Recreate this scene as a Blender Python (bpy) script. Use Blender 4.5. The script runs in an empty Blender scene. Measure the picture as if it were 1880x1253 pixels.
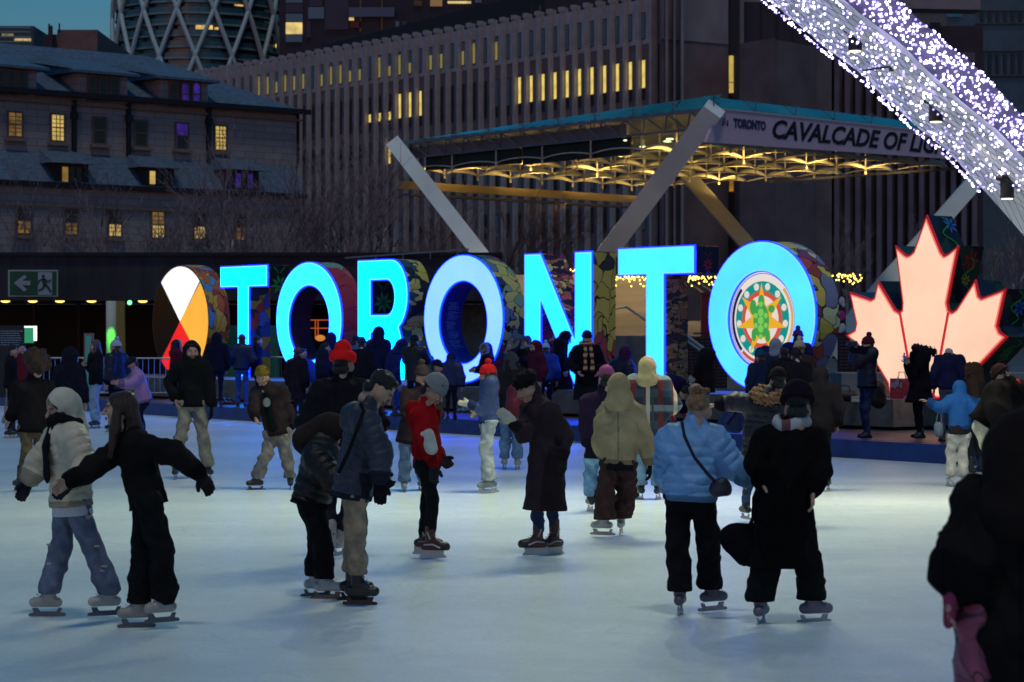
import bpy, math, random
import numpy as np
from mathutils import Matrix, Vector
R = math.radians
S = bpy.context.scene
COL = S.collection
random.seed(7); RNG = np.random.RandomState(7)
F = 4439.0; EYE = 2.0; HZ = 616.0; CX = 940.0
# ------------------------------------------------------------------ camera
cd = bpy.data.cameras.new('camera'); cam = bpy.data.objects.new('camera', cd); COL.objects.link(cam)
cd.sensor_width = 36; cd.lens = F/1880*36; cd.clip_start = .5; cd.clip_end = 3000
cam.location = (0, 0, EYE); cam.rotation_euler = (R(90), 0, 0); cd.shift_y = -10.5/1880
cd.dof.use_dof = True; cd.dof.focus_distance = 25; cd.dof.aperture_fstop = 5.0
S.camera = cam
# ------------------------------------------------------------------ sky, dusk light, exposure
w = bpy.data.worlds.new('World'); S.world = w; w.use_nodes = True
nt = w.node_tree; nt.nodes.clear()
sky = nt.nodes.new('ShaderNodeTexSky'); sky.sky_type = 'NISHITA'; sky.sun_disc = False
sky.sun_elevation = R(1.0); sky.sun_rotation = R(200); sky.ozone_density = 4.0; sky.dust_density = .3; sky.air_density = 1.0
hs = nt.nodes.new('ShaderNodeHueSaturation'); hs.inputs['Hue'].default_value = .486; hs.inputs['Saturation'].default_value = 1.15
bg = nt.nodes.new('ShaderNodeBackground'); bg.inputs[1].default_value = .13
wo = nt.nodes.new('ShaderNodeOutputWorld')
nt.links.new(sky.outputs[0], hs.inputs['Color']); nt.links.new(hs.outputs[0], bg.inputs[0]); nt.links.new(bg.outputs[0], wo.inputs[0])
sl = bpy.data.lights.new('sun', 'SUN'); sl.energy = .22; sl.angle = R(9); sl.color = (1, 1, .82)
so = bpy.data.objects.new('sun', sl); COL.objects.link(so); so.rotation_euler = (R(16), R(10), R(-20))
S.view_settings.view_transform = 'Standard'; S.view_settings.look = 'None'
EXPO = 1.45; S.view_settings.exposure = EXPO; S.view_settings.gamma = 1
S.render.engine = 'CYCLES'
S.cycles.use_denoising = True; S.cycles.max_bounces = 5; S.cycles.diffuse_bounces = 2; S.cycles.glossy_bounces = 3
S.cycles.sample_clamp_indirect = 4; S.cycles.caustics_reflective = False; S.cycles.caustics_refractive = False

# ------------------------------------------------------------------ helpers
def P(px, py, Y): return np.array([(px-CX)*Y/F, Y, EYE-(py-HZ)*Y/F])
def XW(px, Y): return (px-CX)*Y/F
def ZW(py, Y): return EYE-(py-HZ)*Y/F
def tag(o, label=None, cat=None, group=None, kind=None):
    if label: o['label'] = label
    if cat: o['category'] = cat
    if group: o['group'] = group
    if kind: o['kind'] = kind
    return o
def thing(name, label, cat, loc=(0,0,0), rz=0, group=None):
    o = bpy.data.objects.new(name, None); COL.objects.link(o); o.empty_display_size = .2
    o.location = tuple(float(v) for v in loc); o.rotation_euler = (0, 0, rz)
    return tag(o, label, cat, group)
def addmesh(name, V, Fs, mat, parent=None, smooth=True, uv=None, world=None, col=None, mats=None, mi=None):
    """V in parent's local frame; world=True: V in world frame of an unrotated parent"""
    V = np.asarray(V, dtype=np.float64)
    if col is None and len(V) < 4000 and len(Fs):      # drop points no face uses
        used = sorted(set(int(i) for f in Fs for i in f))
        if len(used) < len(V): mp_ = {u: k for k, u in enumerate(used)}; V = V[used]; Fs = [[mp_[int(i)] for i in f] for f in Fs]
    if world and parent is not None:
        p = parent; off = np.zeros(3)
        while p is not None: off += np.array(p.location); p = p.parent
        V = V-off
    m = bpy.data.meshes.new(name); m.from_pydata(V.tolist(), [], [list(map(int, f)) for f in Fs]); 
    if mats:
        for q in mats: m.materials.append(q)
        m.polygons.foreach_set('material_index', mi)
    else: m.materials.append(mat)
    if smooth: m.polygons.foreach_set('use_smooth', [True]*len(m.polygons))
    if col is not None:
        a = m.color_attributes.new('Col', 'FLOAT_COLOR', 'POINT')
        c4 = np.ones((len(V), 4), dtype=np.float32); c4[:, :3] = col; a.data.foreach_set('color', c4.ravel())
    m.update()
    o = bpy.data.objects.new(name, m); COL.objects.link(o)
    if parent is not None: o.parent = parent
    return o
class MB:
    def __init__(s): s.v = []; s.f = []; s.T = None; s.mi = []; s.cur = 0
    def add(s, V, Fs):
        n = len(s.v)
        for v in V:
            v = Vector(v)
            if s.T is not None: v = s.T @ v
            s.v.append(tuple(v))
        for f in Fs: s.f.append([i+n for i in f]); s.mi.append(s.cur)
        return s
    def box(s, x0, x1, y0, y1, z0, z1):
        V = [(x, y, z) for z in (z0, z1) for x, y in ((x0,y0),(x1,y0),(x1,y1),(x0,y1))]
        return s.add(V, [(3,2,1,0),(4,5,6,7),(0,1,5,4),(1,2,6,5),(2,3,7,6),(3,0,4,7)])
    def bar(s, a, b, w, h, up=(0,0,1)):
        a = Vector(a); b = Vector(b); d = (b-a).normalized(); u = Vector(up)
        r = d.cross(u)
        if r.length < 1e-4: r = d.cross(Vector((1,0,0)))
        r.normalize(); u = r.cross(d).normalized()
        V = [tuple(p+r*sx*w/2+u*sz*h/2) for p in (a, b) for sx, sz in ((-1,-1),(1,-1),(1,1),(-1,1))]
        return s.add(V, [(3,2,1,0),(4,5,6,7),(0,1,5,4),(1,2,6,5),(2,3,7,6),(3,0,4,7)])
    def tube(s, pts, r, n=6, closed=False):
        pts = [Vector(p) for p in pts]; rs = r if isinstance(r, (list, tuple)) else [r]*len(pts)
        V = []; m = len(pts)
        for i, p in enumerate(pts):
            a = pts[i-1] if (i > 0 or closed) else p; b = pts[(i+1) % m] if (i < m-1 or closed) else p
            d = (b-a).normalized(); u = Vector((0,0,1)) if abs(d.z) < .9 else Vector((1,0,0))
            x = d.cross(u).normalized(); y = x.cross(d)
            for k in range(n):
                t = 2*math.pi*k/n; V.append(tuple(p+(x*math.cos(t)+y*math.sin(t))*rs[i]))
        Fs = []
        for i in range(m if closed else m-1):
            for k in range(n):
                j = (i+1) % m
                Fs.append((i*n+k, i*n+(k+1) % n, j*n+(k+1) % n, j*n+k))
        if not closed: Fs += [tuple(range(n))[::-1], tuple(range((m-1)*n, m*n))]
        return s.add(V, Fs)
    def prism(s, poly, y0, y1):
        """poly in (x,z), extruded along y"""
        n = len(poly)
        a = sum(poly[i][0]*poly[(i+1) % n][1]-poly[(i+1) % n][0]*poly[i][1] for i in range(n))
        if a < 0: poly = poly[::-1]
        V = [(x, y0, z) for x, z in poly]+[(x, y1, z) for x, z in poly]
        Fs = [tuple(range(n)), tuple(range(n, 2*n))[::-1]]+[((i+1) % n, i, i+n, (i+1) % n+n) for i in range(n)]
        return s.add(V, Fs)
    def sphere(s, c, r, n=8, m=5):
        V = []; rr = r if isinstance(r, (tuple, list)) else (r, r, r)
        for j in range(1, m):
            t = math.pi*j/m
            for k in range(n):
                p = 2*math.pi*k/n; V.append((c[0]+rr[0]*math.sin(t)*math.cos(p), c[1]+rr[1]*math.sin(t)*math.sin(p), c[2]+rr[2]*math.cos(t)))
        V += [(c[0], c[1], c[2]+rr[2]), (c[0], c[1], c[2]-rr[2])]; a = len(V)-2
        Fs = [(j*n+k, (j+1)*n+k, (j+1)*n+(k+1) % n, j*n+(k+1) % n) for j in range(m-2) for k in range(n)]
        Fs += [(a, k, (k+1) % n) for k in range(n)]+[(a+1, (m-2)*n+(k+1) % n, (m-2)*n+k) for k in range(n)]
        return s.add(V, Fs)
    def build(s, name, mat, parent=None, smooth=False, world=None, mats=None):
        return addmesh(name, s.v, s.f, mat, parent, smooth, world=world, mats=mats, mi=s.mi if mats else None)
def holed(outer, inner, mb, y0, y1):
    """ring prism: same number of points on outer and inner (x,z)"""
    n = len(outer)
    V = [(x, y0, z) for x, z in outer]+[(x, y0, z) for x, z in inner]+[(x, y1, z) for x, z in outer]+[(x, y1, z) for x, z in inner]
    Fs = []
    for i in range(n):
        j = (i+1) % n
        Fs += [(i, j, n+j, n+i), (2*n+j, 2*n+i, 3*n+i, 3*n+j), (j, i, 2*n+i, 2*n+j), (n+i, n+j, 3*n+j, 3*n+i)]
    return mb.add(V, Fs)
MC = {}
def M(name, col, rough=.6, spec=.3, metal=0, noise=None, bump=None, emit=None, es=1.0, attr=False, alpha=None, trans=0, aniso=None):
    if name in MC: return MC[name]
    m = bpy.data.materials.new(name); m.use_nodes = True; N = m.node_tree.nodes; L = m.node_tree.links
    b = N['Principled BSDF']; b.inputs['Roughness'].default_value = rough; b.inputs['Metallic'].default_value = metal
    b.inputs['Specular IOR Level'].default_value = spec; c = tuple(col)+(1,)
    b.inputs['Base Color'].default_value = c
    tc = N.new('ShaderNodeTexCoord'); src = tc.outputs['Object']
    if aniso:
        mp = N.new('ShaderNodeMapping'); mp.inputs['Scale'].default_value = aniso; L.new(src, mp.inputs[0]); src = mp.outputs[0]
    if attr:
        at = N.new('ShaderNodeAttribute'); at.attribute_name = 'Col'; mx = N.new('ShaderNodeMix'); mx.data_type = 'RGBA'; mx.blend_type = 'MULTIPLY'
        mx.inputs[0].default_value = 1; mx.inputs[6].default_value = c; L.new(at.outputs[0], mx.inputs[7]); L.new(mx.outputs[2], b.inputs['Base Color'])
    if noise:
        sc, am = noise; t = N.new('ShaderNodeTexNoise'); t.inputs['Scale'].default_value = sc; t.inputs['Detail'].default_value = 5
        L.new(src, t.inputs['Vector']); mr = N.new('ShaderNodeMapRange'); mr.inputs[1].default_value = .3; mr.inputs[2].default_value = .7
        mr.inputs[3].default_value = 1-am; mr.inputs[4].default_value = 1+am; L.new(t.outputs[0], mr.inputs[0])
        v = N.new('ShaderNodeVectorMath'); v.operation = 'SCALE'; v.inputs[0].default_value = c[:3]; L.new(mr.outputs[0], v.inputs['Scale'])
        if attr: L.new(mx.outputs[2], v.inputs[0])
        L.new(v.outputs[0], b.inputs['Base Color'])
    if bump:
        sc, st = bump; t = N.new('ShaderNodeTexNoise'); t.inputs['Scale'].default_value = sc; t.inputs['Detail'].default_value = 4
        L.new(src, t.inputs['Vector']); bp = N.new('ShaderNodeBump'); bp.inputs['Strength'].default_value = st; bp.inputs['Distance'].default_value = .02
        L.new(t.outputs[0], bp.inputs['Height']); L.new(bp.outputs[0], b.inputs['Normal'])
    if emit is not None:
        b.inputs['Emission Color'].default_value = tuple(emit)+(1,); b.inputs['Emission Strength'].default_value = es*2**-EXPO
    if alpha is not None: b.inputs['Alpha'].default_value = alpha
    if trans: b.inputs['Transmission Weight'].default_value = trans
    MC[name] = m; return m
def emitter(name, col, es, var=None):
    """something that gives off light; var=(scale, amount) uneven panel brightness"""
    if name in MC: return MC[name]
    m = M(name, (.05,.05,.05), .4, emit=col, es=es)
    if var:
        N = m.node_tree.nodes; L = m.node_tree.links; tc = N.new('ShaderNodeTexCoord'); t = N.new('ShaderNodeTexNoise')
        t.inputs['Scale'].default_value = var[0]; t.inputs['Detail'].default_value = 3; L.new(tc.outputs['Object'], t.inputs['Vector'])
        mr = N.new('ShaderNodeMapRange'); mr.inputs[1].default_value = .3; mr.inputs[2].default_value = .7
        mr.inputs[3].default_value = es*2**-EXPO*(1-var[1]); mr.inputs[4].default_value = es*2**-EXPO*(1+var[1])
        L.new(t.outputs[0], mr.inputs[0]); L.new(mr.outputs[0], N['Principled BSDF'].inputs['Emission Strength'])
    return m
def artmat(name, cols, scale=2.2, line=.05, seed=0.0, stretch=(1,1,1)):
    """painted mural: flat colour shapes with dark outlines"""
    m = bpy.data.materials.new(name); m.use_nodes = True; N = m.node_tree.nodes; L = m.node_tree.links
    b = N['Principled BSDF']; b.inputs['Roughness'].default_value = .45
    tc = N.new('ShaderNodeTexCoord'); mp = N.new('ShaderNodeMapping'); mp.inputs['Location'].default_value = (seed, seed*1.7, seed*.6)
    mp.inputs['Scale'].default_value = stretch; L.new(tc.outputs['Object'], mp.inputs[0])
    ns = N.new('ShaderNodeTexNoise'); ns.inputs['Scale'].default_value = 1.6; ns.inputs['Detail'].default_value = 2; L.new(mp.outputs[0], ns.inputs['Vector'])
    va = N.new('ShaderNodeVectorMath'); va.operation = 'SCALE'; va.inputs['Scale'].default_value = .9; L.new(ns.outputs['Color'], va.inputs[0])
    vb = N.new('ShaderNodeVectorMath'); vb.operation = 'ADD'; L.new(mp.outputs[0], vb.inputs[0]); L.new(va.outputs[0], vb.inputs[1])
    v1 = N.new('ShaderNodeTexVoronoi'); v1.inputs['Scale'].default_value = scale; L.new(vb.outputs[0], v1.inputs['Vector'])
    v2 = N.new('ShaderNodeTexVoronoi'); v2.feature = 'DISTANCE_TO_EDGE'; v2.inputs['Scale'].default_value = scale; L.new(vb.outputs[0], v2.inputs['Vector'])
    cr = N.new('ShaderNodeValToRGB'); cr.color_ramp.interpolation = 'CONSTANT'
    e = cr.color_ramp.elements; e[0].color = tuple(cols[0])+(1,); e[1].position = 1/len(cols); e[1].color = tuple(cols[1])+(1,)
    for i in range(2, len(cols)): q = e.new(i/len(cols)); q.color = tuple(cols[i])+(1,)
    sp = N.new('ShaderNodeSeparateColor'); L.new(v1.outputs['Color'], sp.inputs[0]); L.new(sp.outputs[0], cr.inputs[0])
    gt = N.new('ShaderNodeMath'); gt.operation = 'GREATER_THAN'; gt.inputs[1].default_value = line; L.new(v2.outputs['Distance'], gt.inputs[0])
    mx = N.new('ShaderNodeMix'); mx.data_type = 'RGBA'; mx.inputs[6].default_value = (.008,.006,.01,1); L.new(gt.outputs[0], mx.inputs[0]); L.new(cr.outputs[0], mx.inputs[7])
    L.new(mx.outputs[2], b.inputs['Base Color']); return m
def lamp(name, kind, loc, col, watts, parent=None, size=.1, aim=None, angle=60, blend=.6):
    l = bpy.data.lights.new(name, kind); l.energy = watts*(1 if kind != 'POINT' else .7)*2**(1-EXPO); l.color = col
    if kind in ('POINT', 'SPOT'): l.shadow_soft_size = size
    if kind == 'SPOT': l.spot_size = R(angle); l.spot_blend = blend
    o = bpy.data.objects.new(name, l); COL.objects.link(o); o.location = tuple(float(v) for v in loc)
    if aim is not None: o.rotation_euler = (Vector(aim)-Vector(loc)).to_track_quat('-Z', 'Y').to_euler()
    if parent is not None: o.parent = parent; o.location = Vector(o.location)-Vector(parent.location)
    return o
def arch_line(a, b, n=8): return [tuple(Vector(a).lerp(Vector(b), i/(n-1))) for i in range(n)]
FONT = None
def text_mesh(body, size, shear=0.0, bold=0.0, depth=.01, sx=1.0):
    c = bpy.data.curves.new('txt', 'FONT'); c.body = body; c.size = size; c.shear = shear; c.extrude = depth; c.offset = bold; c.resolution_u = 3
    o = bpy.data.objects.new('txt', c); COL.objects.link(o)
    dg = bpy.context.evaluated_depsgraph_get(); me = bpy.data.meshes.new_from_object(o.evaluated_get(dg))
    V = [(v.co.x*sx, v.co.y, v.co.z) for v in me.vertices]; Fs = [tuple(p.vertices) for p in me.polygons]
    bpy.data.objects.remove(o); bpy.data.curves.remove(c); bpy.data.meshes.remove(me)
    return V, Fs
# ------------------------------------------------------------------ setting: plaza, ice, kerb
m_plaza = M('plaza_paving', (.09,.085,.09), .7, noise=(3,.3), bump=(30,.3))
def kerb_xy(px):      # the rink's far edge, traced from its foot
    Y = 1/( (1/55.8) + (px-480)/(1730-480)*(1/37.6-1/55.8) ); return XW(px, Y), Y
K0 = np.array(kerb_xy(480)); K1 = np.array(kerb_xy(1730)); KD = (K1-K0)/np.linalg.norm(K1-K0); KN = np.array([-KD[1], KD[0]])
if KN[1] < 0: KN = -KN
KA = K0-KD*45; KB = K1+KD*60
ice_m = M('ice', (.62,.72,.78), .42, .35)
N_ = ice_m.node_tree.nodes; L_ = ice_m.node_tree.links; b_ = N_['Principled BSDF']
tc_ = N_.new('ShaderNodeTexCoord'); mp_ = N_.new('ShaderNodeMapping'); mp_.inputs['Scale'].default_value = (.16,.36,1); L_.new(tc_.outputs['Object'], mp_.inputs[0])
n1 = N_.new('ShaderNodeTexNoise'); n1.inputs['Scale'].default_value = 1.1; n1.inputs['Detail'].default_value = 7; n1.inputs['Roughness'].default_value = .62; L_.new(mp_.outputs[0], n1.inputs['Vector'])
n2 = N_.new('ShaderNodeTexNoise'); n2.inputs['Scale'].default_value = 26; n2.inputs['Detail'].default_value = 4; L_.new(tc_.outputs['Object'], n2.inputs['Vector'])
wv = N_.new('ShaderNodeTexVoronoi'); wv.feature = 'DISTANCE_TO_EDGE'; wv.inputs['Scale'].default_value = .55
nd = N_.new('ShaderNodeTexNoise'); nd.inputs['Scale'].default_value = .5; L_.new(tc_.outputs['Object'], nd.inputs['Vector'])
vs_ = N_.new('ShaderNodeVectorMath'); vs_.operation = 'SCALE'; vs_.inputs['Scale'].default_value = 4; L_.new(nd.outputs['Color'], vs_.inputs[0])
va_ = N_.new('ShaderNodeVectorMath'); va_.operation = 'ADD'; L_.new(tc_.outputs['Object'], va_.inputs[0]); L_.new(vs_.outputs[0], va_.inputs[1]); L_.new(va_.outputs[0], wv.inputs['Vector'])
cr_ = N_.new('ShaderNodeValToRGB'); cr_.color_ramp.elements[0].position = .36; cr_.color_ramp.elements[0].color = (.57,.65,.69,1); cr_.color_ramp.elements[1].position = .66; cr_.color_ramp.elements[1].color = (.74,.80,.82,1)
L_.new(n1.outputs[0], cr_.inputs[0])
ln_ = N_.new('ShaderNodeMapRange'); ln_.inputs[1].default_value = 0; ln_.inputs[2].default_value = .012; ln_.inputs[3].default_value = .9; ln_.inputs[4].default_value = 1; L_.new(wv.outputs['Distance'], ln_.inputs[0])
mr_ = N_.new('ShaderNodeMapRange'); mr_.inputs[1].default_value = .3; mr_.inputs[2].default_value = .7; mr_.inputs[3].default_value = .93; mr_.inputs[4].default_value = 1.07; L_.new(n2.outputs[0], mr_.inputs[0])
mm_ = N_.new('ShaderNodeMath'); mm_.operation = 'MULTIPLY'; L_.new(ln_.outputs[0], mm_.inputs[0]); L_.new(mr_.outputs[0], mm_.inputs[1])
mp2 = N_.new('ShaderNodeMapping'); mp2.inputs['Scale'].default_value = (1.2,.5,1); mp2.inputs['Rotation'].default_value = (0,0,.35); L_.new(tc_.outputs['Object'], mp2.inputs[0])
n3 = N_.new('ShaderNodeTexNoise'); n3.inputs['Scale'].default_value = 2.2; n3.inputs['Detail'].default_value = 10; n3.inputs['Roughness'].default_value = .72; n3.inputs['Distortion'].default_value = 1.4; L_.new(mp2.outputs[0], n3.inputs['Vector'])
m3 = N_.new('ShaderNodeMapRange'); m3.inputs[1].default_value = .45; m3.inputs[2].default_value = .62; m3.inputs[3].default_value = .98; m3.inputs[4].default_value = 1.05; L_.new(n3.outputs[0], m3.inputs[0])
m4 = N_.new('ShaderNodeMath'); m4.operation = 'MULTIPLY'; L_.new(mm_.outputs[0], m4.inputs[0]); L_.new(m3.outputs[0], m4.inputs[1]); mm_ = m4
sc_ = N_.new('ShaderNodeVectorMath'); sc_.operation = 'SCALE'; L_.new(cr_.outputs[0], sc_.inputs[0]); L_.new(mm_.outputs[0], sc_.inputs['Scale']); L_.new(sc_.outputs[0], b_.inputs['Base Color'])
bp_ = N_.new('ShaderNodeBump'); bp_.inputs['Strength'].default_value = .25; bp_.inputs['Distance'].default_value = .01; L_.new(n2.outputs[0], bp_.inputs['Height']); L_.new(bp_.outputs[0], b_.inputs['Normal'])
g = MB(); g.box(-900, 900, -60, 1600, -.5, -.02); tag(g.build('ground', m_plaza), kind='structure')
g = MB(); q0 = KA+KN*.02; q1 = KB+KN*.02
g.add([(q0[0],q0[1],0),(q1[0],q1[1],0),(q1[0]-90*KN[0],q1[1]-90*KN[1],0),(q0[0]-90*KN[0],q0[1]-90*KN[1],0)], [(3,2,1,0)])
o = g.build('ice', ice_m); tag(o, kind='structure')
if o.data.polygons[0].normal.z < 0: o.data.flip_normals()
g = MB(); a = KA; b = KB; wd = .22
def strip(g, d0, d1, z0, z1):
    V = []
    for z in (z0, z1):
        for p, d in ((KA, d0), (KB, d0), (KB, d1), (KA, d1)): V.append((p[0]+KN[0]*d, p[1]+KN[1]*d, z))
    g.add(V, [(3,2,1,0),(4,5,6,7),(0,1,5,4),(1,2,6,5),(2,3,7,6),(3,0,4,7)])
g = MB(); strip(g, .0, .16, -.01, .30); tag(g.build('kerb', M('blue_kerb_paint', (.012,.045,.22), .35, .4, noise=(4,.25))), kind='structure')
g = MB(); strip(g, .163, 2.6, -.01, .305); tag(g.build('pavement', M('rubber_walkway', (.10,.035,.03), .45, .4, noise=(5,.3), bump=(40,.2))), kind='structure')
g = MB(); strip(g, 2.603, 130, -.01, .30); tag(g.build('plaza', M('plaza_slabs', (.10,.095,.10), .6, noise=(2,.3), bump=(25,.2))), kind='structure')

# ------------------------------------------------------------------ the sign's plane: Y = 55.56 - 1.3445 X
SA = -math.atan(1.3445); cS, sS = math.cos(SA), math.sin(SA)
def sign_u(px):
    k = 57.16+.0242*px; Y = F/k; X = (px-CX)/k; return X/cS, k
def SU(px, py):
    u, k = sign_u(px); return (u, EYE-(py-HZ)/k)
def sloc(u): return (u*cS, 55.56+u*sS, 0)
TH = .66
m_blue_edge = emitter('blue_led_edge', (.0,.012,1.0), 11.0)
m_side_dark = M('navy_side', (.01,.012,.05), .4)
cy = {
 'T1': emitter('cyan_panel_a', (.0,2.6,13.0), 1.1, (1.5,.05)), 'O1': emitter('cyan_panel_b', (.04,2.0,13.0), 1.1, (1.2,.08)),
 'R': emitter('cyan_panel_c', (.0,2.3,13.0), 1.1, (1.2,.08)), 'O2': emitter('lavender_panel', (.32,.72,13.0), 1.0, (1,.06)),
 'N': emitter('cyan_panel_d', (.03,.95,13.0), 1.1, (1.1,.1)), 'T2': emitter('cyan_panel_e', (.07,.90,11.0), 1.1, (1.4,.08)),
 'O3': emitter('sky_blue_panel', (.10,.78,11.0), 1.05, (.9,.1))}
m_rim = emitter('pale_rim_light', (.28,.75,2.2), 1.0)
def inset(poly, d):
    n = len(poly); out = []
    ar = sum(poly[i][0]*poly[(i+1) % n][1]-poly[(i+1) % n][0]*poly[i][1] for i in range(n)); sg = 1 if ar > 0 else -1
    for i in range(n):
        p0 = Vector(poly[i-1]); p1 = Vector(poly[i]); p2 = Vector(poly[(i+1) % n])
        a = (p1-p0); b = (p2-p1)
        if a.length < 1e-6 or b.length < 1e-6: out.append(tuple(p1)); continue
        a.normalize(); b.normalize(); na = Vector((-a.y, a.x))*sg; nb = Vector((-b.y, b.x))*sg; s = na+nb
        c = max(.35, 1+na.dot(nb)); out.append(tuple(p1+s*d/c))
    return out
def ell(x0, x1, z0, z1, n=56): return [((x0+x1)/2+(x1-x0)/2*math.cos(2*math.pi*i/n), (z0+z1)/2+(z1-z0)/2*math.sin(2*math.pi*i/n)) for i in range(n)]
def shift(poly, u0): return [(u-u0, z) for u, z in poly]
def flower(g, u, z, s, mats=None, y=0):
    pass
def side_flower(parent, x, y0, z, s, col):
    """six-petal flower painted on a side wall (plane x=const, y to the back)"""
    g = MB()
    for k in range(8):
        a = k*math.pi/4+.2; r0 = .04*s; r1 = .30*s; w_ = .05*s
        p = lambda r, t: (x, y0+math.cos(a+t)*r, z+math.sin(a+t)*r)
        g.add([p(r0, 0), p(r1*.55, -.28), p(r1, 0), p(r1*.55, .28)], [(0,1,2,3)])
    for t in (-1, 1):
        pts = [(x, y0+t*(.03+.16*q)*s, z+.32*s+.28*q*s-.1*q*q*s) for q in (0,.3,.6,1)]
        for a, b in zip(pts, pts[1:]): g.add([a, b, (b[0], b[1], b[2]+.035*s), (a[0], a[1], a[2]+.035*s)], [(0,1,2,3)])
    g.build('painted_flower', col, parent)
SIGN_GROUP = 'giant illuminated letters of the sign'
def letter(name, label, pts, base, key, art, sideflower=None):
    """solid letter with painted sides, a blue edge and a lit front panel"""
    us = [p[0] for p in pts]; u0 = (min(us)+max(us))/2
    t = thing(name, label, 'sign letter', sloc(u0), SA, SIGN_GROUP); poly = shift(pts, u0)
    MB().prism(poly, .035, TH).build('painted_side', art, t)
    MB().prism(inset(poly, -.008), .0, .033).build('edge_light', m_blue_edge, t)
    MB().prism(inset(poly, .015), -.010, -.002).build('pale_rim', m_rim, t)
    MB().prism(inset(poly, .038), -.018, -.011).build('lit_panel', cy[key], t)
    return t, u0
def arc(cx, cz, rx, rz, a0, a1, n=10): return [(cx+rx*math.cos(R(a0+(a1-a0)*i/n)), cz+rz*math.sin(R(a0+(a1-a0)*i/n))) for i in range(n+1)]
ZB = .88; ZT = 3.88
green_p = M('flower_green', (.03,.35,.05), .5); red_p = M('flower_red', (.4,.02,.03), .5); blue_p = M('flower_blue', (.05,.14,.6), .5); yel_p = M('flower_yellow', (.55,.4,.05), .5)
art_T1 = artmat('mural_blue_ochre', [(0.738, 0.422, 0.042), (0.042, 0.106, 0.464), (0.632, 0.064, 0.064), (0.042, 0.042, 0.064), (0.106, 0.21, 0.632)], 3.04, 0.016, 1)
art_O1 = artmat('mural_crimson', [(0.464, 0.03, 0.064), (0.38, 0.022, 0.064), (0.252, 0.38, 0.252), (0.422, 0.042, 0.064), (0.528, 0.106, 0.106)], 1.90, 0.012, 3)
art_R = artmat('mural_ochre_feather', [(0.632, 0.548, 0.106), (0.022, 0.022, 0.03), (0.042, 0.106, 0.106), (0.716, 0.632, 0.168)], 2.47, 0.024, 5, (1,1,1.6))
art_O2 = artmat('mural_green_mask', [(0.252, 0.422, 0.252), (0.632, 0.59, 0.168), (0.042, 0.064, 0.126), (0.422, 0.042, 0.064), (0.168, 0.252, 0.338)], 2.85, 0.024, 7)
art_N = artmat('mural_maroon_wave', [(0.422, 0.042, 0.106), (0.252, 0.042, 0.168), (0.632, 0.168, 0.106), (0.042, 0.022, 0.042), (0.844, 0.738, 0.21)], 3.42, 0.040, 9, (1,1,2.4))
art_N2 = artmat('mural_ochre_figure', [(0.716, 0.548, 0.064), (0.632, 0.484, 0.064), (0.064, 0.042, 0.042), (0.464, 0.064, 0.064), (0.758, 0.59, 0.084)], 2.85, 0.024, 11, (1,1,.7))
art_T2 = artmat('mural_rust_brown', [(0.632, 0.274, 0.084), (0.464, 0.19, 0.064), (0.084, 0.042, 0.042), (0.696, 0.338, 0.106)], 4.56, 0.040, 13, (1,1,2))
art_O3 = artmat('mural_face_red_gold', [(0.632, 0.106, 0.064), (0.844, 0.632, 0.126), (0.296, 0.064, 0.168), (0.738, 0.758, 0.422), (0.422, 0.064, 0.064), (0.252, 0.252, 0.422)], 2.47, 0.024, 15)
def xz(px, py=None, z=None):
    u, k = sign_u(px); return (u, z if z is not None else EYE-(py-HZ)/k)
# first T
def tee(l, r, sl_, sr, armpy, pxm, key, art, name, label):
    za = EYE-(armpy-HZ)/pxm
    ul, ur, a, b = sign_u(l)[0], sign_u(r)[0], sign_u(sl_)[0], sign_u(sr)[0]
    return letter(name, label, [(a,ZB),(b,ZB),(b,za),(ur,za),(ur,ZT),(ul,ZT),(ul,za),(a,za)], ZB, key, art), (ul, ur, a, b, za)
(t1, u0), q = tee(404.8, 491, 436.7, 457.4, 527.5, 68.0, 'T1', art_T1, 'letter_sign', 'smaller glowing cyan letter T right beside the four-colour wheel')
MB().box(q[1]-u0+.002, q[1]-u0+.012, .06, TH, q[4]+.02, ZT-.02).build('side_panel', M('black_floral_ground', (.008,.012,.012), .5), t1)
side_flower(t1, q[1]-u0+.016, .36, 3.35, .9, green_p)
(t2, u0), q = tee(1135, 1275, 1186.3, 1219.5, 504, 86.7, 'T2', art_T2, 'letter_sign', 'glowing cyan letter T between the N and the O with the turtle')
MB().box(q[1]-u0+.002, q[1]-u0+.012, .06, TH, q[4]+.02, ZT-.02).build('side_panel', M('navy_floral_ground', (.01,.01,.04), .5), t2)
side_flower(t2, q[1]-u0+.016, .36, 3.48, .5, red_p); side_flower(t2, q[1]-u0+.016, .36, 3.28, .3, blue_p)
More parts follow.
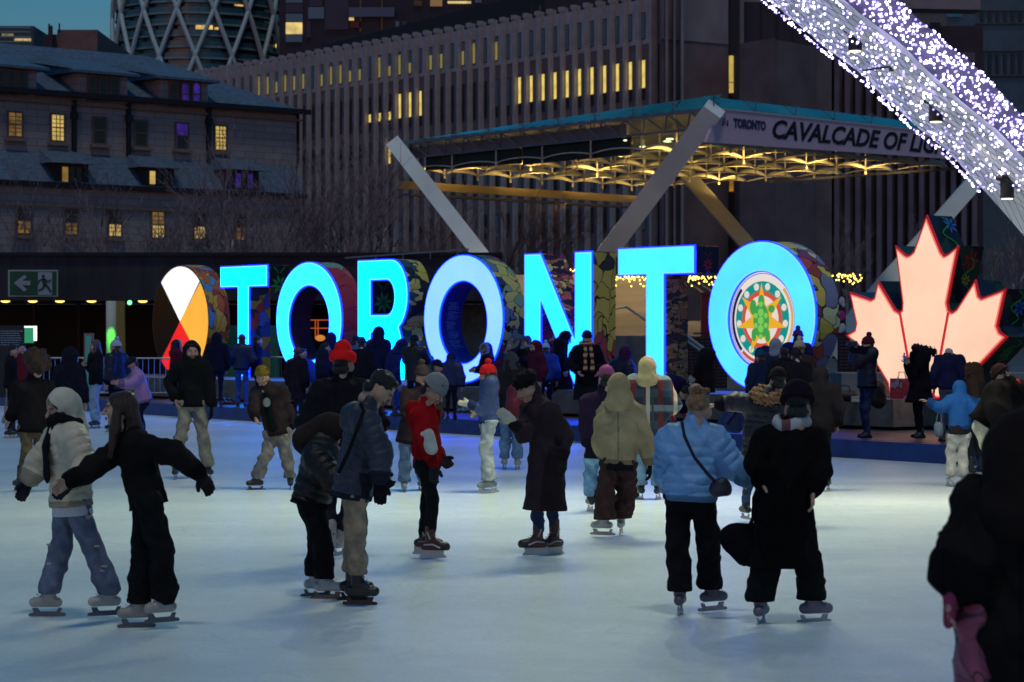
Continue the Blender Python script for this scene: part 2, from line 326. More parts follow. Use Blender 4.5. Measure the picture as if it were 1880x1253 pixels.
# the O letters
def oh(ol, or_, il, ir, itop, ibot, kk, key, art, label, inner_mat, disc=False):
    a, b, c, d = [sign_u(v)[0] for v in (ol, or_, il, ir)]; u0 = (a+b)/2
    zi1 = EYE-(itop-HZ)/kk; zi0 = EYE-(ibot-HZ)/kk
    t = thing('letter_sign', label, 'sign letter', sloc(u0), SA, SIGN_GROUP)
    zo = ZT+.02
    out = ell(a-u0, b-u0, ZB, zo); inn = ell(c-u0, d-u0, zi0, zi1)
    g = MB(); n = len(out)
    for i in range(n):        # outer wall, inner wall, back
        j = (i+1) % n
        g.cur = 0; g.add([(out[j][0],.035,out[j][1]),(out[i][0],.035,out[i][1]),(out[i][0],TH,out[i][1]),(out[j][0],TH,out[j][1])], [(0,1,2,3)])
        g.cur = 1; g.add([(inn[i][0],.035,inn[i][1]),(inn[j][0],.035,inn[j][1]),(inn[j][0],TH,inn[j][1]),(inn[i][0],TH,inn[i][1])], [(0,1,2,3)])
        g.cur = 0; g.add([(out[j][0],TH,out[j][1]),(out[i][0],TH,out[i][1]),(inn[i][0],TH,inn[i][1]),(inn[j][0],TH,inn[j][1])], [(0,1,2,3)])
    g.build('painted_side', None, t, mats=[art, inner_mat])
    g = MB(); holed(inset(out, -.008), inset(inn, .008), g, .0, .033); g.build('edge_light', m_blue_edge, t)
    g = MB(); holed(inset(out, .015), inset(inn, -.015), g, -.010, -.002); g.build('pale_rim', m_rim, t)
    g = MB(); holed(inset(out, .038), inset(inn, -.038), g, -.018, -.011); g.build('lit_panel', cy[key], t)
    return t, u0, (c-u0, d-u0, zi0, zi1)
oh(507.6, 627.6, 530.6, 604.6, 525, 662.5, 70.9, 'O1', art_O1, 'glowing cyan letter O between the first T and the R, dark red side', M('inner_plum', (.05,.01,.03), .5))
t, u0, ii = oh(779, 923.4, 806, 894.8, 516.5, 668, 77.7, 'O2', art_O2, 'pale lavender-lit letter O in the middle with deep blue inner wall', M('inner_deep_blue', (.012,.015,.2), .5))
# small lines of text on the inner left wall of the middle O
g = MB(); cxx = (ii[0]+ii[1])/2; czz = (ii[2]+ii[3])/2; rx = (ii[1]-ii[0])/2-.006; rz = (ii[3]-ii[2])/2-.006
for i in range(46):
    a0 = R(150+i*1.55); da = R(.7); l = .12+.22*random.random(); y0 = .2+.08*random.random()
    if i % 9 == 8: continue
    pp = [(cxx+rx*math.cos(a_), czz+rz*math.sin(a_)) for a_ in (a0, a0+da)]
    y = y0
    while y < y0+l:
        w_ = .02+.03*random.random(); g.add([(pp[0][0],y,pp[0][1]),(pp[1][0],y,pp[1][1]),(pp[1][0],y+w_,pp[1][1]),(pp[0][0],y+w_,pp[0][1])], [(0,1,2,3)]); y += w_+.015
g.build('small_print', M('print_pale_blue', (.25,.35,.6), .6), t)
t, u0, ii = oh(1301, 1498, 1337, 1458.7, 499.6, 675, 90.4, 'O3', art_O3, 'largest-looking cyan letter O filled by the turtle medallion', m_side_dark)
# turtle medallion
def disc(g, r, y, cx=0, cz=0, asp=1.0, n=48, r0=0, a0=0, a1=360):
    pts = [(cx+r*math.cos(R(a0+(a1-a0)*i/n)), cz+r*asp*math.sin(R(a0+(a1-a0)*i/n))) for i in range(n+1)]
    if r0 > 0:
        ins = [(cx+r0*math.cos(R(a0+(a1-a0)*i/n)), cz+r0*asp*math.sin(R(a0+(a1-a0)*i/n))) for i in range(n+1)]
        g.prism(pts+ins[::-1], y, y+.006) if a1-a0 < 359 else holed(pts[:-1], ins[:-1], g, y, y+.006)
    else: g.prism(pts[:-1] if a1-a0 > 359 else pts+[(cx, cz)], y, y+.006)
RX = (ii[1]-ii[0])/2; RZ = (ii[3]-ii[2])/2; asp = RZ/RX; cx_, cz_ = (ii[0]+ii[1])/2, (ii[2]+ii[3])/2
md = MB(); disc(md, RX-.004, .05, cx_, cz_, asp); med = md.build('medallion', emitter('medallion_cream', (.85,.75,.66), .95), t)
def lay(name, col, lvl, fn, es=.9):
    g = MB(); fn(g, .05-.007*lvl); g.build(name, emitter('med_'+name, col, es), med)
lay('rim_line', (.25,.2,.2), 1, lambda g, y: disc(g, RX*.97, y, cx_, cz_, asp, r0=RX*.955), .5)
lay('black_arc', (.004,.004,.004), 1, lambda g, y: disc(g, RX*.93, y, cx_, cz_, asp, r0=RX*.86, a0=135, a1=225, n=24))
lay('yellow_arc', (.7,.42,.1), 1, lambda g, y: disc(g, RX*.93, y, cx_, cz_, asp, r0=RX*.86, a0=-48, a1=45, n=24))
lay('red_arc', (.55,.07,.03), 1, lambda g, y: disc(g, RX*.93, y, cx_, cz_, asp, r0=RX*.86, a0=228, a1=310, n=24))
lay('teal_ring', (.0,.30,.25), 2, lambda g, y: disc(g, RX*.80, y, cx_, cz_, asp))
for k in range(13):
    a_ = R(90+360/13*(k+.5)); lay('white_dot', (.8,.75,.68), 3, lambda g, y: disc(g, RX*.075, y, cx_+RX*.70*math.cos(a_), cz_+RX*.70*asp*math.sin(a_), asp, n=16))
lay('red_ring', (.7,.08,.03), 3, lambda g, y: disc(g, RX*.60, y, cx_, cz_, asp))
lay('white_disc', (.85,.75,.68), 4, lambda g, y: disc(g, RX*.50, y, cx_, cz_, asp))
def star(g, y):
    pts = []
    for k in range(14):
        r = RX*(.76 if k % 2 == 0 else .30); a_ = R(90+k*360/14); pts.append((cx_+r*math.cos(a_), cz_+r*asp*math.sin(a_)))
    g.prism(pts, y, y+.006)
lay('yellow_star', (.9,.45,.01), 5, star)
lay('turtle_body', (.05,.36,.06), 6, lambda g, y: (disc(g, RX*.235, y, cx_, cz_-.02, asp*1.55, n=28), disc(g, RX*.09, y-.001, cx_, cz_+RX*.40*asp, asp*1.3, n=14), disc(g, RX*.10, y-.002, cx_+RX*.31, cz_+RX*.22*asp, asp*.8, n=12), disc(g, RX*.10, y-.003, cx_-RX*.24, cz_+RX*.26*asp, asp*1.6, n=12), disc(g, RX*.07, y-.004, cx_+RX*.20, cz_-RX*.34*asp, asp*1.9, n=12), disc(g, RX*.07, y-.001, cx_-RX*.22, cz_-RX*.32*asp, asp*1.9, n=12)))
def scutes(g, y):
    for r_, c_, s_ in [(0,0,.09),(1,0,.085),(-1,0,.085),(2,0,.06),(-2,0,.06),(.6,1,.06),(-.6,1,.06),(.6,-1,.06),(-.6,-1,.06)]:
        disc(g, RX*s_, y, cx_+c_*RX*.15, cz_-.02+r_*RX*.17*asp, asp, n=7)
lay('shell_plates', (.22,.62,.10), 8, scutes)
# R
u0 = sign_u(703)[0]
def rr(px, py): u, k = sign_u(px); return (u, EYE-(py-HZ)/k)
t = thing('letter_sign', 'glowing cyan letter R with ochre feather side, left of the middle O', 'sign letter', sloc(u0), SA, SIGN_GROUP)
ul = sign_u(657)[0]-u0; us = sign_u(681)[0]-u0; ub = sign_u(749)[0]-u0; uc = sign_u(724.5)[0]-u0
zc0 = rr(700, 578)[1]; zc1 = rr(700, 515)[1]; zm = rr(700, 546)[1]; zw = rr(700, 612)[1]
um = us+.42
bo = arc(ub-.72, (ZT+zw)/2+.02, .72, (ZT-zw)/2-.02, 90, -62, 12)
bi = arc(uc-.34, (zc0+zc1)/2, .34, (zc1-zc0)/2, 90, -90, 12)
le = sign_u(757)[0]-u0; li = sign_u(728)[0]-u0
outer = [(ul,ZT)]+bo+[(le-.02,ZB),(li,ZB),(us+.36,zw),(us,zw),(us,ZB),(ul,ZB)]
def ring_to(outer, hole):   # outer with a slit to the hole
    return outer, hole
def letter_with_hole(parent, outer, hole, y0, y1, name, mat, hole_mat=None, d=0):
    """slit the outline at its left edge, so that one polygon carries the hole"""
    o_ = inset(outer, d); h_ = inset(hole, -d)
    zs = (h_[0][1]+h_[-1][1])/2
    # split into upper and lower polygons at the hole's mid height
    n = len(h_); top = min(range(n), key=lambda i: -h_[i][1]); 
    V = []; 
    import mathutils.geometry as mg
    rings = [[Vector((x, z, 0)) for x, z in o_], [Vector((x, z, 0)) for x, z in h_]]
    tris = mg.tessellate_polygon(rings); pts = o_+h_; n = len(pts); no = len(o_)
    g = MB(); V = [(x, y0, z) for x, z in pts]+[(x, y1, z) for x, z in pts]
    Fs = []
    for a, b, c in tris:
        ar = (pts[b][0]-pts[a][0])*(pts[c][1]-pts[a][1])-(pts[c][0]-pts[a][0])*(pts[b][1]-pts[a][1])
        if ar < 0: b, c = c, b
        Fs.append((a, b, c)); Fs.append((a+n, c+n, b+n))
    mi = [0]*len(Fs)
    def loop(i0, cnt, poly, sg, k):
        ar = sum(poly[i][0]*poly[(i+1) % cnt][1]-poly[(i+1) % cnt][0]*poly[i][1] for i in range(cnt)); fl = (ar > 0) == (sg > 0)
        for i in range(cnt):
            j = (i+1) % cnt; f = (i0+j, i0+i, i0+i+n, i0+j+n)
            Fs.append(f if fl else f[::-1]); mi.append(k)
    loop(0, no, o_, 1, 0); loop(no, len(h_), h_, -1, 1 if hole_mat else 0)
    g.add(V, Fs); g.mi = mi
    return g.build(name, mat, parent, mats=[mat, hole_mat] if hole_mat else None)
hole = [(us,zc1)]+bi+[(us,zc0)]
letter_with_hole(t, outer, hole, .035, TH, 'painted_side', art_R, M('black_floral_ground', (.008,.012,.012)))
letter_with_hole(t, outer, hole, 0, .033, 'edge_light', m_blue_edge, d=-.008)
letter_with_hole(t, outer, hole, -.010, -.002, 'pale_rim', m_rim, d=.015)
letter_with_hole(t, outer, hole, -.018, -.011, 'lit_panel', cy['R'], d=.038)
side_flower(t, us+.012, .36, (zc0+zc1)/2-.12, .95, green_p)
# N
a, b, c, d = [sign_u(v)[0] for v in (963, 992.8, 1055.6, 1086.8)]
zt = ZT-.03
pts = [(a,ZB),(b,ZB),(b,EYE-(551.5-HZ)/81.2),(c,ZB),(d,ZB),(d,zt),(c,zt),(c,EYE-(624-HZ)/82.7),(b,zt),(a,zt)]
t, u0 = letter('letter_sign', 'glowing cyan letter N with ochre right side, right of the middle O', pts, ZB, 'N', art_N)
MB().box(d-u0+.002, d-u0+.012, .04, TH, ZB+.02, zt-.02).build('side_panel', art_N2, t)
# four-colour wheel
ua, ub = sign_u(280)[0], sign_u(384)[0]; u0 = (ua+ub)/2; rw = (ub-ua)/2; zt, zb = EYE-(487-HZ)/65.0, .80; zc = (zt+zb)/2; az = (zt-zb)/2/rw
t = thing('wheel_sign', 'round four-colour lit disc in white, yellow, red and black at the left end', 'sign', sloc(u0), SA)
art_W = artmat('mural_autumn', [(0.682, 0.41, 0.05), (0.62, 0.148, 0.05), (0.124, 0.322, 0.52), (0.744, 0.472, 0.074), (0.372, 0.062, 0.05)], 4.18, 0.024, 21, (1,1,.6))
MB().prism([(rw*math.cos(2*math.pi*i/56), zc+rw*az*math.sin(2*math.pi*i/56)) for i in range(56)], .0, TH).build('painted_side', art_W, t)
g = MB(); disc(g, rw-.0, -.008, 0, zc, az, n=56, r0=rw-.035); g.build('rim', M('rim_brown', (.12,.05,.03), .4), t)
for nm, c_, e_, a0, a1 in (('white_sector', (1,.95,1.0), 1.15, 46.2, 133.8), ('yellow_sector', (1,.46,.04), 1.0, -43.8, 43.8), ('red_sector', (.95,.008,.006), .95, 226.2, 313.8)):
    g = MB(); disc(g, rw-.05, -.012, .0, zc, az, n=20, a0=a0, a1=a1); g.build(nm, emitter(nm, c_, e_, (1.3,.06)), t)
g = MB(); disc(g, rw-.05, -.012, -.0, zc, az, n=20, a0=136.2, a1=223.8); g.build('black_sector', M('black_gloss', (.01,.01,.012), .12, .6), t)
# maple leaf
LF = [(1701,395.6),(1728,462.7),(1733.8,469.4),(1741,466),(1759.5,451.5),(1739.4,556.6),(1742,569),(1748.3,573),(1756,568),(1790.8,514),(1797,543),(1802,547.5),(1846,530.9),(1831,599),(1835.5,610),(1849,619),(1803,668),(1768,705),(1762,733),(1634,733),(1630,705),(1608,668),(1552.8,615.8),(1569.5,605.7),(1571.8,594.6),(1559.5,536.5),(1599.7,550),(1605.3,546.5),(1612,516.3),(1643,568),(1651,573),(1656,569),(1656.7,556.6),(1643.7,451.5),(1661,467),(1666,469.4),(1672,467),(1678,461)]
LC = 53.2      # the leaf stands nearer the front of the plinth
def SL(px, py): Y = LC/(1+1.3445*(px-CX)/F); return ((px-CX)*Y/F/cS, EYE-(py-HZ)*Y/F)
lp = [SL(*p) for p in LF]; u0 = SL(1700,600)[0]; lp = shift(lp, u0)
t = thing('maple_leaf_sign', 'glowing salmon-pink maple leaf with red edges at the right end', 'sign', (u0*cS, LC+u0*sS, 0), SA)
art_L = artmat('mural_black_floral', [(.008,.008,.012),(.01,.012,.012),(.012,.02,.05),(.008,.008,.01),(.02,.05,.03)], 2.0, .0, 31)
MB().prism(lp, .035, TH).build('painted_side', art_L, t)
MB().prism(inset(lp, -.005), .0, .033).build('edge_trim', emitter('red_led_edge', (.55,.0,.01), .55), t)
MB().prism(inset(lp, .03), -.012, -.002).build('edge_glow', emitter('leaf_red_rim', (1,.20,.15), .9), t)
MB().prism(inset(lp, .058), -.024, -.014).build('lit_panel', emitter('leaf_panel', (1,.62,.44), 1.05, (.9,.1)), t)
g = MB()
for (x0,y0_),(x1,y1_) in (((1655,574),(1683,733)),((1744,574),(1715,733))):
    a_ = SL(x0,y0_); b_2 = SL(x1,y1_); g.bar((a_[0]-u0,-.03,a_[1]),(b_2[0]-u0,-.03,b_2[1]), .06, .03)
g.build('red_vein', emitter('vein_red', (.75,.0,.012), .75), t)
def leaf_side_flower(i, f, s, mat, yy=.35):
    p = Vector(lp[i]); q2 = Vector(lp[(i+1) % len(lp)]); c_ = p.lerp(q2, f); d_ = (q2-p).normalized(); n_ = Vector((d_.y, -d_.x))
    if sum(lp[k][0]*lp[(k+1) % len(lp)][1]-lp[(k+1) % len(lp)][0]*lp[k][1] for k in range(len(lp))) < 0: n_ = -n_
    g = MB()
    for k in range(7):
        a0 = k*2*math.pi/7
        def pt(r, t_): 
            v = c_+d_*(r*math.sin(a0+t_)); v = v+n_*.012; return (v.x, yy+r*math.cos(a0+t_), v.y)
        g.add([pt(.02*s, 0), pt(.12*s, -.3), pt(.2*s, 0), pt(.12*s, .3)], [(0,1,2,3)])
    g.build('painted_flower', mat, t)
def leaf_side_vine(i, f0, f1, mat=None):
    p = Vector(lp[i]); q2 = Vector(lp[(i+1) % len(lp)]); d_ = (q2-p).normalized(); n_ = Vector((d_.y, -d_.x))
    if sum(lp[k][0]*lp[(k+1) % len(lp)][1]-lp[(k+1) % len(lp)][0]*lp[k][1] for k in range(len(lp))) < 0: n_ = -n_
    g = MB(); prev = None
    for k in range(13):
        f_ = f0+(f1-f0)*k/12; v = p.lerp(q2, f_)+n_*.01; y = .36+.13*math.sin(k*.8)
        cur = (v.x, y, v.y)
        if prev: g.bar(prev, cur, .022, .006, up=(n_.x, 0, n_.y))
        prev = cur
    g.build('painted_vine', mat or green_p, t)
leaf_side_vine(0, .05, .95); leaf_side_flower(0, .25, .9, blue_p, .5); leaf_side_vine(4, .2, .95); leaf_side_flower(4, .25, 1.1, red_p, .38); leaf_side_flower(4, .6, .6, yel_p)
leaf_side_vine(12, .05, .95); leaf_side_flower(12, .5, .9, blue_p, .45); leaf_side_vine(15, .1, .9); leaf_side_flower(15, .6, .8, green_p)
leaf_side_vine(29, .2, .9); leaf_side_flower(29, .4, .7, blue_p); leaf_side_flower(10, .4, .8, M('flower_purple', (.2,.03,.3), .5), .3)
# concrete plinth under the sign, in slabs
m_con = M('plinth_concrete', (.17,.16,.155), .8, noise=(5,.25), bump=(50,.25))
us = [sign_u(p)[0] for p in (232, 395, 505, 650, 770, 955, 1125, 1290, 1520, 1790)]
for i, (a, b) in enumerate(zip(us, us[1:])):
    lbl = ['under the four-colour wheel','under the first T','under the O next to the R','under the letter R','under the middle lavender O','under the letter N','under the T next to the turtle O','under the turtle O','under the maple leaf'][i]
    o = MB().box(a+.006-(a+b)/2, b-.006-(a+b)/2, -2.1, TH+.45, .37, .86).build('concrete_plinth', m_con); o.location = sloc((a+b)/2); o.rotation_euler = (0,0,SA)
    tag(o, 'grey concrete bench slab '+lbl, 'plinth', 'concrete slabs carrying the sign')
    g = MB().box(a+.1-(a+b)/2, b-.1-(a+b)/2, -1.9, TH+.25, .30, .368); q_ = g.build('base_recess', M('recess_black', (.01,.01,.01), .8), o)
# ------------------------------------------------------------------ courthouse, fluted facade with narrow windows
A_ = np.array([-30.7, 267.0]); B_ = np.array([12.1, 211.4]); LEN = float(np.linalg.norm(B_-A_)); UD = (B_-A_)/LEN
rzC = math.atan2(UD[1], UD[0])
ch = thing('courthouse', 'long fluted stone office block with rows of narrow lit windows behind the canopy', 'building', (B_[0], B_[1], 0), rzC)
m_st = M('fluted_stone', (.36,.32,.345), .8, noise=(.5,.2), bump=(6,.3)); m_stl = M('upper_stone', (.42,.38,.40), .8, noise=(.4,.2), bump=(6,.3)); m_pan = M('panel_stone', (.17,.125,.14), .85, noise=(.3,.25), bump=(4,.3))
BW = 1.78; NB = 46; D = .40; ZTOP = 32.0; ZS = 27.6
def zig(g, z0, z1, off=0):
    for i in range(NB):
        x1 = -i*BW-.2; x0 = -i*BW-BW+.2
        V = []; q = .35
        for z in (z0, z1): V += [(x0, D+off, z), (x1, .12+off, z), (x1, D+4, z), (x0, D+4, z)]
        g.add(V, [(3,2,1,0),(4,5,6,7),(0,1,5,4),(1,2,6,5),(2,3,7,6),(3,0,4,7)])
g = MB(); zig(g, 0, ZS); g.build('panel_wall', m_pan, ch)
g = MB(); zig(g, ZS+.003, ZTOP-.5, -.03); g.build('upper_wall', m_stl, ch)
pil = None
rows = [(28.1,30.3),(22.8,26.2),(19.3,21.5),(15.2,17.4),(11.3,13.4)]
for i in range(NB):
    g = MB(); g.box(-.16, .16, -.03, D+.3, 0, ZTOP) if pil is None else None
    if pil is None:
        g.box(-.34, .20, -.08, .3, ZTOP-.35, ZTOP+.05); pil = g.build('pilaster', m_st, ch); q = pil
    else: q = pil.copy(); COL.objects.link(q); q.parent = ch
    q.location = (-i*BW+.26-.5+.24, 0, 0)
m_win = [M('window_dark_glass', (.015,.02,.035), .4, .3), M('window_teal_glass', (.10,.20,.26), .3, .5), emitter('window_lit_yellow', (1,.74,.18), .85, (.8,.3)), emitter('window_dim_yellow', (.62,.52,.14), .30, (.6,.5)), M('window_frame_dark', (.02,.02,.03), .5)]
wins = []; rnd = random.Random(4)
def pxof(x):  # picture column of a bay
    p = B_+UD*x; return CX+p[0]*F/p[1]
for r, (z0, z1) in enumerate(rows):
    for i in range(NB):
        xc = -i*BW; px_ = pxof(xc-1.1)
        lit = 1 if rnd.random() < .6 else 0
        if r == 1:
            lit = 2 if px_ > 950 else (2 if 730 < px_ < 782 and True else (5 if 660 < px_ < 730 else 0 if px_ < 900 else 1))
        if r == 0: lit = 3 if (rnd.random() < .62 and px_ < 930) else 1
        if r == 2: lit = 2 if abs(px_-720) < 8 else (1 if px_ > 900 and rnd.random() < .4 else 0)
        if r > 2: lit = 0 if rnd.random() < .8 else 1
        wins.append((r, i, xc, z0, z1, lit))
vis = [w_ for w_ in wins if not (w_[0] >= 2 and pxof(w_[2]-1.1) > 800) and not (w_[0] > 2)]
vis.sort(key=lambda w_: (w_[1]+w_[0]*3)); first = set((w_[0], w_[1]) for w_ in vis[:100])
rest = MB()
def wmesh(g, xc, z0, z1, lit):
    yy = lambda x: D+(.12-D)*(x+BW-.2)/(BW-.4)-.02-(.035 if z0 > ZS else 0)
    x0, x1 = -1.52, -.98; y0, y1 = yy(x0), yy(x1)
    def pane(a, b, off, m_):
        g.cur = m_; e_ = .05 if m_ == 4 else 0; g.add([(xc+x0-e_,y0-off,a),(xc+x1+e_,y1-off,a),(xc+x1+e_,y1-off,b),(xc+x0-e_,y0-off,b)], [(0,1,2,3)])
    pane(z0-.1, z1+.1, .0, 4)
    if lit == 2: pane(z0+.95 if z1-z0 > 3 else z0, z1-.02, .03, 2)
    elif lit == 5: pane(z0+.9, z0+1.7, .03, 2); pane(z0+1.72, z1, .03, 0)
    elif lit == 3: pane(z0+.02, z0+(z1-z0)*(.45+.5*rnd.random()), .03, 3); pane(z0+.0, z1, .02, 1)
    else: pane(z0+(.9 if z1-z0 > 3 else 0), z1, .03, lit)
for (r, i, xc, z0, z1, lit) in wins:
    if (r, i) in first:
        g = MB(); wmesh(g, 0, z0, z1, lit); o = g.build('window', None, ch, mats=m_win); o.location = (xc, 0, 0)
    else: wmesh(rest, xc, z0, z1, lit)
o = rest.build('distant_windows', None, ch, mats=m_win); o['kind'] = 'stuff'
# right-hand end of the courthouse: blank walls, dark stair slot, louvres
cw = thing('courthouse_wing', 'blank stone wing with a tall dark slot and one yellow window', 'building', (XW(1300,209), 209, 0))
def seg(g, pa, Ya, pb, Yb, z0, z1, t=6):
    a = np.array([XW(pa,Ya), Ya]); b = np.array([XW(pb,Yb), Yb])
    V = []
    for z in (z0, z1): V += [(a[0],a[1],z),(b[0],b[1],z),(b[0],b[1]+t,z),(a[0],a[1]+t,z)]
    g.add(V, [(3,2,1,0),(4,5,6,7),(0,1,5,4),(1,2,6,5),(2,3,7,6),(3,0,4,7)])
def zz(py, Y): return EYE-(py-HZ)*Y/F
g = MB(); seg(g, 1215, 208, 1337, 212, 0, zz(80,211)); g.build('lower_wall', m_pan, cw, world=True)
g = MB(); seg(g, 1215, 207.9, 1337, 211.9, zz(79.5,211), 44); 
for p_, s_ in ((1222,.5),(1237,.35),(1250,.6)): seg(g, p_, 207.4, p_+9*s_, 207.5, 0, 44, 1)
g.build('upper_wall', M('upper_stone_b', (.23,.205,.235), .8, noise=(.3,.2), bump=(5,.3)), cw, world=True)
g = MB(); seg(g, 1337.2, 213, 1357.8, 213, 0, 44, 3); g.build('stair_slot', M('slot_black', (.012,.012,.02), .4), cw, world=True)
g = MB(); seg(g, 1338.5, 212.8, 1356.5, 212.8, zz(171,213), zz(103,213), .1); q = g.build('window', emitter('window_lit_big', (1,.72,.16), .55, (.7,.25)), cw, world=True)
g = MB(); seg(g, 1338.5, 212.6, 1356.5, 212.6, zz(153,213), zz(151.5,213), .1); g.build('frame', m_win[4], q, world=True)
g = MB(); seg(g, 1339, 212.8, 1356, 212.8, zz(352,213), zz(328,213), .1); g.build('window', emitter('window_amber', (.8,.35,.04), .35, (.9,.5)), cw, world=True)
m_b2 = M('wing_stone_dark', (.15,.115,.135), .85, noise=(.35,.25), bump=(4,.3))
g = MB(); seg(g, 1358, 207, 1424, 203, 0, zz(75,205)); seg(g, 1424.3, 203, 1497, 208, 0, zz(81,206)); seg(g, 1497.3, 209, 1527, 210, 0, zz(88,210)); g.build('lower_wall', m_b2, cw, world=True)
g = MB(); seg(g, 1358, 214, 1366, 214, zz(75,205), 46); seg(g, 1358, 218, 1800, 221, zz(10,218), 44, 3); g.build('upper_frame', M('upper_stone_b', (.1,.1,.1)), cw, world=True)
g = MB(); seg(g, 1366, 216, 1520, 216, zz(95,216), zz(4,216), 2); g.build('louvre_wall', M('louvre_dark', (.035,.03,.05), .6, noise=(2,.3), aniso=(1,1,14)), cw, world=True)
g = MB()
for k in range(6): p_ = 1368+k*29; seg(g, p_, 215.7, p_+1.2, 215.7, zz(95,216), zz(4,216), .1)
g.build('louvre_mullions', m_win[4], cw, world=True)
g = MB(); m_rib = M('ribbed_stone', (.085,.06,.085), .85, noise=(.3,.3), bump=(4,.3))
seg(g, 1530, 212, 1790, 214, 0, zz(92,212), 4)
g.build('ribbed_wall', m_b2, cw, world=True)
for k in range(15):
    g = MB(); p_ = 1512+k*19.5; seg(g, p_, 210.6+.1*k, p_+9, 210.6+.1*k, 0, zz(92,212)-.5-.3*k, 1.6); g.build('rib', M('rib_grey_violet', (.13,.11,.15), .85, noise=(.3,.3)), cw, world=True)
# dark band of plant rooms behind the cornice
pr = thing('plant_room', 'dark ribbed rooftop storey behind the fluted cornice', 'building', (XW(860,285), 285, 0))
g = MB(); seg(g, 590, 320, 1000, 268, 0, zz(14,268)+2, 5); g.build('wall', M('plant_dark', (.03,.025,.035), .7), pr, world=True)
for k in range(26):
    p_ = 640+k*14; Yk = 320-(p_-590)/410*52-.6; g = MB(); seg(g, p_, Yk, p_+8, Yk, 0, zz(70-(p_-640)*.17,Yk), .6); g.build('rib', M('plant_rib', (.10,.075,.09), .8, noise=(3,.3), aniso=(1,1,8)), pr, world=True)
# ------------------------------------------------------------------ towers on the skyline
def cyl_tower():
    Y = 430.; k = F/Y; xc = XW(366, Y); r = 155.5/k
    t = thing('lattice_tower', 'round glass tower wrapped in a white diagonal lattice', 'building', (xc, Y, 0))
    n = 64
    def ring(g, r0, r1, z0, z1):
        o = [(r1*math.cos(2*math.pi*i/n), r1*math.sin(2*math.pi*i/n)) for i in range(n)]; q = [(r0*math.cos(2*math.pi*i/n), r0*math.sin(2*math.pi*i/n)) for i in range(n)]
        V = [(x,y,z0) for x,y in o]+[(x,y,z0) for x,y in q]+[(x,y,z1) for x,y in o]+[(x,y,z1) for x,y in q]; Fs = []
        for i in range(n):
            j = (i+1) % n; Fs += [(i,j,j+2*n,i+2*n),(j+n,i+n,i+3*n,j+3*n),(i+n,j+n,j,i),(i+2*n,j+2*n,j+3*n,i+3*n)]
        g.add(V, Fs)
    def rad(z): return r-.9 if z < 44 else r-1.6*max(0,(z-56)/16)**2
    g = MB(); pts = [(0,0,z) for z in (0,30,50,60,70,75)]; g.tube(pts, [r*.93]*4+[r*.88]*2, 48); g.build('glass_core', M('tower_glass', (.012,.028,.045), .2, .6, noise=(.25,.5)), t)
    z = 30.; fl = 0
    while z < 74:
        g = MB(); ring(g, r*.9, rad(z)-.25, z, z+.32); f_ = g.build('floor_slab', M('slab_pale', (.16,.25,.30), .6), t)
        g = MB(); ring(g, rad(z)-.5, rad(z)-.35, z+.33, z+1.2); g.build('balcony_rail', M('rail_glass_blue', (.03,.10,.14), .25, .5), f_)
        z += 1.95*1.0; fl += 1
    N = 15; H0, H1 = 30, 76
    for sgn in (1, -1):
        for i in range(N):
            pts = []
            a0 = 2*math.pi*i/N+.19
            for q in range(13):
                zq = H0+(H1-H0)*q/12; a = a0+sgn*(zq-50)*.39/r; pts.append(((rad(zq)+.25)*math.cos(a), (rad(zq)+.25)*math.sin(a), zq))
            g = MB(); g.tube(pts, .43, 6); g.build('lattice_strut', M('strut_pale_blue', (.42,.56,.62), .5), t, smooth=True)
    for px_, py_, w_ in ((375,52,32),(372,42,10),(508,86,7),(398,56,8),(442,4,18)):
        Yq = Y-math.sqrt(max(0,(r*.935)**2-((px_-366)/k)**2)); x = XW(px_, Yq)
        a = math.atan2(Yq-Y, x-xc); ww = w_/k/2/r
        g = MB(); V = []
        for zq in (zz(py_+7,Yq), zz(py_-6,Yq)): V += [(r*.945*math.cos(a-ww), r*.945*math.sin(a-ww), zq), (r*.945*math.cos(a+ww), r*.945*math.sin(a+ww), zq)]
        g.add(V, [(0,1,3,2)]); g.build('window', emitter('tower_window', (1,.62,.18), .8, (1.5,.5)), t)
cyl_tower()
def slab_tower(name, label, px0, px1, Y, pytop, mat, bands, loc=None, depth=25, lit=()):
    t = thing(name, label, 'building', (XW((px0+px1)/2, Y), Y, 0))
    g = MB(); x0, x1 = XW(px0,Y), XW(px1,Y); g.box(x0, x1, Y, Y+depth, 0, ZW(pytop,Y)); g.build('wall', mat, t, world=True)
    for (a, b, c_, d_, m_, nm, off) in bands:
        g = MB(); g.box(XW(a,Y), XW(b,Y), Y-.3-off, Y-.05-off, ZW(d_,Y), ZW(c_,Y)); g.build(nm, m_, t, world=True)
    return t
m_dk = M('tower_dark', (.02,.018,.035), .5); m_pb = M('spandrel_pale_blue', (.12,.20,.28), .4); m_ly = emitter('tower_lit', (1,.72,.25), .7, (.5,.4)); m_gv = M('tower_violet', (.06,.05,.09), .6)
slab_tower('office_tower', 'slim dark tower with pale blue bands and lit windows beside the lattice tower', 513, 600, 400, -80, m_dk,
  [(525,556,-6,6,m_pb,'spandrel',0),(525,556,26,40,m_pb,'spandrel',0),(525,555,42,63,m_ly,'lit_window',0),(525,555,64,78,m_pb,'spandrel',0),(525,556,8,24,m_gv,'spandrel',0),
   (566,595,14,35,m_pb,'spandrel',0),(568,592,-20,12,m_gv,'spandrel',0),(563,571,40,70,m_gv,'spandrel',0)])
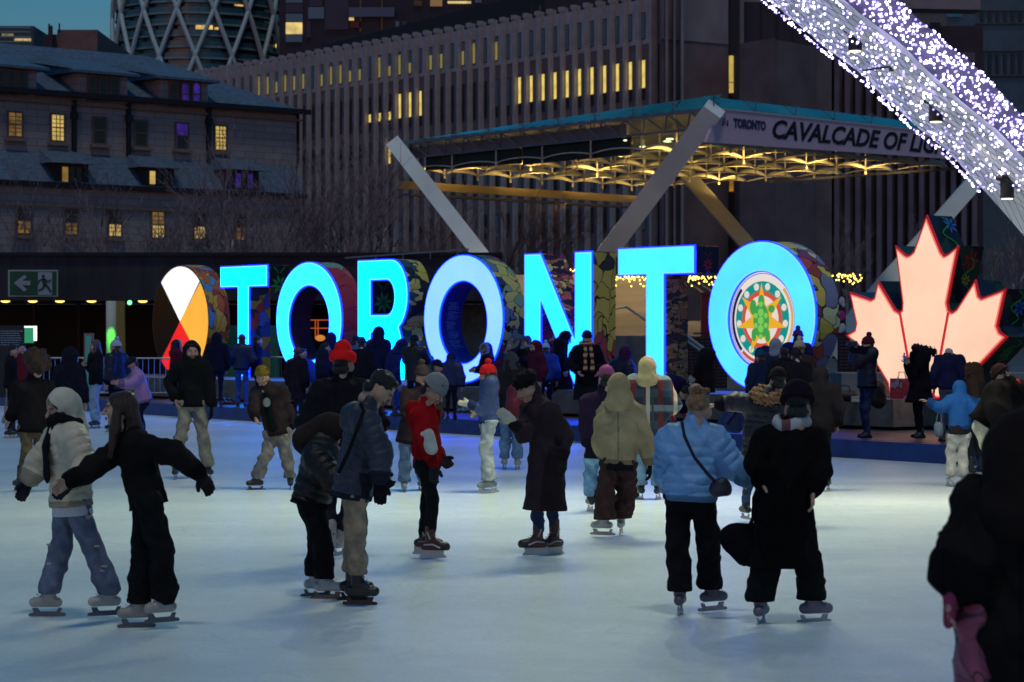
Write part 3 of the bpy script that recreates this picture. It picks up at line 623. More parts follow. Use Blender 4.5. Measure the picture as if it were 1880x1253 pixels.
slab_tower('balcony_tower', 'dark block with a pale canopy ledge left of the courthouse roof', 597, 1215, 345, -80, m_dk,
  [(597,640,-10,55,m_gv,'wall_panel',0),(642,725,17,34,M('ledge_blue_grey', (.10,.12,.2), .5),'ledge',1.5),(641,650,33,38,m_ly,'lit_window',0),(643,663,40,52,M('dull_red_window', (.12,.03,.02), .5),'window',0),(726,733,40,62,m_pb,'window',0),
   (760,775,2,12,M('dim_brown', (.16,.09,.04), .5),'window',0),(790,812,0,12,emitter('tower_dim', (.5,.28,.1), .35),'lit_window',0),(822,865,3,7,m_ly,'lit_window',0),(872,884,0,6,m_pb,'window',0),
   (738,746,40,70,M('plant_rib', (.1,.1,.1)),'rib',0),(660,664,-20,60,M('dim_brown', (.1,.1,.1)),'mullion',0),(700,703,-20,60,M('dim_brown', (.1,.1,.1)),'mullion',0)])
t = slab_tower('glass_tower', 'blue-grey glass tower at the top right corner', 1737, 1960, 380, -80, M('glass_blue_grey', (.05,.085,.13), .35, .5, noise=(.3,.25)),
  [(1737,1765,-80,32,M('glass_teal', (.05,.22,.30), .3),'glass_band',0)]+[(1790,1960,y,y+2,M('seam_dark', (.03,.04,.06), .5),'seam',0) for y in (20,44,94,140)]+[(1800+q*14,1806+q*14,24,40,M('seam_dark', (.1,.1,.1)),'window',0) for q in range(8)]+[(1800+q*14,1806+q*14,99,135,M('seam_dark', (.1,.1,.1)),'window',0) for q in range(8)])
slab_tower('grey_block', 'plain grey-brown block behind the light arch at the top right', 1640, 1738, 330, -40, M('block_grey', (.12,.11,.12), .7, noise=(.2,.2)), [(1650,1725,12,14,M('seam_dark', (.1,.1,.1)),'seam',0)])
slab_tower('brown_block', 'dark brown block below the glass tower at the right edge', 1700, 1805, 300, 48, M('block_brown', (.06,.035,.05), .8, noise=(.3,.2)), [(1706,1726,42,62,M('slot_black', (.1,.1,.1)),'vent',0)])
t = slab_tower('rooftop_block', 'brown boxy rooftop block with an antenna above the slate roof', 105, 179, 300, 55, M('block_rose_brown', (.17,.10,.10), .8, noise=(.8,.2)), [(82,105,64,90,m_dk,'stair_tower',0),(92,100,50,90,m_dk,'chimney',1)])
g = MB(); g.tube([(XW(90,299),299,ZW(90,299)),(XW(90,299),299,ZW(44,299))], .12, 4); g.tube([(XW(109,299),299,ZW(60,299)),(XW(109,299),299,ZW(43,299))], .1, 4); g.build('antenna', m_dk, t, world=True)
t = slab_tower('balcony_block', 'distant balcony building with lit windows at the top left edge', -60, 62, 320, 48, M('block_slate', (.05,.07,.10), .7, noise=(.5,.4)),
  [(-60,60,y,y+2.5,M('slab_pale', (.1,.1,.1)),'balcony',1.2) for y in (52,60,69,78)]+[(28,58,72,78,emitter('win_warm_a', (1,.75,.35), .55, (1.2,.6)),'lit_window',.3),(5,26,63,67,emitter('win_warm_b', (.6,.5,.25), .3, (1.2,.6)),'lit_window',.3)])
# ------------------------------------------------------------------ old stone building, left
sb = thing('stone_building', 'old stone building with a blue slate roof and arched dormer windows, upper left', 'building', (-21, 146, 0))
QA = np.array([XW(0,139.), 139.]); QB = np.array([XW(549,153.), 153.]); QL = float(np.linalg.norm(QB-QA)); QD = (QB-QA)/QL; QN = np.array([QD[1], -QD[0]])
if QN[1] > 0: QN = -QN       # towards the viewer
def Q(x, d, z): p = QA+QD*x+QN*d; return (p[0], p[1], z)
def qx(px):    # facade distance of a picture column
    s = (px-CX)/F; # (QA.x+QD.x t) = s (QA.y+QD.y t)
    return (s*QA[1]-QA[0])/(QD[0]-s*QD[1])
def qY(px): return QA[1]+QD[1]*qx(px)
def qz(px, py): return ZW(py, qY(px))
def qbox(g, x0, x1, d0, d1, z0, z1):
    V = [Q(x, d, z) for z in (z0, z1) for x, d in ((x0,d1),(x1,d1),(x1,d0),(x0,d0))]
    g.add(V, [(3,2,1,0),(4,5,6,7),(0,1,5,4),(1,2,6,5),(2,3,7,6),(3,0,4,7)])
m_ash = bpy.data.materials.new('ashlar_stone'); m_ash.use_nodes = True
n_ = m_ash.node_tree.nodes; l_ = m_ash.node_tree.links; bk = n_.new('ShaderNodeTexBrick'); bk.inputs['Color1'].default_value = (.25,.21,.225,1); bk.inputs['Color2'].default_value = (.30,.25,.265,1); bk.inputs['Mortar'].default_value = (.15,.12,.14,1)
bk.inputs['Scale'].default_value = 1.0; bk.inputs['Mortar Size'].default_value = .02; bk.inputs['Brick Width'].default_value = 1.1; bk.inputs['Row Height'].default_value = .42
tc = n_.new('ShaderNodeTexCoord'); sx = n_.new('ShaderNodeSeparateXYZ'); cb = n_.new('ShaderNodeCombineXYZ'); l_.new(tc.outputs['Object'], sx.inputs[0]); l_.new(sx.outputs[0], cb.inputs[0]); l_.new(sx.outputs[2], cb.inputs[1]); l_.new(cb.outputs[0], bk.inputs['Vector'])
l_.new(bk.outputs[0], n_['Principled BSDF'].inputs['Base Color']); n_['Principled BSDF'].inputs['Roughness'].default_value = .85
m_slate = M('blue_slate', (.085,.125,.19), .6, .3, noise=(3,.35), bump=(9,.6), aniso=(1,1,3)); m_slate2 = M('pale_slate_face', (.16,.25,.33), .6, noise=(3,.3))
m_trim = M('dark_trim', (.015,.012,.02), .6); m_sill = M('stone_sill', (.2,.15,.14), .8)
EZ = qz(549, 208); x_end = qx(549); x_beg = qx(-260)
LZ1 = qz(300, 292); LZ0 = qz(300, 352)
g = MB(); qbox(g, x_beg, x_end, -12, 0, LZ1+.01, EZ); g.build('wall', m_ash, sb, world=True)
g = MB(); qbox(g, x_beg, x_end-1.2, -.5, 1.6, 0, LZ0); g.build('lower_wall', m_ash, sb, world=True)
g = MB(); qbox(g, x_beg, x_end+.1, -.02, .22, qz(300,206), qz(300,202)); qbox(g, x_beg, x_end-1.1, 1.5, 1.75, LZ0-1.3, LZ0-1.1); g.build('string_course', m_sill, sb, world=True)
# roof: hipped
d_r = -6.5; RZ_ = EYE+(HZ-101)*(qY(300)+6.2)/F
g = MB(); ov = .45
xs = [x_beg, qx(405)-.0, x_end+ov]
V = [Q(x_beg, ov, EZ+.02), Q(x_end+ov, ov, EZ+.02), Q(x_end+ov, -13, EZ+.02), Q(x_beg, -13, EZ+.02), Q(x_beg, d_r, RZ_), Q(x_end-7.2, d_r, RZ_)]
g.add(V, [(0,1,5,4),(1,2,5),(2,3,4,5),(3,2,1,0)]); rf = g.build('roof', m_slate, sb, world=True)
g = MB(); qbox(g, x_beg, x_end+ov+.05, ov, ov+.18, EZ-.12, EZ+.2); g.build('gutter', m_trim, rf, world=True)
# lower sloping roof band
g = MB(); V = [Q(x_beg, 1.9, LZ0+.01), Q(x_end-.9, 1.9, LZ0+.01), Q(x_end-.3, .02, LZ1), Q(x_beg, .02, LZ1), Q(x_beg,.01,LZ0+.01), Q(x_end-.3,.01,LZ0+.01)]
g.add(V, [(0,1,2,3),(3,2,5,4),(0,4,5,1),(1,5,2),(0,3,4)]); lr = g.build('lower_roof', m_slate, sb, world=True)
g = MB(); qbox(g, x_beg, x_end-.8, 1.9, 2.05, LZ0-.15, LZ0+.12); g.build('gutter', m_trim, lr, world=True)
m_wd = M('sash_dark', (.012,.012,.02), .2, .6); m_fr = M('window_frame_brown', (.13,.085,.08), .6); m_vio = emitter('violet_window', (.08,.02,.42), .32, (2,.6)); m_yl = emitter('warm_window', (1,.70,.18), .55, (1.5,.3)); m_yd = emitter('dim_warm_window', (.7,.38,.08), .22, (2,.6))
def qwin(px, py0, py1, w, mat, lowmat=None, grid=0, d=0.02, arched=False, parent=None, sill=True):
    x = qx(px); z1, z0 = qz(px, py0), qz(px, py1)
    g = MB(); qbox(g, x-w/2-.14, x+w/2+.14, d, d+.06, z0-.1, z1+.12); f_ = g.build('window', m_fr, parent or sb, world=True)
    g = MB()
    if arched:
        n = 9; pts = [(x-w/2, z0), (x+w/2, z0)]+[(x+w/2*math.cos(math.pi*i/n), z1-w/2+w/2*math.sin(math.pi*i/n)) for i in range(n+1)]
        V = [Q(a, d+.075, b) for a, b in pts]; g.add(V, [tuple(range(len(V)))])
    else: qbox(g, x-w/2, x+w/2, d+.06, d+.075, z0, z1)
    g.build('pane', mat, f_, world=True)
    if lowmat:
        g = MB(); qbox(g, x-w/2+.01, x+w/2-.01, d+.08, d+.09, z0, (z0+z1)/2); g.build('pane', lowmat, f_, world=True)
    g = MB(); qbox(g, x-w/2, x+w/2, d+.092, d+.12, (z0+z1)/2-.04, (z0+z1)/2+.04)
    for i in range(grid): xx = x-w/2+w*(i+1)/(grid+1); qbox(g, xx-.025, xx+.025, d+.093, d+.11, z0, z1)
    if grid:
        for i in (1, 2, 4, 5): zq = z0+(z1-z0)*i/6; qbox(g, x-w/2, x+w/2, d+.0935, d+.108, zq-.02, zq+.02)
    g.build('glazing_bar', m_fr, f_, world=True)
    if sill: g = MB(); qbox(g, x-w/2-.3, x+w/2+.3, d, d+.3, z0-.32, z0-.12); g.build('sill', m_sill, f_, world=True)
for a in ((27,208,250,.8,m_yd,None,1),(105,212,258,.75,m_yl,None,2),(182,218,262,.72,m_wd,None,0),(258,224,267,.72,m_wd,None,0),(333,228,271,.74,m_vio,m_wd,0),(404,233,275,.72,m_yl,None,2)): qwin(*a)
for a in ((17,385,430,.8,m_wd,m_yd,1),(103,390,432,.75,m_wd,m_yd,1),(183,392,435,.78,m_wd,m_yl,1),(262,392,438,.78,m_yd,m_yl,1),(338,395,440,.76,m_wd,m_yl,1),(413,398,442,.74,m_wd,m_yd,1)): qwin(*a, d=1.63)
# dormers on the main roof
for (pc, pyl, pyt, pyb, vio) in ((17,124,130,176,None),(186,137,142,187,None),(336,150,153,197,1)):
    x = qx(pc); zt_, zb_ = qz(pc, pyt-3), qz(pc, pyb+1); w2 = 1.7
    g = MB(); qbox(g, x-w2, x+w2, -4.5, .16, zb_, zt_); dm = g.build('dormer', m_ash, sb, world=True)
    g = MB(); rz0 = zt_+.02; V = [Q(x-w2-.6, .62, rz0), Q(x+w2+.6, .62, rz0), Q(x+w2+.6, .62, rz0+.15), Q(x-w2-.6, .62, rz0+.15), Q(x-w2-.75, -5.5, rz0), Q(x+w2+.75, -5.5, rz0), Q(x+w2-.2, -3.6, rz0+1.25), Q(x-w2+.2, -3.6, rz0+1.25)]
    g.add(V, [(0,1,2,3),(3,2,6,7),(2,1,5,6),(0,3,7,4),(1,0,4,5),(4,7,6,5)]); g.build('dormer_roof', m_slate, dm, world=True)
    g = MB(); V = [Q(x-w2-.62, .60, rz0+.18), Q(x-w2+.19, -3.6, rz0+1.28), Q(x-w2-1.1, -5.0, rz0+1.1)]; g.add(V, [(0,1,2),(2,1,0)]); g.build('hip_face', m_slate2, dm, world=True)
    g = MB(); qbox(g, x-1.05, x+1.05, .16, .20, zb_+.1, zt_-.15); g.build('window_surround', m_trim, dm, world=True)
    for k in (-1, 0, 1):
        pk = pc+k*20.5; qwin(pk, pyt+1, pyb-3, .42, m_vio if (vio and k >= 0) else m_wd, None, 0, d=.205, arched=True, parent=dm, sill=False)
for pc, pyt, pyb, lit in ((103,308,342,m_yd),(262,316,346,m_yl),(418,320,352,m_vio)):
    x = qx(pc); zt_, zb_ = qz(pc, pyt-4), qz(pc, pyb); w2 = 1.1
    g = MB(); qbox(g, x-w2, x+w2, .1, 1.75, zb_, zt_); dm = g.build('dormer', M('dormer_dark', (.035,.022,.025), .8), sb, world=True)
    g = MB(); V = [Q(x-w2-.4, 2.1, zt_+.01), Q(x+w2+.4, 2.1, zt_+.01), Q(x+w2+.4, .05, zt_+.9), Q(x-w2-.0, .05, zt_+.9), Q(x-w2-.4,.05,zt_+.01), Q(x+w2+.4,.05,zt_+.01)]
    g.add(V, [(0,1,2,3),(0,4,5,1),(1,5,2),(0,3,4)]); g.build('dormer_roof', m_slate, dm, world=True)
    for k in (-.45, .0, .45):
        xx = x+k; g = MB(); qbox(g, xx-.18, xx+.18, 1.76, 1.80, zb_+.15, zt_-.2); g.build('window', lit if k < 0 else m_wd if k == 0 else (lit if lit is m_vio else m_wd), dm, world=True)
for px_, y0_, y1_ in ((134,185,288),(234,190,293),(381,196,300)):
    x = qx(px_); g = MB(); qbox(g, x-.12, x+.12, .02, .25, qz(px_,y1_), qz(px_,y0_)); qbox(g, x-.2, x+.2, .02, .34, qz(px_,y0_+34), qz(px_,y0_+22)); g.build('downpipe', m_trim, sb, world=True)
g = MB(); x = x_end-.15; qbox(g, x-.06, x+.06, .02, .18, qz(549,300), qz(549,205)); g.build('downpipe', m_trim, sb, world=True)
# ------------------------------------------------------------------ raised walkway, left
wy = 80.0; kw = F/wy
wk = thing('raised_walkway', 'dark concrete raised walkway with small yellow downlights behind the sign', 'walkway', (XW(400,wy), wy, 0))
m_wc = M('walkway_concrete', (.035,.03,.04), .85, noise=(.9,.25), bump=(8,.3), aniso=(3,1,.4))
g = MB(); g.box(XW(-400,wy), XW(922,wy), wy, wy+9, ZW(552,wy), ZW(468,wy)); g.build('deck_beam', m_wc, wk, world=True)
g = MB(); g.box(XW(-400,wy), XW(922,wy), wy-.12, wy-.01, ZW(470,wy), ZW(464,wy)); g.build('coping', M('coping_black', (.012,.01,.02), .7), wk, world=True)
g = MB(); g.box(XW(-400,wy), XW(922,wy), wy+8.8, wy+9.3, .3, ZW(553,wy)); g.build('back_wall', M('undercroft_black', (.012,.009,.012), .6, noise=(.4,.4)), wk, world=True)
for px_ in (10,110,168,262,60,700):
    g = MB(); g.sphere((XW(px_,wy+.6), wy+.6, ZW(553.5,wy+.6)), (.16,.1,.05), 10, 5); g.build('downlight', emitter('downlight_yellow', (1,.75,.2), 2.2), wk, world=True)
    lamp('walkway_lamp', 'SPOT', (XW(px_,wy+.6), wy+.6, ZW(557,wy+.6)), (1,.7,.3), 25, wk, .1, (XW(px_,wy+.6), wy+.7, 0), 120)
for px_ in (60,142,300,360,470,560,610): g = MB(); g.box(XW(px_,wy+8), XW(px_,wy+8)+.12, wy+7.9, wy+8.1, .3, ZW(552,wy)); g.build('mullion', M('mullion_brown', (.05,.035,.035), .6), wk, world=True)
cg = thing('green_column', 'round column lit bright green under the walkway', 'column', (XW(204,76), 78, .3))
g = MB(); g.tube([(XW(204,78),78,.3),(XW(204,78),78,ZW(553,78))], .16, 14); g.build('shaft', M('column_plaster', (.5,.5,.45), .7), cg, smooth=True, world=True)
g = MB(); g.sphere((XW(238,76),76,ZW(556,76)), .07, 8, 5); g.build('green_lamp', emitter('green_lamp', (.1,1,.2), 5), cg, world=True)
lamp('green_spot', 'SPOT', (XW(205,76.8), 76.9, ZW(556,77)), (.10,1,.04), 160, cg, .05, (XW(204,78), 78, .6), 55)
yw = MB(); yw.box(XW(214,80), XW(232,80), 79.6, 79.8, .3, ZW(553,80)); o = yw.build('yellow_lit_wall', M('painted_yellow_light', (.3,.2,.06), .7)); tag(o, 'narrow wall strip with yellow light painted on, right of the green column', 'panel')  # yellow light falling on this wall is put into its base colour
gr = thing('glass_railing', 'thin glass railing rising above the walkway, behind the R', 'railing', (XW(740,79), 79, 4.7))
g = MB(); g.bar((XW(634,78),78,ZW(474,78)), (XW(860,74),74,ZW(458,74)), .05, .05); 
for px_ in (640,690,740,790,840): f_ = (px_-634)/226; Yg = 78-4*f_; g.bar((XW(px_,Yg),Yg,ZW(476,Yg)), (XW(px_,Yg),Yg,ZW(474-16*f_,Yg)), .04, .04)
g.build('handrail', M('rail_grey', (.2,.2,.25), .4), gr, world=True)
# exit sign
ex = thing('exit_sign', 'green exit sign with a white arrow and running man, hanging from the walkway', 'sign', (XW(61,79), 79, ZW(545,79)))
Ye = 79.0
def E(px, py): return (XW(px,Ye), ZW(py,Ye))
g = MB(); a, b = E(15,545), E(106,496); g.box(a[0], b[0], Ye, Ye+.15, a[1], b[1]); g.build('sign_board', M('sign_pale_frame', (.30,.38,.36), .5), ex, world=True)
g = MB(); a, b = E(18,543), E(104,498.5); g.box(a[0], b[0], Ye-.02, Ye-.003, a[1], b[1]); g.build('green_field', M('sign_green', (.008,.06,.035), .5), ex, world=True)
mw = M('sign_white', (.26,.30,.36), .5)
g = MB(); g.prism([E(*p) for p in ((26,520),(45,505),(50,509),(41,516),(56,516),(56,524),(41,524),(50,532),(45,536))], Ye-.04, Ye-.022); g.build('arrow', mw, ex, world=True)
g = MB(); g.prism([E(*p) for p in ((70,500),(96,500),(96,542),(70,542))], Ye-.04, Ye-.022); g.build('doorway', mw, ex, world=True)
mg_ = M('sign_green_man', (.008,.05,.035), .5); g = MB()
hx, hz = E(80,508); g.sphere((hx, Ye-.05, hz), (.055,.01,.055), 10, 6)
for a, b, w_ in (((80,512),(83,523),.13),((80,513),(72,516),.05),((72,516),(70,522),.05),((81,513),(89,518),.05),((89,518),(94,514),.05),((83,523),(90,529),.08),((90,529),(94,537),.06),((83,523),(78,531),.08),((78,531),(71,534),.06)):
    p, q_ = E(*a), E(*b); g.bar((p[0],Ye-.05,p[1]), (q_[0],Ye-.05,q_[1]), .02, w_)
g.build('running_man', mg_, ex, world=True)
for px_ in (19,103): MB().tube([(XW(px_,Ye),Ye+.05,ZW(497,Ye)),(XW(px_,Ye),Ye+.05,ZW(466,Ye))], .02, 4).build('hanger', m_trim, ex, world=True)
# info screen and small stand
sc = thing('info_board', 'black board with rows of pale text and a glowing green-white end, far left', 'board', (XW(30,66), 66, .3))
Ys = 66.
g = MB(); g.box(XW(-30,Ys), XW(45,Ys), Ys, Ys+.12, .3, ZW(598,Ys)); g.build('board', M('board_black', (.012,.014,.014), .5), sc, world=True)
g = MB(); random.seed(3)
for r_ in range(7):
    x = 1.
    while x < 36: w_ = 2+random.random()*5; g.box(XW(x,Ys), XW(x+w_,Ys), Ys-.01, Ys-.002, ZW(609+r_*4.2,Ys), ZW(607.6+r_*4.2,Ys)); x += w_+1.2
    if r_ > 3: continue
g.build('text_lines', M('board_text', (.25,.3,.3), .6), sc, world=True)
g = MB(); g.box(XW(45,Ys), XW(61,Ys), Ys, Ys+.1, ZW(630,Ys), ZW(600,Ys)); q = g.build('lit_panel', emitter('board_green', (.02,.35,.15), .7), sc, world=True)
g = MB(); g.box(XW(45,Ys), XW(68,Ys), Ys-.03, Ys-.005, ZW(602,Ys), ZW(599,Ys)); g.box(XW(62,Ys), XW(68,Ys), Ys-.03, Ys-.005, ZW(626,Ys), ZW(602,Ys)); g.build('light_strip', emitter('board_white_green', (.8,1,.75), 1.6), sc, world=True)
sd = thing('menu_stand', 'slim upright menu stand with a teal face, left of the green column', 'stand', (XW(163,62), 62, .3))
g = MB(); g.box(XW(154,62), XW(171,62), 62, 62.1, .3, ZW(612,62)); g.build('frame', M('stand_tan', (.2,.13,.09), .6), sd, world=True)
g = MB(); g.box(XW(157,62), XW(168,62), 61.97, 61.995, .5, ZW(616,62)); g.build('face', emitter('stand_teal', (.01,.12,.12), .6), sd, world=True)
for pxb, Yb in ((115,64),(255,63),(560,66)):
    bt = thing('crowd_barrier', {115:'metal crowd barrier left of the menu stand',255:'metal crowd barrier between the green column and the round sign',560:'metal crowd barrier seen below the first O'}[pxb], 'barrier', (XW(pxb,Yb), Yb, .3), group='steel crowd barriers')
    g = MB(); w_ = 1.1
    g.tube([(-w_,0,.15),(-w_,0,1.05),(-w_+.08,0,1.1),(w_-.08,0,1.1),(w_,0,1.05),(w_,0,.15)], .02, 5); g.build('frame', M('galvanised', (.3,.3,.32), .4, metal=.6), bt)
    g = MB(); [g.tube([(-w_+.15*k,0,.2),(-w_+.15*k,0,1.1)], .008, 4) for k in range(1,15)]; g.tube([(-w_,0,.2),(w_,0,.2)], .015, 4); g.build('bars', M('galvanised', (.3,.3,.32)), bt)
    g = MB(); [g.bar((s_*w_*.7,-.3,.02),(s_*w_*.7,.3,.02), .04, .03) for s_ in (-1,1)]; g.build('feet', M('galvanised', (.3,.3,.32)), bt)
gp = MB().box(XW(395,68), XW(512,68), 68, 68.2, .3, ZW(598,68)); o = gp.build('green_hoarding', M('hoarding_green', (.02,.16,.10), .6, noise=(2,.3))); tag(o, 'green hoarding panel behind the first letter T', 'hoarding')
# orange lit railing seen through the first O
hr = thing('heater_rail', 'orange glowing rails seen through the first letter O', 'railing', (XW(588,76), 76, 1.))
g = MB(); hm = emitter('rail_orange', (1,.16,.02), .45)
for a, b in (((567,588),(604,588)),((567,603),(604,603)),((579,588),(579,622)),((584,588),(584,622))): g.bar((XW(a[0],76),76,ZW(a[1],76)),(XW(b[0],76),76,ZW(b[1],76)), .03,.03)
g.build('rails', hm, hr, world=True); g = MB(); g.sphere((XW(588,76),76,ZW(621,76)), (.16,.16,.1), 10, 6); g.build('glow_lamp', emitter('lamp_orange', (1,.35,.05), .6), hr, world=True)
# ------------------------------------------------------------------ concrete stage wall, stairs, ramp rails
sy = 92.0
sw = thing('stage_wall', 'pale concrete stage wall lit warm, behind the N and the second T', 'wall', (XW(1120,sy), sy, .3))
m_cw = M('board_concrete', (.30,.26,.22), .8, noise=(.8,.2), bump=(12,.3), aniso=(.3,1,4))
g = MB(); g.box(XW(925,sy), XW(1262,sy), sy, sy+3, .3, ZW(505,sy)); g.build('upper_wall', m_cw, sw, world=True)
g = MB(); g.box(XW(840,84), XW(1250,84), 84, 84.8, .3, ZW(617,84)); g.build('low_wall', M('low_wall_grey', (.14,.13,.14), .8, noise=(1,.2)), sw, world=True)
g = MB(); g.box(XW(780,86), XW(924,86), 86, 87, .3, ZW(560,86)); g.build('side_wall', m_con, sw, world=True)
stt = thing('stage_stairs', 'concrete stairs beside the stage wall, between the second T and the turtle O', 'stairs', (XW(1285,88), 88, .3))
g = MB()
for k in range(14): g.box(XW(1240,88), XW(1330,88), 87+k*.32, 92, .3+k*.16, .3+(k+1)*.16)
g.build('steps', m_cw, stt, world=True)
for nm, pts in (('handrail', [(1262,516,88),(1320,560,85)]),('handrail', [(1266,506,89),(1325,548,86)]),('handrail', [(1130,567,83.9),(1150,564,83.9),(1188,590,83)]),('handrail', [(1262,618,70),(1292,640,69)]),('handrail',[(1262,626,70),(1288,645,69)])):
    g = MB(); g.tube([(XW(a,Y),Y,ZW(b,Y)) for a,b,Y in pts], .04, 6); g.build(nm, M('rail_steel', (.45,.42,.4), .35, metal=.5), stt, world=True)
rp = thing('red_post', 'dark red square post left of the turtle O', 'post', (XW(1298,80), 80, .3))
g = MB(); g.box(XW(1288,80), XW(1308,80), 80, 80.35, .3, ZW(538,80)); g.box(XW(1286,80), XW(1310,80), 79.97, 80.38, ZW(541,80), ZW(537,80)); g.build('shaft', M('post_red', (.2,.01,.02), .5), rp, world=True)
g = MB(); g.box(XW(1274,79), XW(1322,79), 79, 79.4, ZW(614,79), ZW(611,79)); g.build('crossbar', m_trim, rp, world=True)
for a, b, Yb, nm in ((1255,1335,72,'between the second T and the turtle O'),(1540,1620,72,'between the turtle O and the maple leaf')):
    t = thing('brick_grille', 'dark woven grille wall '+nm, 'grille', (XW((a+b)/2,Yb), Yb, .3), group='woven grille walls')
    g = MB(); g.box(XW(a,Yb), XW(b,Yb), Yb, Yb+.3, .3, ZW(618 if a < 1400 else 611,Yb)); g.build('backing', M('grille_dark', (.03,.018,.025), .8), t, world=True)
    g = MB(); z = .4
    while z < 2.0:
        for k in range(8): 
            x0 = XW(a,Yb)+k*(XW(b,Yb)-XW(a,Yb))/8; g.box(x0+.01, x0+(XW(b,Yb)-XW(a,Yb))/8-.03, Yb-.05, Yb-.003, z, z+.05)
        z += .10
    g.build('slats', M('grille_brown', (.09,.05,.055), .8), t, world=True)
lw = MB().box(XW(1545,58), XW(1960,58), 58, 60, .3, ZW(686,58)); o = lw.build('low_wall', M('low_wall_pale', (.26,.22,.22), .8, noise=(1,.2))); tag(o, 'low pale wall behind the maple leaf', 'wall')
ps = thing('poster', 'small white and pink poster beside the turtle O', 'poster', (XW(1546,74), 74, 2)); g = MB(); g.box(XW(1538,74), XW(1553,74), 74, 74.06, ZW(613,74), ZW(543,74)); g.build('sheet', M('poster_dark', (.08,.02,.05), .6), ps, world=True)
g = MB(); 
for (x_, y_, r_) in ((1546,553,.13),(1547,602,.14),(1543,608,.09),(1549,560,.08)): g.sphere((XW(x_,73.9),73.94,ZW(y_,73.9)), (r_*.7,.02,r_), 10, 6)
g.build('white_motif', M('poster_white', (.5,.5,.55), .6), ps, world=True)
g = MB(); g.sphere((XW(1546,73.9),73.94,ZW(580,73.9)), (.11,.02,.16), 10, 6); g.build('pink_motif', M('poster_pink', (.5,.03,.2), .6), ps, world=True)
# string lights under the canopy edge
sl_ = thing('string_lights', 'warm icicle string lights hanging along the stage', 'string lights', (XW(1300,86), 86, 4.))
g = MB(); rr_ = random.Random(5); cnt = 0
for a, b, py, dn in ((1040,1060,492,10),(1127,1336,505,18),(1516,1584,500,34)):
    n = int((b-a)*.62)
    for i in range(n):
        px_ = a+(b-a)*rr_.random(); yy = py+dn*rr_.random()**1.5*rr_.choice((.5,1)); s_ = .032
        g.sphere((XW(px_,86), 86+rr_.random()*.3, ZW(yy+3,86)), s_, 5, 3); cnt += 1
b_ = g.build('bulbs', emitter('bulb_warm', (1,.68,.12), 5), sl_, world=True); b_['kind'] = 'stuff'
g = MB(); g.tube([(XW(1030,86),86.1,ZW(500,86)),(XW(1600,86),86.1,ZW(500,86))], .015, 4); g.build('cable', m_trim, sl_, world=True)
# ------------------------------------------------------------------ stage canopy
Yn, Yl, Yr, Yb_ = 85., 100.6, 97., 112.
cn = thing('stage_canopy', 'big steel and glass stage canopy on slanted legs with a violet banner', 'canopy', (XW(1300,92), 92, .3))
def C(px, py, Y): return tuple(P(px, py, Y))
N0 = np.array([XW(1310,Yn), Yn]); L0 = np.array([XW(722,Yl), Yl]); R0 = np.array([XW(1790,Yr), Yr]); B0 = L0+R0-N0
ZR = 2+8.0
m_steel = M('steel_blue_grey', (.13,.14,.20), .5, .4); m_whs = M('leg_white_paint', (.72,.76,.76), .55, noise=(.4,.12)); m_glass = M('canopy_glass', (.035,.22,.25), .15, .5, noise=(.35,.3), alpha=.92)
m_lat = M('lattice_cream', (.62,.60,.52), .45); m_blk = M('screen_black', (.008,.008,.012), .4)
def lerp2(s, t): return N0+(L0-N0)*s+(R0-N0)*t
def C3(s, t, z): p = lerp2(s, t); return (p[0], p[1], z)
g = MB()      # glass edge panels, tilted, along the two near sides
for (a, b, nn, side) in (((0,0),(1,0),9,0),((0,0),(0,1),7,1)):
    for i in range(nn):
        f0, f1 = i/nn+.003, (i+1)/nn-.003
        p0 = [a[k]+(b[k]-a[k])*f0 for k in (0,1)]; p1 = [a[k]+(b[k]-a[k])*f1 for k in (0,1)]
        h0 = .05+.42*(1-f0) if side == 0 else .42-.1*f0; h1 = .05+.42*(1-f1) if side == 0 else .42-.1*f1
        o_ = -.02
        V = [C3(p0[0], p0[1], ZR+.03), C3(p1[0], p1[1], ZR+.03), C3(p1[0]+(.03 if side else 0), p1[1]+(0 if side else .03), ZR+.03+h1), C3(p0[0]+(.03 if side else 0), p0[1]+(0 if side else .03), ZR+.03+h0)]
        W_ = [tuple(np.array(v)+np.array([.0,.03,.02])) for v in V]
        g.add(V+W_, [(0,1,2,3),(7,6,5,4),(0,4,5,1),(1,5,6,2),(2,6,7,3),(3,7,4,0)])
gl = g.build('glass_edge', m_glass, cn, world=True)
for (a, b, nn) in (((0,0),(1,0),9),((0,0),(0,1),7)):
    for i in range(nn+1):
        g = MB(); f = (i+.0)/nn; p = lerp2(a[0]+(b[0]-a[0])*f, a[1]+(b[1]-a[1])*f); zt_ = ZR+.34*(1-f if a != b and b[0] == 1 else 1)
        g.tube([(p[0],p[1]-.12,ZR-.25),(p[0],p[1]-.12,zt_+.1)], .02, 4); g.tube([(p[0]-.2,p[1]-.14,zt_-.05),(p[0],p[1]-.14,zt_+.02),(p[0]+.2,p[1]-.14,zt_-.05)], .018, 4)
        g.build('glass_clamp', m_steel, cn, world=True)
# roof deck of glass between steel members
g = MB(); V = [C3(.03,.03,ZR), C3(1,.03,ZR), C3(1,1,ZR), C3(.03,1,ZR)]; W_ = [(x,y,z+.03) for x,y,z in V]
g.add(V+W_, [(3,2,1,0),(4,5,6,7),(0,1,5,4),(1,2,6,5),(2,3,7,6),(3,0,4,7)]); g.build('roof_glass', M('roof_glass_dark', (.02,.03,.045), .25, .5), cn, world=True)
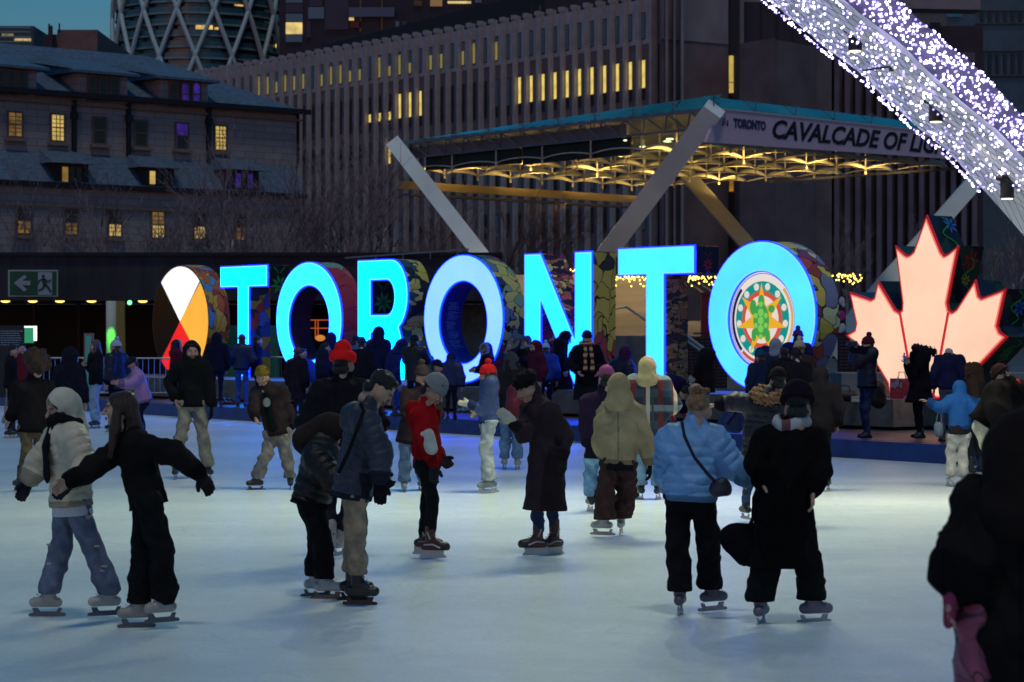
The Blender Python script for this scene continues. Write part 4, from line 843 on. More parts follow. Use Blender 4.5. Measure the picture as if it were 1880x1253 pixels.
# left side truss, beam and black screens
def bar3(g, a, b, w_, h_): g.bar(a, b, w_, h_)
g = MB(); bar3(g, C3(0,0,ZR-.05), C3(1,0,ZR-.05), .1, .1); bar3(g, C3(0,.03,ZR-.62), C3(1,.03,ZR-.62), .08, .08)
for i in range(16):
    a, b = i/16, (i+1)/16; g.tube([C3(a,0,ZR-.05), C3((a+b)/2,.03,ZR-.62), C3(b,0,ZR-.05)], .035, 5)
g.build('edge_truss', m_steel, cn, world=True)
g = MB(); bar3(g, C3(.27,.04,ZR-.36), C3(.97,.04,ZR-.40), .12, .40); g.build('fascia_beam', M('beam_grey_violet', (.17,.16,.22), .5), cn, world=True)
g = MB(); bar3(g, C3(.27,.05,ZR-.94), C3(.60,.05,ZR-.96), .1, .70); bar3(g, C3(.608,.05,ZR-.94), C3(.93,.05,ZR-.88), .1, .60); g.build('black_screen', m_blk, cn, world=True)
# banner along the right side
ban = MB(); a0, b0 = C3(-.005,.012,ZR-.05), C3(-.005,1.0,ZR-.05); hb = 1.15
a1, b1 = C3(.05,.0,ZR-hb), C3(.0,1.0,ZR-hb+.12)
bd = np.array(b0)-np.array(a0); bL = float(np.linalg.norm(bd[:2])); bd = bd/np.linalg.norm(bd); bn = np.array([bd[1], -bd[0], 0])
if bn[1] > 0: bn = -bn
th_ = .12
def BP(x, z, d=0): p = np.array(a0)+bd*x+bn*d; return (p[0], p[1], z)
poly = [(0, ZR-.05), (bL, ZR-.05), (bL, ZR-1.0), (-.75+.0, ZR-1.25)]
V = [BP(x, z, .02) for x, z in poly]+[BP(x, z, -.1) for x, z in poly]
ban.add(V, [(3,2,1,0),(4,5,6,7),(0,1,5,4),(1,2,6,5),(2,3,7,6),(3,0,4,7)]); bo_ = ban.build('banner', M('banner_violet', (.58,.42,.56), .6, noise=(.6,.06)), cn, world=True)
g = MB(); V = [BP(-.1,ZR-.05,.05),BP(bL,ZR-.05,.05),BP(bL,ZR-.0,.05),BP(-.1,ZR-.0,.05)]; W_ = [BP(-.1,ZR-.05,-.05),BP(bL,ZR-.05,-.05),BP(bL,ZR-.0,-.05),BP(-.1,ZR-.0,-.05)]
g.add(V+W_, [(0,1,2,3),(7,6,5,4),(1,0,4,5),(3,2,6,7)]); g.build('top_edge', M('edge_white', (.5,.5,.55), .5), bo_, world=True)
def banner_text(body, size, x, z, shear, bold, sx, mat, nm, width=None):
    V, Fs = text_mesh(body, size, shear, bold, .004, sx)
    if width:
        x1 = max(v[0] for v in V); V = [(v[0]*width/x1, v[1], v[2]) for v in V]
    W_ = [BP(x+v[0], z+v[1], .03+v[2]) for v in V]
    addmesh(nm, W_, Fs, mat, bo_, smooth=False, world=True)
def bx(px):    # distance along the banner of a picture column
    s = (px-CX)/F; return (s*a0[1]-a0[0])/(bd[0]-s*bd[1])
m_ink = M('ink_black', (.012,.008,.02), .6); m_ink2 = M('ink_violet', (.05,.035,.11), .6)
banner_text('CAVALCADE OF LIGHTS', .92, bx(1413), ZR-.86, .32, .03, .7, m_ink, 'banner_words', width=bx(1772)-bx(1413))
banner_text('TORONTO', .42, bx(1346), ZR-.62, .0, .03, .8, m_ink2, 'banner_name', width=bx(1405)-bx(1346))
g = MB(); x_ = bx(1324); zq = ZR-.62
for (xa, xb, za, zb2, sl2) in ((.0,.10,.0,.30,.06),(.13,.20,.04,.42,.03),(.24,.36,.0,.22,.05)):
    V = [BP(x_+xa,zq+za,.036),BP(x_+xb,zq+za,.036),BP(x_+xb,zq+zb2,.036),BP(x_+xa+sl2,zq+zb2,.036)]; g.add(V, [(0,1,2,3)])
g.build('city_logo', m_ink2, bo_, world=True)
# lit lattice ceiling: rows of shallow arcs hung on little posts
m_arc = M('lattice_cream', (.6,.6,.5))
for r_ in range(7):
    s_ = .08+r_*.15; g = MB()
    for i in range(8):
        t0, t1 = .04+i*.121, .04+(i+1)*.121; pts = []
        for q in range(7):
            f = q/6; pts.append(C3(s_, t0+(t1-t0)*f, ZR-1.15-.16*(1-4*(f-.5)**2)*-1+.0))
        g.tube(pts, [.03+.075*(1-(2*q/6-1)**2) for q in range(7)], 6)
        p0 = C3(s_, t0, ZR-1.2); g.tube([p0, (p0[0], p0[1], ZR-.05)], .035, 5); g.tube([(p0[0],p0[1],ZR-1.38), p0], .05, 6)
    g.build('lattice_row', m_arc, cn, world=True, smooth=True)
for r_ in range(9):
    t_ = .04+r_*.121; g = MB()
    for i in range(6):
        s0, s1 = .08+i*.15, .08+(i+1)*.15; g.tube([C3(s0+(s1-s0)*q/5, t_, ZR-1.14+.12*(1-(2*q/5-1)**2)) for q in range(6)], .028, 5)
    g.build('lattice_rib', m_arc, cn, world=True, smooth=True)
for (s_, t_) in [(s, t) for s in (.2,.42,.65,.88) for t in (.12,.38,.64,.88)]:
    lamp('canopy_lamp', 'SPOT', C3(s_, t_, ZR-2.0), (1,.62,.16), 130, cn, .1, C3(s_+.02, t_+.02, ZR), 150, .7)
for k, (s_, t_) in enumerate([(.2,.1),(.24,.14),(.28,.05),(.32,.1),(.15,.16),(.36,.2)]):
    p = C3(s_, t_, ZR-.75); g = MB(); g.sphere(p, (.16,.06,.035), 8, 4); g.build('ceiling_fitting', emitter('fitting_lime', (.85,1,.45), 2.2), cn, world=True)
for px_ in (960, 1080, 1180, 1290): lamp('stage_lamp', 'SPOT', (XW(px_,88.5), 88.5, ZR-1.5), (1,.70,.30), 380, cn, .15, (XW(px_,92), 92.2, 3.2), 80, .9)
# rear lower beam lit yellow
g = MB(); bar3(g, C3(.985,.0,ZR-1.75), C3(.985,.98,ZR-1.75), .15, .34)
g.build('rear_beam', M('beam_cream', (.55,.45,.28), .6), cn, world=True)
g = MB(); bar3(g, C3(1.0,.05,ZR-2.1), C3(1.0,.95,ZR-2.1), .4, .1); bar3(g, C3(.02,1.0,ZR-1.25), C3(.6,1.0,ZR-1.25), .1, .1)
g.build('rear_truss', m_steel, cn, world=True)
for t_ in (.2,.5,.8): lamp('canopy_lamp', 'SPOT', C3(.86, t_, ZR-2.2), (1,.62,.16), 16, cn, .1, C3(1., t_, ZR-1.6), 140)
# slanted legs
def leg(p_top, Yt, p_bot, Yb2, wpx, name='leg'):
    a = np.array(P(p_top[0], p_top[1], Yt)); b = np.array(P(p_bot[0], p_bot[1], Yb2)); d = b-a; b = a+d*((a[2]-.3)/(a[2]-b[2]))
    g = MB(); g.bar(tuple(a), tuple(b), wpx, .55, up=(0,-1,0)); return g.build(name, m_whs, cn, world=True)
leg((724,264), 100, (990,606), 93, .62); leg((1312,200), 84.8, (1000,618), 93, .72)
leg((1262,322), 108, (1527,630), 100, .62); leg((1800,322), 106, (1527,632), 100, .68)
# ------------------------------------------------------------------ arch wrapped in a net of lights
LA = thing('light_arch', 'big concrete arch wrapped in a net of violet-white lights, upper right', 'arch', (XW(1700,28), 28, 5.))
Ya = 28.0; WA = 3.22
e2 = [(500,-640),(800,-540),(1050,-400),(1250,-245),(1420,-108),(1550,0),(1581,27),(1611,48),(1641,70),(1663,88),(1693,121),(1735,158),(1760,182),(1805,218),(1835,242),(1880,291),(1950,368),(2080,520),(2200,690)]
e3 = [(600,-660),(900,-560),(1170,-390),(1380,-215),(1540,-90),(1650,0),(1678,28),(1714,58),(1756,94),(1793,124),(1829,161),(1863,197),(1880,216),(1950,295),(2080,440),(2250,680)]
def vanish(p): f = Ya/(Ya+WA); return (CX+(p[0]-CX)*f, HZ+(p[1]-HZ)*f)
def dens(pts, m):   # resample
    pts = [np.array(p, float) for p in pts]; s = [0]
    for a, b in zip(pts, pts[1:]): s.append(s[-1]+np.linalg.norm(b-a))
    out = []
    for t_ in np.linspace(0, s[-1], m):
        i = min(len(pts)-2, max(0, int(np.searchsorted(s, t_)-1))); f = (t_-s[i])/(s[i+1]-s[i]); out.append(pts[i]+(pts[i+1]-pts[i])*f)
    return out
m_ = 80; E2 = [P(p[0], p[1], Ya) for p in dens(e2, m_)]; E3 = [P(p[0], p[1], Ya) for p in dens(e3, m_)]
E1 = [p+np.array([0,WA,0]) for p in E2]; E4 = [p+np.array([0,WA,0]) for p in E3]
V = [tuple(p) for r_ in (E1, E2, E3, E4) for p in r_]; Fs = []
for i in range(m_-1):
    for a, b in ((0,1),(1,2),(2,3),(3,0)): Fs.append((a*m_+i, a*m_+i+1, b*m_+i+1, b*m_+i))
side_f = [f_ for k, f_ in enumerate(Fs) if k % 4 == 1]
addmesh('side_face', V, side_f, M('arch_side_shaded', (.10,.095,.14), .7, noise=(1.5,.3)), LA, smooth=False, world=True)  # same concrete as the arch; the side's shade is put into a darker colour
Fs = [f_ for k, f_ in enumerate(Fs) if k % 4 != 1]
addmesh('concrete_arch', V, Fs, M('arch_concrete', (.70,.68,.74), .7, noise=(1.2,.12), bump=(20,.2)), LA, smooth=False, world=True)
rb = random.Random(11); bulbs = []
def surf(face, s, t_):
    i = s*(m_-1); i0 = min(m_-2, int(i)); f = i-i0
    A, B = (E1, E2) if face == 0 else (E2, E3)
    p = (A[i0]*(1-f)+A[i0+1]*f)*(1-t_)+(B[i0]*(1-f)+B[i0+1]*f)*t_
    return p+(np.array([-.04,0,-.05]) if face == 0 else np.array([0,-.07,0]))
def vis_px(p): return (CX+p[0]*F/p[1], HZ-(p[2]-EYE)*F/p[1])
for k in range(9000):
    s = rb.random(); face = 0 if k % 2 == 0 else 1; t_ = rb.random()
    if face == 0 and rb.random() < .3: t_ = rb.choice((.0,.02,.98))
    p = surf(face, s, t_); q = vis_px(p)
    if q[1] > 352 or q[0] > 1910 or q[1] < -40: continue
    bulbs.append(p)
bulbs = bulbs[:1450]
m_bulb = emitter('bulb_violet_white', (.62,.55,1.0), 7)
proto = MB().sphere((0,0,0), .016, 6, 4).build('bulb', m_bulb, LA); off = np.array(LA.location)
proto.location = tuple(bulbs[0]-off)
for p in bulbs[1:100]:
    c_ = proto.copy(); COL.objects.link(c_); c_.parent = LA; c_.location = tuple(p-off)
g = MB()
for p in bulbs[100:]: g.cur = 1 if rb.random() < .38 else 0; g.sphere(tuple(p), rb.uniform(.011,.018), 5, 4)
o = g.build('bulb_net', None, LA, world=True, mats=[m_bulb, emitter('bulb_violet_dim', (.42,.35,1.0), 2.2)]); o['kind'] = 'stuff'
g = MB(); rb2 = random.Random(2)      # net cords
for k in range(26):
    s0 = .28+k*.018; t0 = 0
    pts = [tuple(surf(0, min(1, s0+.03*q), q/6)+np.array([.0,0,.02])) for q in range(7)]; g.tube(pts, .003, 3)
    pts = [tuple(surf(0, min(1, s0+.03*(6-q)), q/6)+np.array([.0,0,.02])) for q in range(7)]; g.tube(pts, .003, 3)
g.build('net_cords', M('cord_dark', (.03,.03,.06), .6), LA, world=True)
cans = [(1570,74),(1718,204),(1849,345)]
for i, (px_, py_) in enumerate(cans):
    Yc = 29.5; p = P(px_, py_, Yc)
    t = thing('spotlight', ['black spotlight can hanging highest on the lit arch','black spotlight can hanging midway along the lit arch','black spotlight can at the lower edge of the light net'][i], 'spotlight', tuple(p), group='spotlights under the arch')
    p = (0,0,0); g = MB(); g.tube([(0,0,-.13),(0,0,.10)], .085, 16); g.build('can', M('can_black', (.01,.01,.015), .5), t, smooth=False)
    g = MB(); g.sphere((-.02,0,.12), (.13,.11,.05), 12, 6); g.tube([(0,0,.12),(.03,0,.4)], .02, 5); g.build('bracket', M('can_black', (.01,.01,.015)), t)
    g = MB(); g.tube([(0,0,-.142),(0,0,-.131)], .07, 16); g.build('lens', emitter('lens_warm', (1,.75,.35), 3.5), t)
    lamp('spot_beam', 'SPOT', (0,0,-.17), (1,.86,.62), 1, None, .08, (0.0,0,-5), 75, .8).parent = t
i = 3
for px_, py_, pw_ in ((1440,-60,330),(1290,-185,520),(1120,-310,560),(940,-430,480),(760,-520,200)):      # the row of cans goes on up the arch
    p = P(px_, py_, 29.5); t = thing('spotlight', 'black spotlight can %s the arch, above the picture' % {1440:'first beyond the top edge on',1290:'second beyond the top edge on',1120:'third beyond the top edge on',940:'fourth beyond the top edge on',760:'farthest up'}[px_], 'spotlight', tuple(p), group='spotlights high on the arch')
    MB().tube([(0,0,-.13),(0,0,.10)], .085, 16).build('can', M('can_black', (.01,.01,.015)), t); MB().tube([(0,0,-.142),(0,0,-.131)], .07, 16).build('lens', emitter('lens_warm', (1,.75,.35), 3.5), t)
    lamp('high_beam', 'SPOT', (0,0,-.17), (.92,1,.60), pw_*.93, None, .08, (-.8,-1.2 if px_ > 1100 else -3.6,-5), 124, 1).parent = t
SPOTS = [o for o in bpy.data.objects if o.name.startswith('spot_beam')]
g = MB(); p = P(1640,122,29.5); g.box(p[0]-.05, p[0]+.05, p[1]-.05, p[1]+.05, p[2]-.06, p[2]+.04); g.tube([tuple(P(1585,130,29.8)), tuple(p), tuple(P(1695,106,28.4))], .014, 5)
o = g.build('cable_joint', M('can_black', (.1,.1,.1)), None); tag(o, 'dark cable and clamp strung below the lit arch', 'cable')
# ------------------------------------------------------------------ bare trees
m_bark = M('birch_bark', (.42,.35,.38), .8, noise=(3,.4)); m_twig = M('twig_brown', (.24,.17,.20), .8)
def tree_mesh(seed, H, spread=1.0, depth=5):
    rt = random.Random(seed); tr = MB(); tw = MB()
    def br(p, d, l, r, lev):
        n = 3; pts = [p]; q = Vector(p); dd = Vector(d)
        for i in range(n):
            dd = (dd+Vector((rt.uniform(-1,1), rt.uniform(-1,1), rt.uniform(-.2,.7)))*.10).normalized(); q = q+dd*l/n; pts.append(tuple(q))
        g_ = tr if lev < 2 else tw
        g_.tube(pts, [max(.007, r*(1-.35*i/n)) for i in range(n+1)], 5 if lev < 2 else 3)
        if lev >= depth: return
        for k in range(3 if lev > 0 else 5):
            f = rt.uniform(.35, 1.0) if k else 1.0; i = min(n-1, int(f*n)); b = Vector(pts[i]).lerp(Vector(pts[i+1]), f*n-i)
            a = rt.uniform(0, 2*math.pi); sp = rt.uniform(.25,.6)*spread
            nd_ = (dd+Vector((math.cos(a), math.sin(a), .15))*sp).normalized()
            br(tuple(b), nd_, l*rt.uniform(.58,.8), r*.55, lev+1)
    br((0,0,0), (0,0,1), H*.34, H*.011, 0)
    return tr, tw
protos = []
specs = [(42,93,330,'left'),(150,95,300,''),(232,92,340,''),(300,96,290,''),(352,93,300,''),(412,97,270,''),(470,94,260,''),(520,98,230,''),(590,95,240,''),(650,99,205,''),(690,104,240,''),(775,106,300,''),(905,106,330,''),(965,105,300,''),(1020,104,350,''),(1560,118,410,''),(1850,95,330,''),(1905,90,360,''),(100,92,400,''),(560,93,400,''),(820,107,350,''),(610,98,300,''),(1750,116,380,'')]
for k in range(5):
    tr, tw = tree_mesh(100+k, 8.0, 1.0 if k < 3 else 1.35, 5 if k < 4 else 5); protos.append((tr, tw, None))
made = {}
where = ['farthest left above the exit sign','above the right half of the exit sign','above the green column','left of the round sign, in front of the lower roof','behind the round four-colour sign','in front of the rightmost lit sash window','above the first letter T','above the gap between T and O','above the first letter O','above the letter R, tallest','just left of the slanted canopy leg','under the left corner of the canopy','behind the left canopy leg, above the middle O','above the left stem of the N','above the right stem of the N','between the turtle O and the leaf','right of the leaf, under the lit arch','at the right edge under the lit arch','small, beside the exit sign','small, just above the first O','behind the left canopy leg foot','behind the R, slim','behind the leaf tip']
for i, (px_, Y, pyt, _) in enumerate(specs):
    k = i % 5; H_t = (HZ-pyt)*Y/F+EYE-.3; s_ = H_t/8.0*1.0
    t = thing('bare_tree', 'leafless pale-stemmed tree '+where[i], 'tree', (XW(px_,Y), Y, .3), random.Random(i).uniform(0,6.28), 'bare winter trees behind the sign')
    t.scale = (s_, s_, s_)
    if k not in made:
        a = protos[k][0].build('trunk', m_bark, t, smooth=True); b = protos[k][1].build('crown', m_twig, t, smooth=True); made[k] = (a, b)
    else:
        for q in made[k]: c_ = q.copy(); COL.objects.link(c_); c_.parent = t
# ------------------------------------------------------------------ bodies and clothes grown from distance fields
def nrm(v): v = np.asarray(v, float); n = np.linalg.norm(v); return v/n if n > 1e-9 else v
class SDF:
    """prims: ('c', A, B, ra, rb, fwd, k, mod) cone-capsule, flattened by k along fwd; ('e', C, radii, rot) ellipsoid; op +1 / -1"""
    def __init__(s, k=.03): s.pr = []; s.k = k; s.cut = []; s.disp = None
    def c(s, A, B, ra, rb=None, fwd=None, k=1.0, q=None, op=1, sk=None):
        s.pr.append(('c', np.asarray(A, float), np.asarray(B, float), ra, ra if rb is None else rb, fwd, k, q, op, sk)); return s
    def e(s, C, rad, rot=None, op=1, sk=None):
        s.pr.append(('e', np.asarray(C, float), np.asarray(rad, float), rot, None, None, 1, None, op, sk)); return s
    def plane(s, p, n): s.cut.append((np.asarray(p, float), nrm(n))); return s
    def mesh(s, h):
        lo = np.full(3, 1e9); hi = -lo
        for p in s.pr:
            if p[8] < 0: continue
            if p[0] == 'c': r = max(p[3], p[4])*1.15; lo = np.minimum(lo, np.minimum(p[1], p[2])-r); hi = np.maximum(hi, np.maximum(p[1], p[2])+r)
            else: r = max(p[2]); lo = np.minimum(lo, p[1]-r); hi = np.maximum(hi, p[1]+r)
        m = .05+2*h; lo -= m; hi += m
        n = np.ceil((hi-lo)/h).astype(int)+1
        ax = [lo[i]+h*np.arange(n[i]) for i in range(3)]
        Fd = np.full(n, .5, dtype=np.float32)
        for t, A, B, ra, rb, fwd, kk, q, op, sk in s.pr:
            k = s.k if sk is None else sk; mg = max(k*1.2, .03)+2*h
            if t == 'c': r = max(ra, rb)*1.1; a = np.minimum(A, B)-r-mg; b = np.maximum(A, B)+r+mg
            else: r = max(B); a = A-r-mg; b = A+r+mg
            i0 = np.maximum(0, np.floor((a-lo)/h).astype(int)); i1 = np.minimum(n, np.ceil((b-lo)/h).astype(int)+1)
            if np.any(i1 <= i0): continue
            X, Y_, Z = np.meshgrid(ax[0][i0[0]:i1[0]], ax[1][i0[1]:i1[1]], ax[2][i0[2]:i1[2]], indexing='ij')
            Q_ = np.stack([X, Y_, Z], -1)
            if t == 'c':
                D_ = Q_-A; ab = B-A
                if fwd is not None and kk != 1:
                    f = nrm(fwd); D_ = D_+(D_@f)[..., None]*(1/kk-1)*f; ab = ab+(ab@f)*(1/kk-1)*f
                L2 = max(1e-9, ab@ab); tt = np.clip((D_@ab)/L2, 0, 1); rr_ = ra+(rb-ra)*tt
                if q is not None: amp, sp, s0 = q; rr_ = rr_+amp*(np.abs(np.sin(math.pi*(tt*math.sqrt(L2)+s0)/sp))**.6-.6)
                d = (np.linalg.norm(D_-tt[..., None]*ab, axis=-1)-rr_)*(kk**.5 if kk < 1 else 1)
            else:
                D_ = Q_-A
                if ra is not None: D_ = D_@ra
                qn = np.linalg.norm(D_/B, axis=-1); d = (qn-1)*min(B)*.5+(qn-1)*np.mean(B)*.5
            V_ = Fd[i0[0]:i1[0], i0[1]:i1[1], i0[2]:i1[2]]
            if op > 0:
                hh = np.clip(k-np.abs(V_-d), 0, None)/k; V_[...] = np.minimum(V_, d)-hh*hh*k*.25
            else:
                hh = np.clip(k-np.abs(V_+d), 0, None)/k; V_[...] = np.maximum(V_, -d)+hh*hh*k*.25
        if s.disp is not None or s.cut:
            X, Y_, Z = np.meshgrid(*ax, indexing='ij')
            if s.disp is not None:
                msk = np.abs(Fd) < .05; Fd[msk] += s.disp(X[msk], Y_[msk], Z[msk]).astype(np.float32)
            for p, nn in s.cut: Fd = np.maximum(Fd, ((X-p[0])*nn[0]+(Y_-p[1])*nn[1]+(Z-p[2])*nn[2]).astype(np.float32))
        return nets(Fd, lo, h)
def nets(Fd, lo, h):
    I = Fd < 0
    c = np.zeros(np.array(I.shape)-1, dtype=np.int8)
    for dx in (0,1):
        for dy in (0,1):
            for dz in (0,1): c += I[dx:I.shape[0]-1+dx, dy:I.shape[1]-1+dy, dz:I.shape[2]-1+dz]
    act = (c > 0) & (c < 8); idx = np.argwhere(act)
    if len(idx) == 0: return np.zeros((0,3)), []
    ids = -np.ones(act.shape, dtype=np.int64); ids[act] = np.arange(len(idx))
    acc = np.zeros((len(idx), 3)); cnt = np.zeros(len(idx))
    co = [(0,0,0),(1,0,0),(0,1,0),(1,1,0),(0,0,1),(1,0,1),(0,1,1),(1,1,1)]
    vals = [Fd[idx[:,0]+a, idx[:,1]+b, idx[:,2]+c_] for a, b, c_ in co]
    for a, b in ((0,1),(2,3),(4,5),(6,7),(0,2),(1,3),(4,6),(5,7),(0,4),(1,5),(2,6),(3,7)):
        va, vb = vals[a], vals[b]; m = (va < 0) != (vb < 0); t = np.where(m, va/(va-vb+1e-12), 0)[:, None]
        pt = np.array(co[a])+(np.array(co[b])-np.array(co[a]))*t; acc += np.where(m[:, None], pt, 0); cnt += m
    V = (idx+acc/cnt[:, None])*h+lo
    Fs = []
    for ax in range(3):
        o1, o2 = [(1,2),(2,0),(0,1)][ax]
        sl0 = [slice(1,-1)]*3; sl1 = [slice(1,-1)]*3; sl0[ax] = slice(0,-1); sl1[ax] = slice(1,None)
        A = I[tuple(sl0)]; B = I[tuple(sl1)]; e = np.argwhere(A != B)
        if len(e) == 0: continue
        base = e+1; base[:, ax] -= 1
        ins = A[e[:,0], e[:,1], e[:,2]]
        d1 = np.zeros(3, int); d1[o1] = 1; d2 = np.zeros(3, int); d2[o2] = 1
        q = [ids[tuple((base-x).T)] for x in (d1+d2, d2, 0*d1, d1)]
        f = np.stack(q, 1); f[~ins] = f[~ins][:, ::-1]; Fs.append(f)
    Fs = np.concatenate(Fs); return V, Fs
def folds(amp, seed=0, fx=9, fz=16):
    r = np.random.RandomState(seed); ph = r.rand(6)*6.28; a = r.uniform(-1, 1, (6, 3))
    def f(x, y, z):
        o = 0
        for i in range(6): o = o+(1-2*np.abs(np.sin(.5*(fx*(1+.35*i)*(x*a[i,0]+y*a[i,1])*1.6+fz*(1+.3*i)*z*(.6+.4*a[i,2])+ph[i]+1.8*np.sin(5*x+4*y+6*z+i)))))/(1.2+i*.25)
        return -amp*o*.75
    return f
def curls(amp, s=60, seed=1):
    r = np.random.RandomState(seed); K = r.uniform(-1, 1, (7, 3))*s; ph = r.rand(7)*6.28
    return lambda x, y, z: amp*sum(np.sin(K[i,0]*x+K[i,1]*y+K[i,2]*z+ph[i]) for i in range(7))/2.2
# ---- head, in its own frame: face towards -Y, 23 cm tall
def head_sdf(fem):
    s = SDF(.018)
    s.e((0,.018,.032), (.074,.094,.084)); s.c((0,-.012,-.02), (0,-.052,-.088), .062, .026 if fem else .031, sk=.04)
    s.c((-.045,-.02,-.03), (.045,-.02,-.03), .045, sk=.03); s.c((-.03,-.074,.026), (.03,-.074,.026), .014, sk=.012)
    for x in (-1, 1):
        s.e((x*.031,-.098,.004), (.019,.014,.013), op=-1, sk=.012); s.e((x*.030,-.079,.003), (.012,.012,.0105), sk=.003)
        s.e((x*.043,-.066,-.028), (.02,.018,.018), sk=.02); s.e((x*.076,.004,-.006), (.008,.018,.030), sk=.006)
    s.c((0,-.086,.010), (0,-.110,-.026), .009, .0125, sk=.008); s.c((-.011,-.097,-.030), (.011,-.097,-.030), .008, sk=.006)
    s.c((-.018,-.089,-.055), (.018,-.089,-.055), .0075, sk=.006); s.c((-.014,-.088,-.066), (.014,-.088,-.066), .0075, sk=.006)
    s.c((0,.02,-.05), (0,.022,-.125), .052 if fem else .058, .048 if fem else .054, sk=.02)
    return s
def head_cols(V, beard):
    C_ = np.ones((len(V), 3)); x, y, z = np.abs(V[:,0]), V[:,1], V[:,2]
    eye = ((x-.030)**2/.011**2+(z-.003)**2/.0055**2 < 1) & (y < -.07); C_[eye] = (1.6,1.7,1.9)
    iris = ((x-.030)**2+(z-.003)**2 < .0055**2) & (y < -.07); C_[iris] = (.06,.04,.04)
    lash = ((x-.030)**2/.015**2+(z-.010)**2/.0035**2 < 1) & (y < -.06); C_[lash] = (.1,.08,.08)
    brow = ((x-.032)**2/.020**2+(z-.025)**2/.006**2 < 1) & (y < -.05); C_[brow] = (.16,.12,.12)
    lips = (x < .024) & (np.abs(z+.060) < .009) & (y < -.084); C_[lips] = (.9,.45,.45)
    slit = (x < .022) & (np.abs(z+.0605) < .0022) & (y < -.084); C_[slit] = (.3,.12,.12)
    if beard: b = (z < -.035) & (y < -.0) & ~lips & ~slit & (x < .07) | ((x > .055) & (z < 0) & (y < -.01) & (y > -.06)); C_[b & ~lips & ~slit] *= .45
    return C_
def g_hair(kind):
    if kind in ('short', 'crop'):
        s = SDF(.02); s.e((0,.026,.044), (.081,.096,.082)); s.e((0,-.105,-.018), (.085,.072,.072), op=-1, sk=.012); s.c((-.045,-.045,.095), (.045,-.04,.098), .020, sk=.02); s.c((-.03,.07,-.05), (.03,.07,-.05), .045, sk=.02); s.plane((0,.03,-.095), (0,-.35,-1)); s.disp = curls(.003, 120)
    elif kind == 'bun':
        s = SDF(.02); s.e((0,.028,.042), (.083,.098,.088)); s.e((0,-.10,-.03), (.085,.08,.09), op=-1, sk=.012); s.e((0,.085,.125), (.050,.05,.040), sk=.02); s.e((.03,.05,.135), (.045,.04,.03)); s.e((-.05,.06,.125), (.04,.04,.02)); s.plane((0,.03,-.09), (0,0,-1)); s.disp = curls(.005, 90)
    elif kind == 'long':
        s = SDF(.03); s.e((0,.025,.040), (.088,.102,.092)); s.e((0,-.105,-.03), (.07,.085,.10), op=-1, sk=.012)
        for x in (-1, 1): s.c((x*.075,.0,.02), (x*.085,-.03,-.14), .032, .038); s.c((x*.085,-.03,-.14), (x*.075,-.07,-.33), .038, .02)
        s.c((0,.07,0), (0,.09,-.16), .075, .07); s.c((0,.09,-.16), (0,.10,-.36), .07, .03, fwd=(0,1,0), k=.6); s.disp = curls(.004, 55, 3)
    elif kind == 'curly':
        s = SDF(.03); s.e((0,.035,.05), (.145,.145,.13)); s.e((0,-.15,-.05), (.07,.09,.09), op=-1, sk=.02); s.e((0,.06,-.04), (.13,.11,.10)); s.disp = curls(.014, 75, 5)
    return s
def g_hat(kind):
    if kind in ('beanie', 'pom'):
        s = SDF(.012); s.e((0,.018,.062), (.089,.106,.094)); s.plane((0,0,.022), (0,.12,-1)); 
        n = 22; 
        for i in range(n):
            a, b = 2*math.pi*i/n, 2*math.pi*(i+1)/n
            s.c((.083*math.cos(a),.018+.100*math.sin(a),.038), (.083*math.cos(b),.018+.100*math.sin(b),.038), .014, fwd=(0,0,1), k=1.6)
        if kind == 'pom': s.e((0,.03,.178), (.045,.045,.042)); 
        if kind == 'pom': s.disp = lambda x, y, z: np.where(z > .15, .006*np.sin(170*x)*np.sin(160*y+1)*np.sin(180*z), .0012*np.sin(210*np.arctan2(y-.018, x)/3.2))
        else: s.disp = lambda x, y, z: .0014*np.sin(34*np.arctan2(y-.018, x))
    elif kind == 'tall':
        s = SDF(.012); s.c((0,.02,.06), (0,.025,.13), .092, .07, sk=.01); n = 22
        for i in range(n):
            a, b = 2*math.pi*i/n, 2*math.pi*(i+1)/n; s.c((.090*math.cos(a),.018+.105*math.sin(a),.05), (.090*math.cos(b),.018+.105*math.sin(b),.05), .02, fwd=(0,0,1), k=2.2)
        s.plane((0,0,.012), (0,.1,-1)); s.disp = lambda x, y, z: .0018*np.sin(30*np.arctan2(y-.018, x))
    elif kind == 'fur':
        s = SDF(.02); s.e((0,.018,.075), (.115,.125,.09)); s.plane((0,0,.0), (0,.1,-1)); s.disp = curls(.006, 110, 8)
    elif kind == 'cap':
        s = SDF(.01); s.e((0,.018,.05), (.084,.102,.082)); s.plane((0,0,.03), (0,0,-1)); s.c((-.04,-.10,.036), (.04,-.10,.036), .045, fwd=(0,0,1), k=.12)
    return s
def g_hood(fur=False, deep=0):
    s = SDF(.02); s.e((0,.035,.015), (.118,.132,.140)); s.c((0,.045,.0), (0,.05,-.15), .118, .122); s.c((-.07,.06,-.17), (.07,.06,-.17), .075, sk=.05); s.e((0,-.13,-.01), (.078,.11,.10), op=-1, sk=.015); s.e((0,-.02,-.01), (.083,.10,.115), op=-1, sk=.01)
    s.disp = folds(.0022, 3, 30, 60); return s
def g_ring(R0=.105, r=.028, amp=.012, tilt=.25, z=.0, y=-.075):
    s = SDF(.02); n = 18
    for i in range(n):
        a, b = 2*math.pi*i/n, 2*math.pi*(i+1)/n
        p = lambda t: (R0*.86*math.cos(t), y+tilt*R0*(-math.sin(t))*-.5, z+R0*1.15*math.sin(t))
        s.c(p(a), p(b), r)
    s.disp = curls(amp, 130, 4); return s
GC = {}
def cached(key, fn, h):
    if (key, h) not in GC: GC[(key, h)] = fn().mesh(h)
    return GC[(key, h)]
